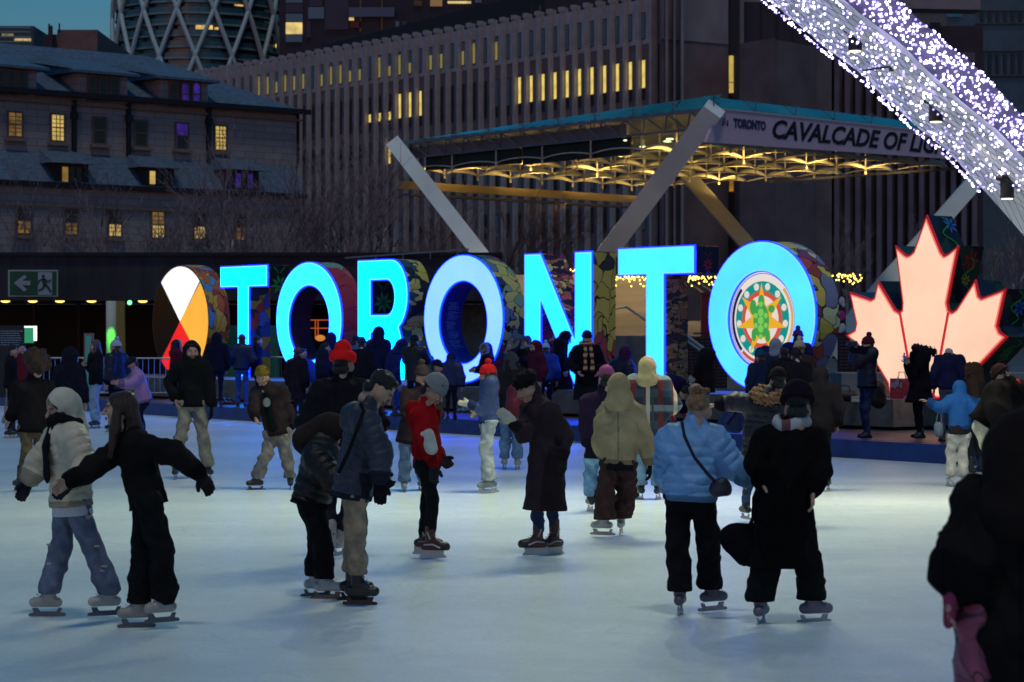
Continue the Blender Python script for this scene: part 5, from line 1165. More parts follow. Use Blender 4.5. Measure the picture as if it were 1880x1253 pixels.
def hand_sdf(curl, infl=0.0):
    s = SDF(.008); a = R(curl)
    for i, (y, L, z0) in enumerate(((.030,.068,0),(.010,.076,.001),(-.011,.071,0),(-.031,.056,-.002))):
        s.c((.012,y*.75,0), (.085,y,z0), .0145+infl); p = np.array((.088,y,z0)); ang = a*.6; d = np.array((math.cos(ang), y*.8, -math.sin(ang)))
        for seg_, f in ((.45,1),(.32,.9),(.26,.8)):
            q = p+nrm(d)*L*seg_; s.c(p, q, (.0095+infl)*f, (.0088+infl)*f, sk=.004); p = q; ang += a; d = np.array((math.cos(ang), y*.4, -math.sin(ang)))
    t0 = np.array((.025,.024,-.006)); t1 = np.array((.055,.052,-.018)); t2 = t1+np.array((.030,.012,-.006-.012*curl/40)); s.c(t0, t1, .014+infl, .011+infl); s.c(t1, t2, .011+infl, .009+infl, sk=.004)
    s.c((-.03,0,0), (.02,0,0), .024+infl, .026+infl, fwd=(0,0,1), k=.7); return s
def mitt_sdf(): 
    s = SDF(.012); s.c((-.03,0,0), (.03,0,0), .034, .042, fwd=(0,0,1), k=.7); s.c((.03,0,0), (.12,-.002,-.012), .046, .036, fwd=(0,0,1), k=.62); s.c((.02,.03,-.004), (.075,.062,-.014), .017, .014); return s
def basis(d, t):
    d = nrm(d); t = np.asarray(t, float); t = t-d*(t@d)
    if np.linalg.norm(t) < .05: t = np.array((.1,.2,1.)); t = t-d*(t@d)
    t = nrm(t); return np.stack([d, t, np.cross(d, t)], 1)
def euler(yaw, pitch, roll):
    return np.array((Matrix.Rotation(R(yaw), 3, 'Z') @ Matrix.Rotation(R(pitch), 3, 'X') @ Matrix.Rotation(R(roll), 3, 'Y')))
# ---- materials for cloth, by colour
def cloth(col, kind='wool'):
    key = 'cloth_%s_%d_%d_%d' % ((kind,)+tuple(int(c*400) for c in col))
    rough = {'wool': .95, 'nylon': .5, 'denim': .9, 'leather': .35}[kind]; sp = {'wool': .1, 'nylon': .35, 'denim': .15, 'leather': .5}[kind]
    return M(key, col, rough, sp, noise=(5 if kind != 'denim' else 11, .22 if kind != 'denim' else .3), bump=({'wool': 160, 'nylon': 45, 'denim': 120, 'leather': 60}[kind], .35))
SKIN = {'a': (.46,.27,.20), 'b': (.38,.21,.145), 'c': (.22,.11,.07)}
BLK = (.012,.011,.014)
def merge(parts):
    V = []; Fq = []; n = 0
    for v, f in parts:
        if len(v) == 0: continue
        V.append(v); Fq += [[int(i)+n for i in r_] for r_ in f]; n += len(v)
    return np.concatenate(V), Fq
def person(label, px, Y, H=1.72, th=0, z0=0.0, J=None, skates=True, skin='a', fem=False, hair=('short', (.02,.015,.015)), hat=None, hood=None, head=None, beard=False,
           top=None, coat=0, legs=None, arms=('down','down'), legpose='stand', shoes=(.02,.02,.02), gloves=None, scarf=None, hockey=False, extras=None, group='people', py=None, lean=(0,0), sit=False, name='person', bladecol=(.3,.3,.33), hscale=1.0, furhood=None, collar=None, sweat=None):
    """one person: joints from pose defaults, then picture-column overrides (px, py, dy)"""
    J = J or {}; top = top or dict(col=BLK); legs = legs or dict(col=BLK); s = H/1.72; t = R(th)
    f = np.array((math.sin(t), -math.cos(t), 0)); l = np.array((math.cos(t), math.sin(t), 0)); up = np.array((0,0,1.))
    sk = .085 if skates else .0; base = np.array((XW(px, Y), Y, z0)); b = base+up*sk
    lf, ll = lean
    j = {}
    j['P'] = b+up*.93*s; j['C'] = b+up*1.40*s+f*lf+l*ll; j['LH'] = j['P']+l*.085*s-up*.03; j['RH'] = j['P']-l*.085*s-up*.03
    if legpose == 'stand': fa, fb, sp = .04, -.04, .10
    elif legpose == 'walk': fa, fb, sp = .22, -.22, .09
    elif legpose == 'skate': fa, fb, sp = .16, -.30, .13
    elif legpose == 'wide': fa, fb, sp = .02, -.02, .21
    j['LA'] = b+l*sp*s+f*fa*s+up*.085*s; j['RA'] = b-l*sp*s+f*fb*s+up*.085*s
    j['LK'] = (j['LH']+j['LA'])/2+f*(.05+.1*(legpose in ('skate','walk')))*s; j['RK'] = (j['RH']+j['RA'])/2+f*.05*s
    if sit:
        j['P'] = base+up*.12; j['C'] = j['P']+up*.50*s+f*lf; j['LH'] = j['P']+l*.09; j['RH'] = j['P']-l*.09
        j['LK'] = j['LH']+f*.42*s+up*.04; j['RK'] = j['RH']+f*.42*s+up*.06; j['LA'] = j['LK']-up*.40*s+f*.1; j['RA'] = j['RK']-up*.38*s+f*.14
    def px_(k, p=None):
        v = J[k]; return np.array(P(v[0], v[1], Y+(v[2] if len(v) > 2 else 0)))
    for k in ('P', 'C'):
        if k in J: j[k] = px_(k)
    if 'P' in J and 'LH' not in J: j['LH'] = j['P']+l*.085*s-up*.03; j['RH'] = j['P']-l*.085*s-up*.03
    spd = nrm(j['C']-j['P'])
    j['LS'] = j['C']+l*.175*s*(1 if not fem else .93); j['RS'] = j['C']-l*.175*s*(1 if not fem else .93); j['N'] = j['C']+spd*.07*s
    hd = head or {}; hyaw = hd.get('yaw', th); hp = hd.get('pitch', 5); hr_ = hd.get('roll', 0)
    RM = euler(hyaw, hp, hr_)
    j['H'] = j['N']+spd*.12*s*.5+up*.12*s*.5+f*.02+RM@np.array((0,-.02,.02))
    for k in J:
        if k not in ('P', 'C'): j[k] = px_(k)
    def armpose(side, S_, pose):
        sg = 1 if side == 'L' else -1; o = l*sg
        if pose == 'down': e = S_+o*.07-up*.27*s-f*.03; w = e-up*.23*s+f*.07+o*.0
        elif pose == 'pocket': e = S_+o*.12-up*.26*s-f*.06; w = e-up*.14*s+f*.17-o*.10
        elif pose == 'hip': e = S_+o*.20-up*.23*s-f*.06; w = e-up*.13*s+f*.08-o*.15
        elif pose == 'fwd': e = S_+o*.05-up*.18*s+f*.16; w = e+f*.23*s+up*.02
        elif pose == 'phone': e = S_+o*.06-up*.17*s+f*.19; w = e+f*.12-o*.07+up*.20*s
        elif pose == 'out': e = S_+o*.22-up*.12*s; w = e+o*.21-up*.08*s+f*.05
        elif pose == 'fold': e = S_+o*.05-up*.25*s+f*.04; w = e+f*.16-o*.16+up*.06
        elif pose == 'back': e = S_+o*.10-up*.22*s-f*.14; w = e-up*.18*s-f*.13+o*.05
        elif pose == 'lap': e = S_+o*.07-up*.24*s+f*.06; w = e+f*.22-o*.08-up*.02
        return e, w
    for sd, ps in (('L', arms[0]), ('R', arms[1])):
        e, w_ = armpose(sd, j[sd+'S'], ps)
        j.setdefault(sd+'E', e); j.setdefault(sd+'W', w_)
        if sd+'E' in J and sd+'W' not in J: j[sd+'W'] = j[sd+'E']+(w_-e)
    hv = float(np.clip(Y*.00046, .0078, .024)); fine = float(np.clip(Y*.00030, .0052, .010)); fine = round(fine*1000)/1000
    root = thing(name, label, 'person', base, 0, group)
    put = lambda nm, mesh, mat, par=root, **k: addmesh(nm, mesh[0], mesh[1], mat, par, world=True, **k) if len(mesh[0]) else None
    # body
    B = SDF(.03); B.c(j['N']-spd*.02, j['H']-up*.04, .05*s, .05*s); B.c(j['C']-spd*.04, j['P']+spd*.1, .10*s, .09*s, f, .65); B.c(j['LS'], j['RS'], .03); B.c(j['LH'], j['RH'], .085*s)
    for sd in 'LR':
        B.c(j[sd+'S'], j[sd+'E'], .032*s, .028*s); B.c(j[sd+'E'], j[sd+'W'], .028*s, .024*s); B.c(j[sd+'H'], j[sd+'K'], .055*s, .036*s); B.c(j[sd+'K'], j[sd+'A'], .035*s, .026*s)
    bv = B.mesh(max(.018, hv*1.3)); cols = [np.ones((len(bv[0]), 3))]; parts = [bv]
    hs_ = s*hscale*1.02
    hv_, hf_ = cached(('head', fem), lambda: head_sdf(fem), fine); hc = head_cols(hv_, beard); parts.append(((hv_*hs_)@RM.T+j['H'], hf_)); cols.append(hc)
    gl_parts = []; curlv = (extras or {}).get('curl', 24)
    for sd in 'LR':
        d = (extras or {}).get(sd+'d'); d = nrm(j[sd+'W']-j[sd+'E']) if d is None else nrm(d)
        tdir = (extras or {}).get(sd+'t', f if abs(d@f) < .8 else up); bm = basis(d, tdir); 
        cu = (extras or {}).get(sd+'c', curlv); flip = sd == 'L'
        v0, f0 = cached(('hand', cu), lambda: hand_sdf(cu), max(.0055, fine)); v = v0.copy()
        if flip: v[:, 2] *= -1
        parts.append(((v*s*.98)@bm.T+j[sd+'W'], [r_[::-1] for r_ in f0] if flip else f0)); cols.append(np.ones((len(v), 3)))
        gk = gloves.get(sd) if isinstance(gloves, dict) else gloves
        if gk is not None:
            key = ('mitt',) if gk[0] == 'mitt' else ('glove', cu); v0, f0 = cached(key, mitt_sdf if gk[0] == 'mitt' else (lambda: hand_sdf(cu, .005)), max(.0055, fine)); v = v0.copy()
            if flip: v[:, 2] *= -1
            put('glove', ((v*s*1.02)@bm.T+j[sd+'W'], [r_[::-1] for r_ in f0] if flip else f0), cloth(gk[1]))
    V_, F_ = merge(parts); addmesh('body', V_, F_, M('skin_'+skin, SKIN[skin], .5, .35, attr=True), root, world=True, col=np.concatenate(cols))
    sd_ = abs(hash(label)) % 9973 if False else sum(ord(c_)*(i+1) for i, c_ in enumerate(label)) % 9973
    # trousers
    w_ = legs.get('w', .0); T = SDF(.025); hem = legs.get('hem', .0)
    T.c(j['LH']+up*.02, j['RH']+up*.02, .105*s+w_*.3, fwd=f, k=.95); T.c(j['P']+spd*.13*s, j['P']-up*.02, .125*s, .13*s, f, .75)
    for sd in 'LR':
        A2 = j[sd+'A']+up*hem+(up*.035 if skates else -up*.05); kn = j[sd+'K']
        T.c(j[sd+'H'], kn, .090*s+w_*.4, .062*s+w_*.8, sk=.03); T.c(kn, A2, .062*s+w_*.8, .052*s+w_*1.25+(.0 if not legs.get('flare') else .02), sk=.025)
        T.cut.append((A2-up*.015-up*.0, np.array((0,0,-1.)))) if False else None
    hemJ = j['P']+spd*top.get('hem', -.04)*s; T.plane(hemJ+spd*(.03 if w_ > .045 else .10 if top.get('hem', -.04) > -.09 else .06), spd)
    if coat:
        knq = (j['LK']+j['RK'])/2; endq = hemJ+(nrm(knq-j['P'])*.6+np.array((0,0,-.4)))*coat*s; T.plane(endq+np.array((0,0,.07)), (0,0,1))
    zc_ = min(j['LA'][2], j['RA'][2])+(.0 if skates else -.05)+hem
    T.plane((0,0,zc_), (0,0,-1)); T.disp = folds(legs.get('fold', .007)*(1.5 if Y > 26 else 1.25), sd_, 16 if Y > 26 else 22, 22 if Y > 26 else 30)
    zz_ = None; put('trousers', T.mesh(hv), legs.get('mat') or cloth(legs['col'], legs.get('kind', 'denim')))
    # jacket or coat
    k_ = top.get('th', .022); puff = top.get('puff', 0); W = SDF(.024); hm = top.get('hem', -.04)
    sp_ = .062; qz_ = (puff, sp_, 0) if puff else None
    hemP = j['P']+spd*hm*s; ch_ = j['C']-spd*.06*s
    W.c(ch_, j['P']+spd*.14*s, .152*s+k_, .138*s+k_+top.get('belly', 0), f, .70, q=qz_); W.c(j['P']+spd*.14*s, hemP+(-spd*.04), .138*s+k_+top.get('belly', 0), .150*s+k_+top.get('flare', 0), f, .78, q=qz_)
    W.c(j['LS']-spd*.015, j['RS']-spd*.015, .052*s+k_*.8, sk=.05); W.c(j['N']-spd*.03, j['N']+(j['H']-j['N'])*.42-f*.012, .062*s+k_*.6, .060*s+k_*.3, sk=.03)
    if hood and not top.get('mat'): W.c(j['C']+spd*.02, j['H']-up*.02-f*.05, .150*s, .117*s, sk=.05)
    if coat:
        kn = (j['LK']+j['RK'])/2; end = hemP+(nrm(kn-j['P'])*.6+np.array((0,0,-.4)))*coat*s; W.c(hemP, end, .152*s+k_, .175*s+k_+top.get('flare', 0)*1.6, f, .82); W.plane(end, nrm(end-hemP)*.5+np.array((0,0,-.5)))
    elif top.get('extra'):
        for a_, b2_, r0_, r1_ in top['extra']: W.c(P(a_[0], a_[1], Y+a_[2]), P(b2_[0], b2_[1], Y+b2_[2]), r0_, r1_)
    else: W.plane(hemP, -spd)
    for sd in 'LR':
        a = j[sd+'S']; e = j[sd+'E']; rE = .036*s+k_*.85+top.get('sleeve', 0); w2 = j[sd+'W']-nrm(j[sd+'W']-e)*(.6*rE-.01); La = float(np.linalg.norm(e-a)); sw = top.get('sleeve', 0)
        W.c(a, e, .060*s+k_, .050*s+k_+sw*.5, q=qz_, sk=.035); W.c(e, w2, .050*s+k_+sw*.5, .036*s+k_*.85+sw, q=(puff, sp_, La) if puff else None, sk=.025)
    if top.get('hooddown'): W.c(j['N']-f*.08+l*.09, j['N']-f*.08-l*.09, .062, sk=.03); W.c(j['N']-f*.11-spd*.02, j['N']-f*.13-spd*.10, .075, .05, sk=.03)
    W.disp = folds(top.get('fold', .006)*(.9 if puff else 1.5), sd_+5, 15 if Y > 26 else 21, 17 if Y > 26 else 25)
    jv, jf = W.mesh(hv); jf = np.array(jf); jc = jv[jf].mean(1); band = np.zeros(len(jf), bool)
    if not coat and not top.get('extra') and not top.get('mat'): band |= ((jc-hemP)@(-spd) > -.045)
    for sd in 'LR':
        dq = nrm(j[sd+'W']-j[sd+'E']); ax_ = (jc-j[sd+'W'])@dq; rad_ = np.linalg.norm((jc-j[sd+'W'])-ax_[:, None]*dq, axis=1); band |= (ax_ > -.075) & (rad_ < .16)
    m0 = top.get('mat') or cloth(top['col'], top.get('kind', 'nylon' if puff else 'wool')); m1 = cloth(tuple(c_*.55 for c_ in top['col']))
    if not puff:      # centre seam and yoke seam
        lat = (jc-j['P'])@l; band |= (np.abs(lat) < hv*.55) & (np.abs((jc-j['C'])@up) < .9) & (Y < 30) & (((jc-j['P'])@spd) > -.4)
    jk = addmesh(top.get('name', 'coat' if coat else 'jacket'), jv, jf, None, root, world=True, mats=[m0, m1], mi=band.astype(int).tolist())
    if sweat:
        U = SDF(.03); U.c(hemP+spd*.0, hemP-spd*.07, .134*s+k_, .14*s+k_, f, .76); U.plane(hemP-spd*.065, -spd); U.disp = folds(.005, sd_+9, 14, 10); put('shirt', U.mesh(hv), cloth(sweat))
    # feet
    for sd in 'LR':
        fd = (extras or {}).get(sd+'f'); fd = nrm(fd) if fd is not None else nrm(f+(l if sd == 'L' else -l)*.25+np.array((0,0,0)))
        A = j[sd+'A']; side = nrm(np.cross(up, fd)); u2 = np.cross(fd, side)
        toe = A+fd*.122*s-u2*.066*s; heel = A-fd*.055*s-u2*.064*s
        Sb = SDF(.016); hi = .11 if skates else .03
        Sb.c(A+up*hi*s*1.0+nrm(j[sd+'K']-A)*.02, A-u2*.02, .048*s, .045*s); Sb.c(heel, toe, .038*s, .037*s); Sb.c(A+fd*.01-u2*.01, toe-fd*.05+u2*.012, .042*s, .034*s)
        Sb.plane(A-u2*.108*s, -u2)
        bt = put('skate' if skates else 'shoe', Sb.mesh(min(hv, .013) if Y > 24 else .009), cloth(shoes if not isinstance(shoes, dict) else shoes[sd], 'leather'))
        if skates and bt:
            g = MB(); zb = -.082*s; lo_ = A-u2*(.082*s); 
            def W3(a, h_, sdv=0): return tuple(A+fd*a+side*sdv-u2*(.107*s)+u2*h_*.74)
            if hockey: poly = [(-.09,.02),(.13,.02),(.12,-.03),(.135,-.055),(.15,-.066),(.135,-.082),(-.09,-.082),(-.105,-.066),(-.09,-.05),(-.085,-.03)]
            else: poly = [(-.085,.0),(-.06,.0),(-.045,-.035),(.07,-.035),(.085,.0),(.125,.0),(.115,-.045),(.145,-.052),(.155,-.070),(.14,-.082),(-.10,-.082),(-.115,-.070),(-.105,-.050),(-.075,-.045)]
            V2 = [W3(a, h_, -.006) for a, h_ in poly]+[W3(a, h_, .006) for a, h_ in poly]; n = len(poly)
            g.add(V2, [tuple(range(n)), tuple(range(n, 2*n))[::-1]]+[((i+1) % n, i, i+n, (i+1) % n+n) for i in range(n)])
            g.build('blade', M('blade_%d' % int(bladecol[0]*99), bladecol, .3, .5, metal=.3), bt, world=True)
            if hockey:
                g = MB(); 
                for s2 in (-1, 1): g.tube([tuple(A+side*s2*.047*s-fd*.05-u2*.05), tuple(A+side*s2*.050*s+fd*.03-u2*.045), tuple(A+side*s2*.044*s+fd*.10-u2*.075)], .008, 4); g.tube([tuple(A+side*s2*.050*s-fd*.02+u2*.07), tuple(A+side*s2*.052*s+fd*.01-u2*.0)], .008, 4)
                g.build('side_stripe', cloth((.35,.33,.33), 'leather'), bt, world=True)
                Sq = SDF(.01); Sq.c(A+fd*.09*s-u2*.062*s, A+fd*.140*s-u2*.068*s, .046*s, .044*s); Sq.plane(A-u2*.1*s, -u2); v = Sq.mesh(.01); addmesh('toe_cap', v[0], v[1], cloth((.02,.015,.018), 'leather'), bt, world=True)
            if Y < 23:
                g = MB(); 
                for q in range(4): c0 = A+fd*(.045+.020*q)+u2*(.028-.020*q); g.tube([tuple(c0-side*.026), tuple(c0+fd*.010+u2*.008), tuple(c0+side*.026)], .0035, 4)
                g.build('laces', cloth((.5,.5,.48)), bt, world=True)
    # head gear
    def onhead(nm, key, fn, mat, sc=1.0, h=None, off=(0,0,0)):
        v, f_ = cached(key, fn, h or max(.006, fine)); return put(nm, (((v*sc+np.array(off))*hs_)@RM.T+j['H'], f_), mat)
    if hair and not (hood and hood.get('nohair')): onhead('hair', ('hair', hair[0]), lambda: g_hair(hair[0]), M('hair_%d_%d' % (int(hair[1][0]*300), int(hair[1][1]*300)), hair[1], .42, .4, noise=(55,.6), bump=(140,.9), aniso=(1,1,.10 if hair[0] == 'long' else .6)))
    if hat: onhead('hat', ('hat', hat[0]), lambda: g_hat(hat[0]), cloth(hat[1], 'wool'), hat[2] if len(hat) > 2 else 1.0)
    if hood:
        hc_ = cloth(hood['col'], hood.get('kind', 'wool')); ho = onhead('hood', ('hood',), g_hood, hc_, hood.get('s', 1.0))
        if hood.get('fur'): onhead('fur_trim', ('ring',), g_ring, M('fur_%d' % int(hood['fur'][0]*300), hood['fur'], .9, .1, noise=(60,.5), bump=(120,.9)))
    if furhood:      # fur-edged hood lying on the shoulders
        v, f_ = cached(('ringf',), lambda: g_ring(.14, .045, .018, .0, 0, 0), max(.008, fine)); RB = euler(th, 75, 0); put('fur_trim', (v@RB.T+j['N']-f*.07+up*.03, f_), M('fur_%d' % int(furhood[0]*300), furhood, .9, .1, noise=(60,.5), bump=(120,.9)))
    if scarf:
        Sc = SDF(.02); n = 14; c0 = j['N']+spd*.01
        for i in range(n):
            a, b2 = 2*math.pi*i/n, 2*math.pi*(i+1)/n
            rs_ = .075+k_*.55; pp = lambda q: c0+l*rs_*math.cos(q)+f*rs_*.9*math.sin(q)+up*(.02*math.sin(2*q)+.03)
            Sc.c(pp(a), pp(b2), .040)
        if scarf.get('tails'):
            for sg in scarf['tails']: p0 = c0+f*.10+l*.05*sg; p1 = j['C']+f*.165-spd*.08+l*.06*sg; p2 = j['P']+f*.17+spd*(.12)+l*.07*sg; Sc.c(p0, p1, .036, .036, f, .4); Sc.c(p1, p2, .036, .045, f, .4)
        Sc.disp = folds(.004, 4, 30, 30); put('scarf', Sc.mesh(max(.009, fine)), scarf.get('mat') or cloth(scarf['col']))
    if top.get('open'):
        Ub = SDF(.02); fc = 0; c1 = j['C']+f*(.150*s*.70+k_*.75)-spd*.02; c2 = j['P']+f*(.150*s*.74+k_*.8)+spd*.06
        Ub.c(c1, c2, .055, .075, f, .45); Ub.disp = folds(.003, 2, 20, 20); su = put('shirt', Ub.mesh(max(.01, hv*.8)), cloth(top['open']))
        g = MB(); cp = c1-spd*.10+f*.035
        for q in range(14): a_ = q*math.pi/7; g.bar(tuple(cp), tuple(cp+l*.05*math.cos(a_)+up*.06*math.sin(a_)), .012, .014, up=tuple(f))
        g.build('print', cloth((.30,.36,.33)), su, world=True)
        g = MB(); g.tube([tuple(j['N']+f*.10+l*.05*math.cos(q)-up*.03*math.sin(q)-up*.03) for q in np.linspace(0, math.pi, 9)], .007, 5); g.build('necklace', cloth((.5,.5,.5)), su, world=True)
    if collar:
        Sc = SDF(.02); Sc.c(j['N']-spd*.02-f*.01, j['N']+spd*.055-f*.01, .085*s, .072*s); Sc.disp = folds(.004, 4, 30, 30); put('collar', Sc.mesh(max(.009, fine)), cloth(collar))
    root_j = j; return root, j, f, l, root
def stripes(name, cols, axis=2, scale=9.0, extra=None):
    m = bpy.data.materials.new(name); m.use_nodes = True; N = m.node_tree.nodes; L = m.node_tree.links; b = N['Principled BSDF']; b.inputs['Roughness'].default_value = .9
    tc = N.new('ShaderNodeTexCoord'); sp = N.new('ShaderNodeSeparateXYZ'); L.new(tc.outputs['Object'], sp.inputs[0])
    def band(ax, sc, thr):
        a = N.new('ShaderNodeMath'); a.operation = 'MULTIPLY'; a.inputs[1].default_value = sc; L.new(sp.outputs[ax], a.inputs[0])
        c = N.new('ShaderNodeMath'); c.operation = 'FRACT'; L.new(a.outputs[0], c.inputs[0]); d = N.new('ShaderNodeMath'); d.operation = 'GREATER_THAN'; d.inputs[1].default_value = thr; L.new(c.outputs[0], d.inputs[0]); return d
    mx = N.new('ShaderNodeMix'); mx.data_type = 'RGBA'; mx.inputs[6].default_value = tuple(cols[0])+(1,); mx.inputs[7].default_value = tuple(cols[1])+(1,); L.new(band(axis, scale, .5).outputs[0], mx.inputs[0]); out = mx.outputs[2]
    if len(cols) > 2:
        for ax, sc, thr, ci in extra:
            m2 = N.new('ShaderNodeMix'); m2.data_type = 'RGBA'; L.new(out, m2.inputs[6]); m2.inputs[7].default_value = tuple(cols[ci])+(1,); L.new(band(ax, sc, thr).outputs[0], m2.inputs[0]); out = m2.outputs[2]
    L.new(out, b.inputs['Base Color']); return m
# ------------------------------------------------------------------ people
GI, GW, GS = 'skaters on the ice', 'people on the walkway behind the kerb', 'people sitting on the plinth'
HBLK = (.012,.010,.010); HBRN = (.06,.028,.018); HBLD = (.28,.16,.08); NAV = (.02,.035,.11); CRM = (.55,.52,.42)
JEAN = (.12,.20,.36); JEANL = (.28,.40,.55); KHA = (.26,.21,.14)
def pp(*a, **k): return person(*a, **k)
# --- nearest skaters
r1, j1, f1, l1, _ = pp('woman in a cream hooded puffer and ripped grey jeans, hand held by her friend', 125, 17.1, 1.62, -65, skin='a', fem=True, hair=('long', HBRN), hood=dict(col=(.56,.52,.42), s=1.02, nohair=False), head=dict(yaw=-60, pitch=14),
  top=dict(col=(.58,.50,.38), th=.055, puff=.010, kind='nylon', hem=-.10, fold=.008), sweat=(.6,.62,.65), legs=dict(col=(.13,.15,.22), w=.03, fold=.007), shoes=(.42,.38,.35), gloves=('glove', (.02,.02,.03)), scarf=dict(col=(.008,.008,.01), tails=(0,.8)),
  J=dict(H=(110,752), C=(122,800), P=(130,905), LA=(200,1088,-.05), LK=(168,1000,-.05), RA=(92,1090,.05), RK=(112,1005,.05), LE=(160,860,-.22), LW=(128,888,-.36), RE=(72,850,.12), RW=(52,886,.08)), extras=dict(Lf=(-.55,-.2,0), Rf=(-1,-.05,0)), bladecol=(.12,.12,.14), group=GI)
q = [c for c in r1.children if c.name.startswith('trousers')][0]       # rips in the jeans
for (x_, y_, w_) in ((163,948,16),(160,952,10),(178,1003,9),(192,1040,10),(188,1048,8),(89,1000,7),(90,1035,8)):
    p = P(x_, y_, 17.1-.125); g = MB(); g.box(p[0]-w_/520, p[0]+w_/520, p[1]-.01, p[1]+.01, p[2]-.006, p[2]+.006); g.build('rip', cloth((.4,.38,.36)), q, world=True)
pp('woman in black with long brown hair leaning towards the cream hood, arm stretched out behind', 270, 16.5, 1.66, -72, fem=True, hair=('long', (.045,.022,.014)), head=dict(yaw=-80, pitch=2, roll=-6),
  top=dict(col=(.010,.009,.009), th=.032, hem=-.06, sleeve=.012), legs=dict(col=(.006,.006,.007), w=.035, fold=.008), shoes=(.34,.31,.30), gloves={'R': None, 'L': ('glove', (.02,.015,.02))},
  J=dict(H=(218,752), C=(243,812), P=(270,915), LA=(302,1098,-.05), LK=(296,1012,-.08), RA=(256,1108,.05), RK=(264,1015,.02), RE=(172,858,-.12), RW=(124,886,-.25), LE=(322,832,-.1), LW=(368,872,-.05)), extras=dict(Lf=(-.5,-.35,0), Rf=(-.9,-.25,0), Ld=(.5,0,-.8)), bladecol=(.12,.12,.14), group=GI)
pp('stooping figure in a short black puffer and black trousers behind the navy puffer man', 578, 18.4, 1.62, 78, fem=True, hair=('short', HBRN), hood=dict(col=(.03,.020,.02), s=1.1), head=dict(yaw=80, pitch=60),
  top=dict(col=(.012,.009,.010), puff=.014, th=.055, hem=-.06), legs=dict(col=(.006,.006,.008), w=.03), shoes=(.42,.40,.42), bladecol=(.10,.09,.09), arms=('fwd','fwd'),
  J=dict(H=(606,800,.1), C=(590,838), P=(572,915), RA=(596,1062,-.04), RK=(590,985,-.1), LA=(578,1058,.16), LK=(584,985,.1)), extras=dict(Rf=(1,-.1,0), Lf=(1,.1,0)), group=GI)
r4, j4, f4, l4, _ = pp('man in a navy quilted puffer and khaki trousers looking down, black hair', 655, 17.9, 1.80, 98, hair=('crop', HBLK), head=dict(yaw=92, pitch=48),
  top=dict(col=(.030,.036,.062), puff=.012, th=.045, hem=-.12, hooddown=True, kind='nylon'), legs=dict(col=(.30,.23,.165), w=.022, hem=.05, fold=.007), shoes=(.012,.012,.013), gloves=('glove', (.01,.01,.012)), bladecol=(.015,.015,.018), arms=('pocket','down'),
  J=dict(H=(700,715), C=(668,772), P=(650,885), RE=(698,832,-.20), RW=(697,886,-.24), RA=(656,1068,-.08), RK=(652,975,-.12), LA=(646,1060,.14), LK=(655,972,.1)), extras=dict(Rf=(1,-.15,0), Lf=(1,.1,0), Rd=(.05,0,-1)), group=GI)
g = MB(); pts = [P(662,742,17.6), P(668,755,17.55), P(655,790,17.55), P(640,830,17.60), P(622,868,17.66)]; g.tube([tuple(p) for p in pts], .016, 5); g.build('bag_strap', cloth((.01,.01,.012)), r4, world=True)
r5, j5, f5, l5, _ = pp('youth in a red hoodie and grey beanie with a white elbow pad, looking down', 783, 21.6, 1.70, 72, hair=('crop', HBLK), hat=('beanie', (.22,.24,.26), 1.06), head=dict(yaw=68, pitch=38),
  top=dict(col=(.34,.006,.010), th=.03, hem=-.06, hooddown=True, fold=.009), legs=dict(col=(.008,.008,.010), w=.0), hockey=True, shoes=(.085,.012,.014), gloves=('glove', (.03,.025,.03)), bladecol=(.45,.45,.48), arms=('pocket','down'),
  J=dict(H=(797,718), C=(778,762), P=(785,846), RE=(783,812,-.20), RW=(797,856,-.22), RA=(790,990,-.06), RK=(794,918,-.08), LA=(778,984,.16), LK=(784,916,.1)), extras=dict(Rf=(1,-.2,0), Lf=(1,-.05,0), Rd=(-.05,0,-1)), group=GI)
Sp = SDF(.015); e_ = P(783,800,21.6-.22); e2_ = P(792,824,21.6-.25); Sp.c(e_, e2_, .072, .058); v = Sp.mesh(.011); addmesh('elbow_pad', v[0], v[1], cloth((.52,.50,.48)), r5, world=True)
r6, j6, f6, l6, _ = pp('woman in a blue quilted jacket, white trousers and red pompom hat, cream mitten held out', 898, 30.7, 1.63, -78, fem=True, hair=('long', HBRN), hat=('pom', (.52,.012,.02), 1.04), head=dict(yaw=-78, pitch=4),
  top=dict(col=(.045,.07,.20), puff=.010, th=.032, hem=-.10), legs=dict(col=(.42,.45,.47), w=.035, fold=.009), shoes=(.20,.24,.25), gloves=('mitt', CRM), arms=('fwd','pocket'),
  J=dict(H=(894,690), LE=(884,752,-.12), LW=(862,742,-.16)), extras=dict(Ld=(-1,0,.12)), bladecol=(.5,.5,.55), group=GI)
pp('man in a long black-brown wool coat and furry black hat, cream glove on her back', 1002, 22.0, 1.76, -58, hair=('short', HBLK), hat=('fur', (.008,.007,.009), .92), head=dict(yaw=-62, pitch=30),
  top=dict(col=(.035,.022,.028), th=.028, hem=-.05, flare=.02, fold=.006, name='coat'), coat=.42, legs=dict(col=(.025,.04,.10), w=.0, fold=.010), hockey=True, shoes=(.07,.014,.014), gloves={'R': ('glove', CRM), 'L': ('glove', (.02,.02,.02))}, bladecol=(.42,.42,.44),
  J=dict(H=(967,712), C=(990,752), P=(1002,840), LA=(1018,984,.12), LK=(1010,915,.08), RA=(988,985,-.08), RK=(985,915,-.12), RE=(962,800,-.15), RW=(942,775,-.26), LE=(1040,800,-.05), LW=(1034,842,-.12)), extras=dict(Rd=(-.55,-.2,.45), Rt=(-.6,0,-.6), Rc=12, Rf=(-1,-.2,0), Lf=(-.75,-.5,0)), group=GI)
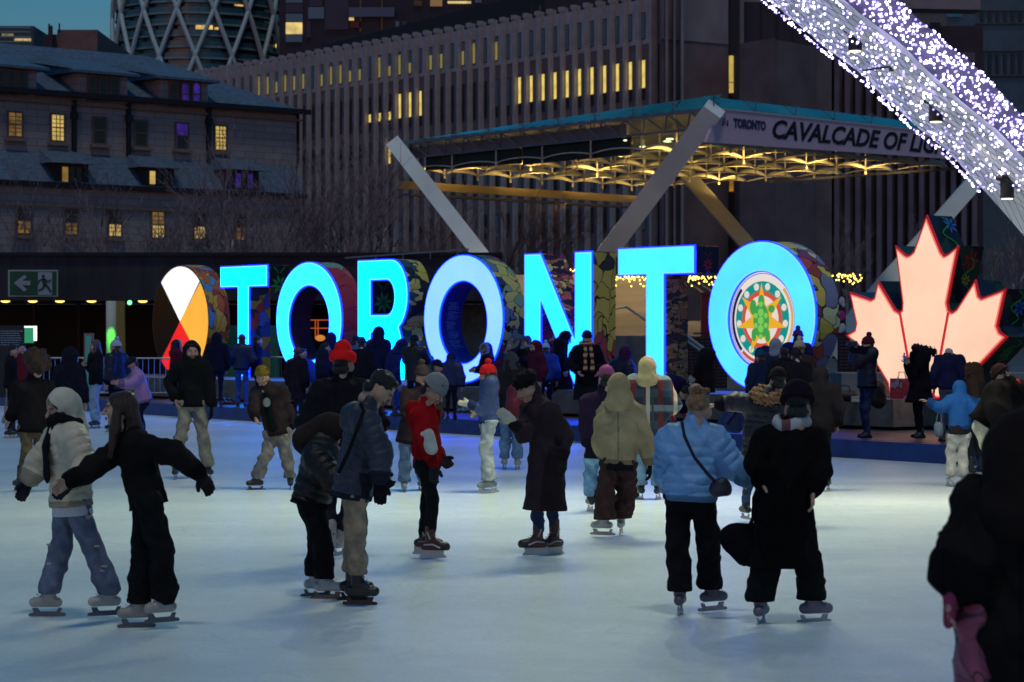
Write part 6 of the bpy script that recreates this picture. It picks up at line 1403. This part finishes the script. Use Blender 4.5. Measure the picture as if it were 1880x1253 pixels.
pp('skater seen from behind in a tan hooded jacket and baggy brown trousers, white skates', 1136, 24.0, 1.60, 176, fem=True, hair=None, hood=dict(col=(.38,.29,.17), s=1.0), head=dict(yaw=176, pitch=10),
  top=dict(col=(.38,.29,.17), th=.05, hem=-.04, belly=.01, fold=.009, kind='wool'), legs=dict(col=(.058,.028,.026), w=.055, fold=.010), sweat=(.012,.01,.012), shoes=(.45,.44,.44), gloves={'R': ('glove', (.015,.012,.015)), 'L': ('glove', (.02,.02,.02))}, bladecol=(.35,.3,.32),
  J=dict(H=(1136,712), C=(1141,758), P=(1136,845), LE=(1102,808), LW=(1112,846,.08), RE=(1184,806), RW=(1193,855,-.02), LA=(1110,953,-.05), LK=(1112,905,0), RA=(1140,952,.12), RK=(1152,905,.05)), extras=dict(Lf=(-.9,.35,0), Rf=(.15,1,0), Rd=(.02,0,-1)), group=GI)
r11, j11, f11, l11, _ = pp('woman in a pale blue puffer with a blonde bun, black bag strap across her back', 1272, 17.3, 1.66, 172, fem=True, hair=('bun', HBLD), head=dict(yaw=150, pitch=12),
  top=dict(col=(.17,.36,.66), puff=.018, th=.062, hem=-.06, belly=.012, kind='nylon', fold=.009), legs=dict(col=(.006,.005,.008), w=.035, fold=.007), shoes=(.10,.09,.12), bladecol=(.35,.35,.4), collar=(.34,.50,.55), gloves=None,
  J=dict(H=(1284,750), C=(1272,806), P=(1268,905), LE=(1228,870,.12), LW=(1240,905,.35), RE=(1338,852,.02), RW=(1374,878,-.02), LA=(1248,1086,0), LK=(1243,1000), RA=(1304,1080,.15), RK=(1300,998,.05)), extras=dict(Lf=(.2,1,0), Rf=(.9,.6,0), Rd=(1,0,-.1)), group=GI)
g = MB(); pts = [P(1252,775,17.1), P(1256,800,17.03), P(1275,840,17.0), P(1300,872,17.0), P(1318,890,17.05)]; g.tube([tuple(p) for p in pts], .013, 5); g.build('bag_strap', cloth((.03,.025,.05)), r11, world=True)
hb = SDF(.02); c_ = P(1322,893,17.05); hb.e(c_, (.075,.04,.065)); hb.c(c_+[-.03,0,-.03], c_+[.04,0,-.03], .045); hb.disp = folds(.004, 2, 20, 20); v = hb.mesh(.01); tag(addmesh('handbag', v[0]-c_, v[1], cloth((.02,.015,.03), 'leather')), 'small dark shoulder bag hanging at the pale blue puffer', 'bag').location = tuple(c_)
r12, j12, f12, l12, _ = pp('large figure from behind in a long black coat, black hat and pale plaid scarf', 1448, 16.8, 1.74, 178, hair=('short', HBLK), hat=('beanie', (.012,.006,.014), 1.2), head=dict(yaw=175, pitch=16),
  top=dict(col=(.005,.004,.006), th=.035, hem=-.05, flare=.03, belly=.01, sleeve=.012, name='coat', fold=.007), coat=.42, legs=dict(col=(.006,.005,.008), w=.045), shoes=(.16,.13,.18), bladecol=(.4,.38,.42),
  scarf=dict(col=(.3,.3,.3), mat=stripes('plaid_scarf', [(.42,.44,.45),(.33,.33,.34),(.16,.05,.07)], 0, 7, [(0, 3.1, .82, 2)])),
  J=dict(H=(1464,748), C=(1452,806), P=(1440,915), LE=(1388,850,.0), LW=(1398,884,-.04), RE=(1506,860), RW=(1492,902,-.1), LA=(1396,1104,0), LK=(1412,1012), RA=(1490,1100,.1), RK=(1482,1010)), extras=dict(Lf=(.35,1,0), Rf=(1,.3,0), Ld=(.3,-.1,-.6), Rd=(0,0,-1)), group=GI)
g = MB(); g.tube([tuple(P(1398,892,16.76)), tuple(P(1392,930,16.85)), tuple(P(1372,975,16.9))], .014, 5); bst = g;
tb = SDF(.02); c_ = P(1372,1004,16.9); tb.c(c_+[-.08,0,.10], c_+[.16,0,.14], .05, fwd=(0,1,0), k=.6); tb.c(c_+[-.08,0,.06], c_+[.14,0,-.06], .12, .12, fwd=(0,1,0), k=.5); tb.c(c_+[-.13,0,.08], c_+[-.02,0,-.08], .05, .07, fwd=(0,1,0), k=.5); tb.disp = folds(.008, 3, 14, 14)
v = tb.mesh(.014); tag(addmesh('tote_bag', v[0]-c_, v[1], cloth((.006,.005,.008))), 'floppy black bag swinging beside the long black coat', 'bag').location = tuple(c_)
bst.build('strap', cloth((.006,.005,.008)), bpy.data.objects['tote_bag'], world=True)
pp('dark parka with a fur-edged hood, arm stretched out to the left, seen from behind', 1398, 25.8, 1.68, 182, hair=('short', HBLK), hat=('beanie', (.010,.008,.012)), furhood=(.30,.17,.09), head=dict(yaw=182, pitch=10),
  top=dict(col=(.014,.012,.024), puff=.012, th=.055, hem=-.22, belly=.02), legs=dict(col=(.04,.07,.15), w=.0, fold=.012), J=dict(H=(1428,700), C=(1405,742), P=(1398,822), LE=(1350,738), LW=(1316,744), LA=(1370,925), RA=(1412,925)), extras=dict(Ld=(-1,0,0)), group=GI)
r15, j15, f15, l15, _ = pp('blurred close figure in a black hooded coat with a pink mitten at the right edge', 1885, 8.7, 1.66, 170, fem=True, hair=None, hood=dict(col=(.014,.010,.010), s=1.15), skates=True,
  top=dict(col=(.009,.008,.009), th=.055, hem=-.02, flare=.02, sleeve=.05, belly=.01, fold=.008, extra=[((1885,1100,.05),(1915,1400,.05),.20,.22),((1840,1000,0),(1846,1120,0),.12,.14)]), legs=dict(col=(.35,.06,.12), w=.03, mat=artmat('pink_print', [(.30,.05,.11),(.24,.04,.09),(.28,.055,.12),(.08,.015,.04)], 11, .02, 3)), gloves={'L': ('mitt', (.30,.05,.11)), 'R': ('mitt', (.42,.07,.15))},
  J=dict(H=(1872,842), C=(1886,925), P=(1872,1135), LE=(1806,965,.0), LW=(1750,1076,-.1), LH=(1800,1140), LK=(1792,1330), LA=(1790,1480), RH=(1925,1140)), extras=dict(Ld=(-.22,0,-1)), group=GI)
# --- middle distance
pp('dark purple beanie and jacket from behind, pale jeans, beside the tan hooded skater', 1100, 27.5, 1.66, 178, hair=('short', HBLK), hat=('beanie', (.22,.055,.17), 1.02), head=dict(yaw=178, pitch=5),
  top=dict(col=(.022,.012,.035), th=.045, hem=-.08), legs=dict(col=(.18,.34,.52), w=.03), J=dict(H=(1113,695), C=(1105,738), P=(1102,830), LE=(1078,785), LW=(1076,818)), group=GI)
PL = stripes('plaid_cloth', [(.012,.022,.05),(.02,.06,.10),(.12,.015,.02),(.40,.37,.30),(.15,.19,.22)], 2, 5.2, [(0, 6.0, .55, 2),(2, 2.6, .80, 4),(0, 3.0, .86, 3)])
pp('big plaid shirt-jacket in blue, maroon and cream under a beige hood, from behind', 1192, 29.5, 1.76, 178, hair=None, hood=dict(col=(.40,.32,.19), s=.9), collar=(.40,.32,.19), head=dict(yaw=178, pitch=8),
  top=dict(col=(.1,.1,.1), mat=PL, th=.055, hem=-.16, fold=.008), legs=dict(col=(.20,.32,.46), w=.03), J=dict(H=(1188,676), C=(1190,704), P=(1198,785)), arms=('down','pocket'), group=GI)
r19, j19, f19, l19, _ = pp('young man in an olive beanie and brown jacket skating towards the camera', 500, 31.4, 1.66, -14, hair=('crop', HBLK), hat=('beanie', (.20,.13,.02)), head=dict(yaw=18, pitch=4, roll=-6),
  top=dict(col=(.035,.022,.025), th=.045, hem=-.06, fold=.009, kind='wool', open=(.008,.010,.010)), legs=dict(col=(.21,.18,.17), w=.03, fold=.011), shoes=(.02,.014,.014), bladecol=(.08,.07,.09),
  J=dict(H=(482,692), C=(495,722), P=(508,792), RE=(466,750,-.1), RW=(470,768,-.25), LE=(530,758,.05), LW=(535,785,.12), RA=(472,878,-.1), RK=(490,835,-.15), LA=(533,878,.05), LK=(524,833,-.05)), extras=dict(Rf=(-.8,-.4,0), Lf=(.1,-1,0)), group=GI)
pp('bearded man in a black hooded jacket and khaki trousers, hands at his hips', 352, 33.6, 1.80, 14, hair=('short', HBLK), hood=dict(col=(.012,.010,.012)), head=dict(yaw=16, pitch=4), beard=True, skin='a',
  top=dict(col=(.011,.010,.011), th=.045, hem=-.05), legs=dict(col=(.27,.24,.19), w=.035, fold=.010), gloves={'L': ('glove', BLK), 'R': None}, J=dict(RE=(312,702,.05), RW=(322,735,-.1), LE=(384,712), LW=(388,750)), extras=dict(Ld=(.02,0,-1)), legpose='wide', group=GI)
pp('man with a big brown curly mop, black jacket and brown trousers at the left edge', 60, 30.7, 1.80, -150, hair=('curly', (.045,.018,.012)), top=dict(col=(.014,.011,.013), th=.05, hem=-.06), legs=dict(col=(.13,.09,.055), w=.01), head=dict(yaw=-150, pitch=14),
  J=dict(H=(66,668), C=(62,712), P=(60,785), LA=(38,878,-.1), LK=(50,830,-.1), RA=(68,868,.3), RK=(72,830,.2), LE=(30,748), LW=(18,770)), shoes=(.02,.02,.02), group=GI)
pp('figure with a dark hood and navy jacket just behind the cream hood', 128, 37, 1.70, 160, hair=None, hood=dict(col=(.012,.012,.026)), top=dict(col=(.012,.012,.026), th=.04), legs=dict(col=(.05,.07,.12)), group=GI)
pp('black-clad skater at the far left edge, one bare hand hanging', 20, 47, 1.72, 100, hair=('short', HBLK), top=dict(col=BLK, th=.04, coat=0), legs=dict(col=(.01,.01,.012)), arms=('down','down'), J=dict(RE=(12,735), RW=(8,765)), group=GI)
pp('red-jacketed person far left behind the curly-haired man', 40, 55, 1.72, 20, z0=0, hair=('short', HBLK), top=dict(col=(.14,.012,.02), th=.05, hem=-.1), group=GI)
pp('woman in a dark coat and wide pale jeans with light brown hair, left', 176, 52, 1.80, -60, fem=True, hair=('long', (.12,.07,.05)), top=dict(col=BLK, th=.05, hem=-.12), legs=dict(col=(.25,.36,.50), w=.05), arms=('fold','fold'), shoes=(.04,.05,.07), group=GI)
pp('person in navy under a white and blue pompom hat, back turned, left', 214, 50, 1.78, -120, hair=('short', HBRN), hat=('pom', (.42,.48,.60)), top=dict(col=(.010,.010,.035), th=.07, hem=-.2, puff=.015), legs=dict(col=(.01,.01,.02)), head=dict(yaw=-110, pitch=-5), group=GI)
pp('person in a lilac-pink puffer bending over beside the concrete bench, left', 262, 47, 1.55, -70, fem=True, hair=('short', HBRN), hat=('beanie', (.02,.015,.03)), head=dict(yaw=-70, pitch=30), top=dict(col=(.40,.20,.42), th=.06, puff=.012, hem=-.05), legs=dict(col=(.012,.01,.03)), J=dict(C=(252,690), P=(266,735), H=(243,668)), arms=('fwd','fwd'), group=GI)
pp('brown-jacketed person in a white-topped knit hat behind the red hoodie, blue jeans', 755, 31, 1.62, 20, fem=True, hair=('short', HBRN), hat=('pom', (.07,.045,.045), 1.08), top=dict(col=(.030,.018,.022), th=.045, hem=-.12), legs=dict(col=(.11,.16,.28), w=.03), J=dict(H=(775,692), C=(768,728), P=(755,800), RA=(742,885,-.05), LA=(775,880,.1)), shoes=(.25,.25,.27), arms=('pocket','fwd'), group=GI)
pp('tall man in a bright red beanie and black coat, back turned', 622, 21.6, 1.80, 172, hair=('crop', HBLK), hat=('tall', (.85,.015,.02), 1.0), top=dict(col=(.010,.009,.014), th=.07, hem=-.08, belly=.02), legs=dict(col=(.02,.015,.02)), J=dict(H=(630,668), C=(630,722), P=(622,830), LA=(608,990), RA=(622,985,.1)), head=dict(yaw=168, pitch=6), shoes=(.35,.30,.30), arms=('pocket','pocket'), group=GI)
pp('person in a grey knit hood with a maroon backpack beside the blue quilted jacket', 938, 36, 1.64, 178, fem=True, hair=None, hood=dict(col=(.05,.055,.075), s=.95), top=dict(col=(.02,.018,.025), th=.05, hem=-.1), legs=dict(col=(.13,.23,.38), w=.03), shoes=(.42,.38,.36), group=GI)
c_ = P(945,735,35.6); bk_ = SDF(.03); bk_.c(c_+[0,0,.12], c_+[0,0,-.14], .12, .14, fwd=(0,1,0), k=.6); bk_.c(c_+[0,-.08,-.06], c_+[0,-.08,-.10], .08, fwd=(0,1,0), k=.5); v = bk_.mesh(.02); tag(addmesh('backpack', v[0]-c_, v[1], cloth((.16,.012,.03), 'nylon')), 'maroon backpack on the person in the grey hood', 'backpack').location = tuple(c_)
pp('short person in a black hooded jacket behind the plaid scarf', 1507, 31, 1.48, 178, hair=None, hood=dict(col=(.010,.008,.010)), top=dict(col=(.012,.009,.012), th=.055, hem=-.15), group=GI)
pp('child in a bright blue hooded jacket and pale snow trousers, arms out', 1758, 31.8, 1.36, 182, hair=None, hood=dict(col=(.02,.11,.36), s=1.0), top=dict(col=(.018,.10,.34), th=.045, hem=.10), sweat=(.02,.015,.025), legs=dict(col=(.42,.43,.40), w=.03), shoes=(.45,.45,.45), bladecol=(.4,.4,.4), hscale=.95,
  J=dict(C=(1762,738), P=(1762,800), LE=(1728,748), LW=(1704,738), RE=(1786,752), RW=(1800,735)), group=GI)
pp('person in a brown fur hood between the blue child and the right edge', 1792, 34, 1.50, -120, fem=True, hair=None, hood=dict(col=(.05,.028,.02), fur=(.10,.06,.03)), top=dict(col=(.04,.025,.02), th=.05), legs=dict(col=(.02,.02,.02)), group=GI)
pp('stooping skater in a big black jacket and cream trousers with a red collar, right edge', 1835, 29, 1.75, -150, hair=('short', HBLK), hat=('beanie', (.02,.008,.008)), collar=(.35,.02,.03), head=dict(yaw=-120, pitch=40), top=dict(col=(.004,.003,.004), th=.11, hem=-.04), legs=dict(col=(.50,.46,.38), w=.03), J=dict(H=(1838,692), C=(1852,722), P=(1812,780)), arms=('back','fwd'), group=GI)
# --- on the walkway in front of the sign
Z = .31
def ww(label, px, Y, H, th, **k): return pp(label, px, Y, H, th, z0=Z, skates=False, group=GW, **k)
ww('dark figure standing just right of the bearded hooded man', 398, 56, 1.72, 200, hair=None, hood=dict(col=(.012,.012,.02)), top=dict(col=(.010,.010,.02), th=.05, hem=-.12), legs=dict(col=(.012,.012,.03)))
ww('person with a white fur-edged hood beside the red sector of the wheel', 322, 58, 1.55, 120, hair=None, hood=dict(col=(.03,.03,.04), fur=(.5,.48,.5)), top=dict(col=(.10,.01,.02), th=.05), legs=dict(col=(.05,.05,.1)), arms=('fwd','fwd'))
ww('person in a red knit hat, navy puffer and blue jeans, under the first T', 444, 57.8, 1.68, 178, hair=('short', HBLK), hat=('beanie', (.14,.02,.06)), top=dict(col=(.010,.016,.06), th=.055, puff=.012, hem=-.05), legs=dict(col=(.035,.10,.34), w=.01), arms=('pocket','pocket'))
ww('dark man facing right beside the red knit hat', 471, 58, 1.66, 110, hair=('short', HBLK), top=dict(col=(.012,.014,.05), th=.05, hem=-.2), legs=dict(col=(.012,.014,.05)))
pp('skater in a long dark coat and mauve hat, below the first O', 545, 51.5, 1.62, 150, fem=True, hair=('short', HBRN), hat=('beanie', (.12,.06,.10)), top=dict(col=(.018,.012,.022), th=.06, hem=-.05), coat=.3, legs=dict(col=(.02,.02,.04)), shoes=(.40,.44,.50), group=GI)
ww('person in a royal blue jacket bending over, below the first O', 575, 55, 1.62, 60, hair=('short', HBLK), top=dict(col=(.02,.06,.35), th=.045), legs=dict(col=(.02,.02,.06)), J=dict(C=(565,672), P=(585,700), H=(556,650)))
ww('dark figure crouching left of the red beanie', 592, 50, 1.60, 100, hair=('short', HBLK), top=dict(col=(.014,.014,.04), th=.06, hem=-.2), legs=dict(col=(.01,.01,.02)), J=dict(H=(598,640)))
ww('navy hooded figure behind the red beanie, right side of the first O', 608, 54, 1.72, 185, hair=None, hood=dict(col=(.010,.018,.09)), top=dict(col=(.010,.014,.07), th=.05), legs=dict(col=(.01,.01,.02)))
ww('person in a dark cap and pale hood right of the red beanie', 652, 54, 1.66, 120, hair=('short', HBLK), hat=('cap', (.015,.02,.06)), top=dict(col=(.06,.12,.32), th=.05), legs=dict(col=(.01,.01,.02)))
ww('person in a navy and red headband and white collar, below the R', 664, 47.5, 1.62, 182, hair=('short', HBLK), hat=('beanie', (.02,.03,.14), 1.0), collar=(.5,.45,.45), top=dict(col=(.010,.010,.02), th=.05), legs=dict(col=(.01,.01,.02)))
ww('hooded dark navy figure standing tall in front of the stem of the R', 695, 52, 1.84, 150, hair=None, hood=dict(col=(.010,.012,.05)), top=dict(col=(.010,.012,.055), th=.055, hem=-.2), legs=dict(col=(.01,.01,.03)))
ww('navy hooded figure leaning right under the leg of the R, bright blue jeans', 725, 51, 1.80, 110, hair=None, hood=dict(col=(.014,.02,.10)), head=dict(yaw=100, pitch=30), top=dict(col=(.014,.02,.11), th=.05), legs=dict(col=(.02,.06,.3)), J=dict(C=(722,660), P=(715,705), H=(740,637)))
ww('person in dark clothes holding a white cup, between the R and the middle O', 760, 50, 1.66, 160, hair=('short', HBLK), hat=('beanie', (.015,.015,.04)), top=dict(col=(.010,.010,.018), th=.06, hem=-.2, puff=.012), legs=dict(col=(.01,.01,.02)), arms=('fwd','fwd'))
ww('man in a black beanie leaning right, at the lower left of the middle O', 795, 46, 1.60, 80, hair=('short', HBLK), hat=('beanie', (.012,.012,.035)), head=dict(yaw=80, pitch=15), top=dict(col=(.012,.014,.035), th=.055), legs=dict(col=(.01,.01,.02)), J=dict(H=(803,674), C=(795,702), P=(785,745)))
ww('small person in a dark blue puffer under the middle O', 828, 47, 1.32, 170, hair=None, hood=dict(col=(.012,.02,.10)), top=dict(col=(.012,.018,.08), th=.06, puff=.012), legs=dict(col=(.01,.01,.02)))
def sit_(label, px, Y, H, th, z, **k): return pp(label, px, Y, H, th, z0=z, skates=False, sit=True, group=GS, **k)
sit_('man in a grey fur hood sitting on the plinth under the middle O', 895, 54.0, 1.72, -75, .86, hair=('short', HBLK), hood=dict(col=(.014,.014,.04), fur=(.25,.28,.38)), head=dict(yaw=-30), top=dict(col=(.010,.010,.022), th=.06, hem=.0), legs=dict(col=(.012,.012,.03)), J=dict(LK=(868,706,-.1), LA=(838,712,-.1), RK=(862,712,.1), RA=(828,708,.1)), arms=('lap','lap'))
ww('woman in a black and white cap and scarf pointing up, left of the N', 968, 49, 1.66, -50, fem=True, hair=('long', HBRN), hat=('cap', (.06,.07,.12)), scarf=dict(col=(.3,.33,.4)), top=dict(col=(.012,.010,.02), th=.045), legs=dict(col=(.01,.01,.02)), arms=('fwd','phone'))
ww('smiling woman in a maroon hooded coat below the N', 985, 46, 1.56, -60, fem=True, hair=('short', HBRN), hood=dict(col=(.10,.012,.035)), top=dict(col=(.07,.010,.03), th=.05), legs=dict(col=(.01,.01,.02)))
ww('child in a pale blue pompom hat and blue jacket below the N', 1002, 48, 1.50, 178, hair=('short', HBRN), hat=('pom', (.30,.50,.75)), top=dict(col=(.02,.05,.35), th=.05), legs=dict(col=(.01,.01,.04)))
ww('tall man in a long black hooded coat, head bowed, before the N', 1030, 51, 1.84, 95, hair=('short', HBLK), hood=dict(col=(.008,.008,.016), s=.95), head=dict(yaw=95, pitch=30), top=dict(col=(.007,.007,.014), th=.05, hem=-.05, flare=.04), coat=.4, legs=dict(col=(.01,.01,.02)), J=dict(H=(1040,622)))
SCF = stripes('scarf_stripes', [(.45,.34,.14),(.15,.012,.04)], 2, 8.5)
ww('man in a long black coat with a maroon and gold striped scarf', 1077, 44.8, 1.74, 12, hair=('short', HBLK), hat=('beanie', (.010,.012,.04)), beard=True, scarf=dict(col=(.3,.2,.1), mat=SCF, tails=(-1,1)), top=dict(col=(.008,.008,.014), th=.05, flare=.03), coat=.4, legs=dict(col=(.01,.012,.03)), shoes=(.02,.02,.03), arms=('pocket','pocket'))
ww('stooping figure in a maroon hood behind the striped scarf man', 1142, 48, 1.70, 140, hair=None, hood=dict(col=(.06,.012,.05)), top=dict(col=(.008,.008,.03), th=.08, puff=.015, hem=-.1), legs=dict(col=(.01,.01,.02)), J=dict(C=(1142,672), P=(1130,715), H=(1150,650)))
ww('person in dark blue bending forward right of the plaid jacket', 1228, 42, 1.70, 60, hair=('short', HBLK), head=dict(yaw=60, pitch=60), top=dict(col=(.010,.012,.06), th=.06), legs=dict(col=(.04,.07,.18)), gloves=('mitt', (.5,.02,.02)), J=dict(C=(1240,705), P=(1216,725), H=(1254,722)), arms=('down','down'))
ww('dark-haired woman in profile drinking from a cup in a grey mitten', 1296, 42, 1.64, -80, fem=True, hair=('bun', (.025,.014,.012)), head=dict(yaw=-75, pitch=6), top=dict(col=(.012,.008,.012), th=.06, hooddown=True, hem=-.2), legs=dict(col=(.01,.01,.02)), gloves=('mitt', (.25,.24,.28)), J=dict(H=(1292,690), RE=(1276,722,-.1), RW=(1276,702,-.15), LE=(1290,730,-.2), LW=(1275,706,-.3)), extras=dict(Ld=(-.6,0,.6), Rd=(-.6,0,.6)))
ww('black-haired man in a blue jacket in front of the turtle medallion', 1406, 44, 1.68, -60, hair=('short', HBLK), head=dict(yaw=-55, pitch=5), top=dict(col=(.012,.018,.10), th=.05), legs=dict(col=(.01,.01,.02)), J=dict(H=(1404,662)))
ww('child in a teal and navy knit hat below the turtle O', 1398, 39, 1.42, -160, hair=('short', HBRN), hat=('beanie', (.015,.07,.16)), top=dict(col=(.012,.02,.06), th=.05), legs=dict(col=(.01,.01,.02)))
ww('person in a pale grey hood below the turtle medallion', 1424, 43, 1.60, 178, hair=None, hood=dict(col=(.28,.30,.38)), top=dict(col=(.03,.03,.07), th=.05), legs=dict(col=(.01,.01,.02)))
ww('person in a tall violet-blue pompom hat at the lower right of the turtle O', 1464, 45, 1.76, 150, hair=('short', HBLK), hat=('pom', (.05,.03,.22)), top=dict(col=(.010,.012,.09), th=.07), legs=dict(col=(.01,.01,.02)))
ww('person in a cream knit hat with a tan pompom below the turtle O', 1468, 39, 1.56, 175, fem=True, hair=('short', HBLD), hat=('pom', (.45,.36,.28), 1.1), top=dict(col=(.05,.03,.03), th=.05), legs=dict(col=(.01,.01,.02)))
ww('person in a black knit hat and white collar right behind the plaid scarf', 1462, 36.8, 1.46, 178, hair=('short', HBLK), hat=('beanie', (.03,.015,.025)), collar=(.45,.45,.48), top=dict(col=(.01,.01,.014), th=.05), legs=dict(col=(.01,.01,.02)))
ww('dark-haired person under the teal and navy hat, facing away', 1440, 37.6, 1.48, 178, hair=('short', HBLK), top=dict(col=(.01,.01,.014), th=.05), legs=dict(col=(.01,.01,.02)))
r62, j62, f62, l62, _ = ww('man in a pompom hat and dark puffer holding a camera up at the leaf', 1592, 40, 1.72, -70, hair=('short', HBLK), hat=('pom', (.08,.012,.03)), head=dict(yaw=-70, pitch=-2), top=dict(col=(.012,.010,.03), th=.06, puff=.014, hem=-.12), legs=dict(col=(.02,.025,.09), w=.005), shoes=(.012,.01,.02), furhood=None,
  J=dict(H=(1592,634), LE=(1575,665,-.1), LW=(1578,640,-.15), RE=(1570,660,.15), RW=(1570,638,.05)), extras=dict(Ld=(-.5,0,.6), Rd=(-.3,0,.8)))
r63, j63, f63, l63, _ = ww('woman in a long black coat filming with a phone before the leaf', 1690, 40, 1.66, -70, fem=True, hair=('short', HBLK), furhood=(.05,.02,.04), head=dict(yaw=-70), top=dict(col=(.008,.006,.010), th=.05, flare=.04), coat=.3, legs=dict(col=(.01,.008,.014)), J=dict(H=(1694,652), LE=(1678,688,-.1), LW=(1668,672,-.15), RE=(1676,690,.1), RW=(1664,668,.05)), extras=dict(Ld=(-.2,0,.9), Rd=(-.2,0,.9)))
ww('man in a dark sweater with a white shirt collar, back turned to the camera', 1742, 38.5, 1.60, 178, hair=('short', HBLK), collar=(.4,.4,.45), top=dict(col=(.016,.016,.06), th=.035), legs=dict(col=(.10,.10,.15)), J=dict(H=(1741,660)))
# --- loose things
def prop(name, label, cat, px, py, Y, fn, grp=None):
    t = thing(name, label, cat, P(px, py, Y), 0, grp); fn(t); return t
def f_cam(t):
    MB().box(-.07,.07,-.02,.02,-.04,.045).build('camera_body', M('camera_black', (.02,.02,.04), .4), t); MB().tube([(-.02,0,0),(-.10,.0,0)], .03, 10).build('lens_tube', M('camera_black', (.02,.02,.04)), t)
prop('camera', 'small dark camera raised in front of the pompom hat man', 'camera', 1566, 632, 39.8, f_cam)
def f_phone(t): MB().box(-.006,.006,-.04,.04,-.08,.08).build('phone_body', M('phone_black', (.02,.02,.03), .3), t)
prop('phone', 'dark phone held upright by the woman in the long black coat', 'phone', 1660, 657, 39.9, f_phone)
def f_gift(t):
    g = MB(); g.box(-.20,.20,-.07,.07,0,.36); g.build('bag_body', artmat('gift_print', [(.5,.02,.05),(.45,.015,.04),(.4,.25,.35),(.6,.04,.08)], 9, .02, 4), t)
    g = MB(); [g.tube([(-.07,y,.36),(-.05,y,.47),(.05,y,.47),(.07,y,.36)], .006, 4) for y in (-.05,.05)]; g.build('handle', M('gift_red', (.4,.02,.04), .5), t)
prop('gift_bag', 'bright red and pink patterned gift bag standing on the plinth before the leaf', 'bag', 1656, 733, 42.2, f_gift)
def blob(t, pts, col, kind='nylon', seed=2, h=.02):
    s = SDF(.04)
    for a, b, r in pts: s.c(a, b, r)
    s.disp = folds(.008, seed, 12, 14); v = s.mesh(h); addmesh('bag_body', v[0], v[1], cloth(col, kind), t)
prop('duffel_bag', 'black duffel bag lying on the plinth left of the camera man', 'bag', 1550, 728, 43.6, lambda t: (blob(t, [((-.14,0,.02),(.16,0,.0),.11)], (.012,.010,.012)), MB().tube([(-.1,-.05,.1),(-.05,-.05,.2),(.08,-.05,.18),(.1,-.05,.08)], .012, 5).build('handle', cloth((.05,.03,.02)), t)))
prop('white_box', 'small white box beside the black duffel bag', 'box', 1571, 733, 43.3, lambda t: (MB().box(-.08,.08,-.06,.06,-.05,.05).build('carton', M('carton_white', (.5,.5,.5), .7), t), MB().box(-.082,.082,-.062,.062,.02,.032).build('lid_edge', M('carton_grey', (.3,.3,.32), .7), t)))
prop('backpack', 'navy patterned rucksack slumped against the plinth below the turtle O', 'backpack', 1345, 768, 39.5, lambda t: (blob(t, [((-.05,0,-.05),(.12,0,.1),.16),((-.12,0,-.1),(.05,0,-.12),.14)], (.02,.03,.12), seed=5), MB().tube([(-.1,-.14,-.1),(0,-.19,.05),(.1,-.17,.18)], .015, 5).build('strap', cloth((.01,.01,.02)), t)))
prop('handbag', 'black bucket bag at the leaf edge behind the camera man', 'bag', 1612, 725, 42.6, lambda t: (blob(t, [((0,0,-.1),(0,0,.12),.16)], (.012,.010,.012), seed=6), MB().tube([(-.12,0,.15),(-.06,0,.36),(.06,0,.36),(.12,0,.15)], .014, 6).build('handle', cloth((.2,.2,.24)), t)))
prop('tote_bag', 'white tote hanging from a strap beside the blue child', 'bag', 1723, 785, 38, lambda t: (blob(t, [((0,0,-.1),(0,0,.02),.075)], (.42,.45,.42), 'wool', 7), MB().tube([(-.04,0,.05),(.02,0,.42),(.05,0,.05)], .012, 5).build('strap', cloth((.38,.38,.33)), t)))
prop('paper_cup', 'white paper cup in the hand of the dark figure left of the middle O', 'cup', 744, 703, 49.5, lambda t: (MB().tube([(0,0,-.06),(0,0,.05)], [.03,.04], 10).build('cup_wall', M('cup_white', (.6,.6,.62), .6), t), MB().tube([(0,0,.05),(0,0,.062)], .042, 10).build('lid', M('cup_lid', (.4,.4,.42), .5), t)))
shoe0 = None
lab = ['pair of dark shoes lying left of the first T under the plinth','pair of reddish shoes under the plinth beside the jeans','pair of brown shoes at the bench foot right of the wheel','pair of black boots under the plinth near the bearded man','pair of pale trainers on the walkway under the middle O','pair of grey boots under the plinth under the plaid jacket']
for i, (px_, py_, Y_, c_) in enumerate(((412,741,59,(.03,.02,.025)),(425,742,59,(.12,.02,.02)),(402,741,60,(.06,.035,.02)),(385,740,60,(.012,.012,.012)),(855,758,53,(.08,.22,.35)),(1222,777,46,(.06,.05,.08)))):
    t = thing('shoes', lab[i], 'shoes', (XW(px_,Y_), Y_, .31), i, 'shoes left under the bench')
    for s_ in (-1, 1):
        sd_ = SDF(.02); sd_.c((0,s_*.07,.05), (.17,s_*.08,.04), .045, .04); sd_.c((0,s_*.07,.05), (-.01,s_*.07,.12), .045, .04); v = sd_.mesh(.014); addmesh('shoe', v[0], v[1], cloth(c_, 'leather'), t)
for o in SPOTS: o.data.energy = 60; o.data.spot_size = R(150); o.data.spot_blend = 1
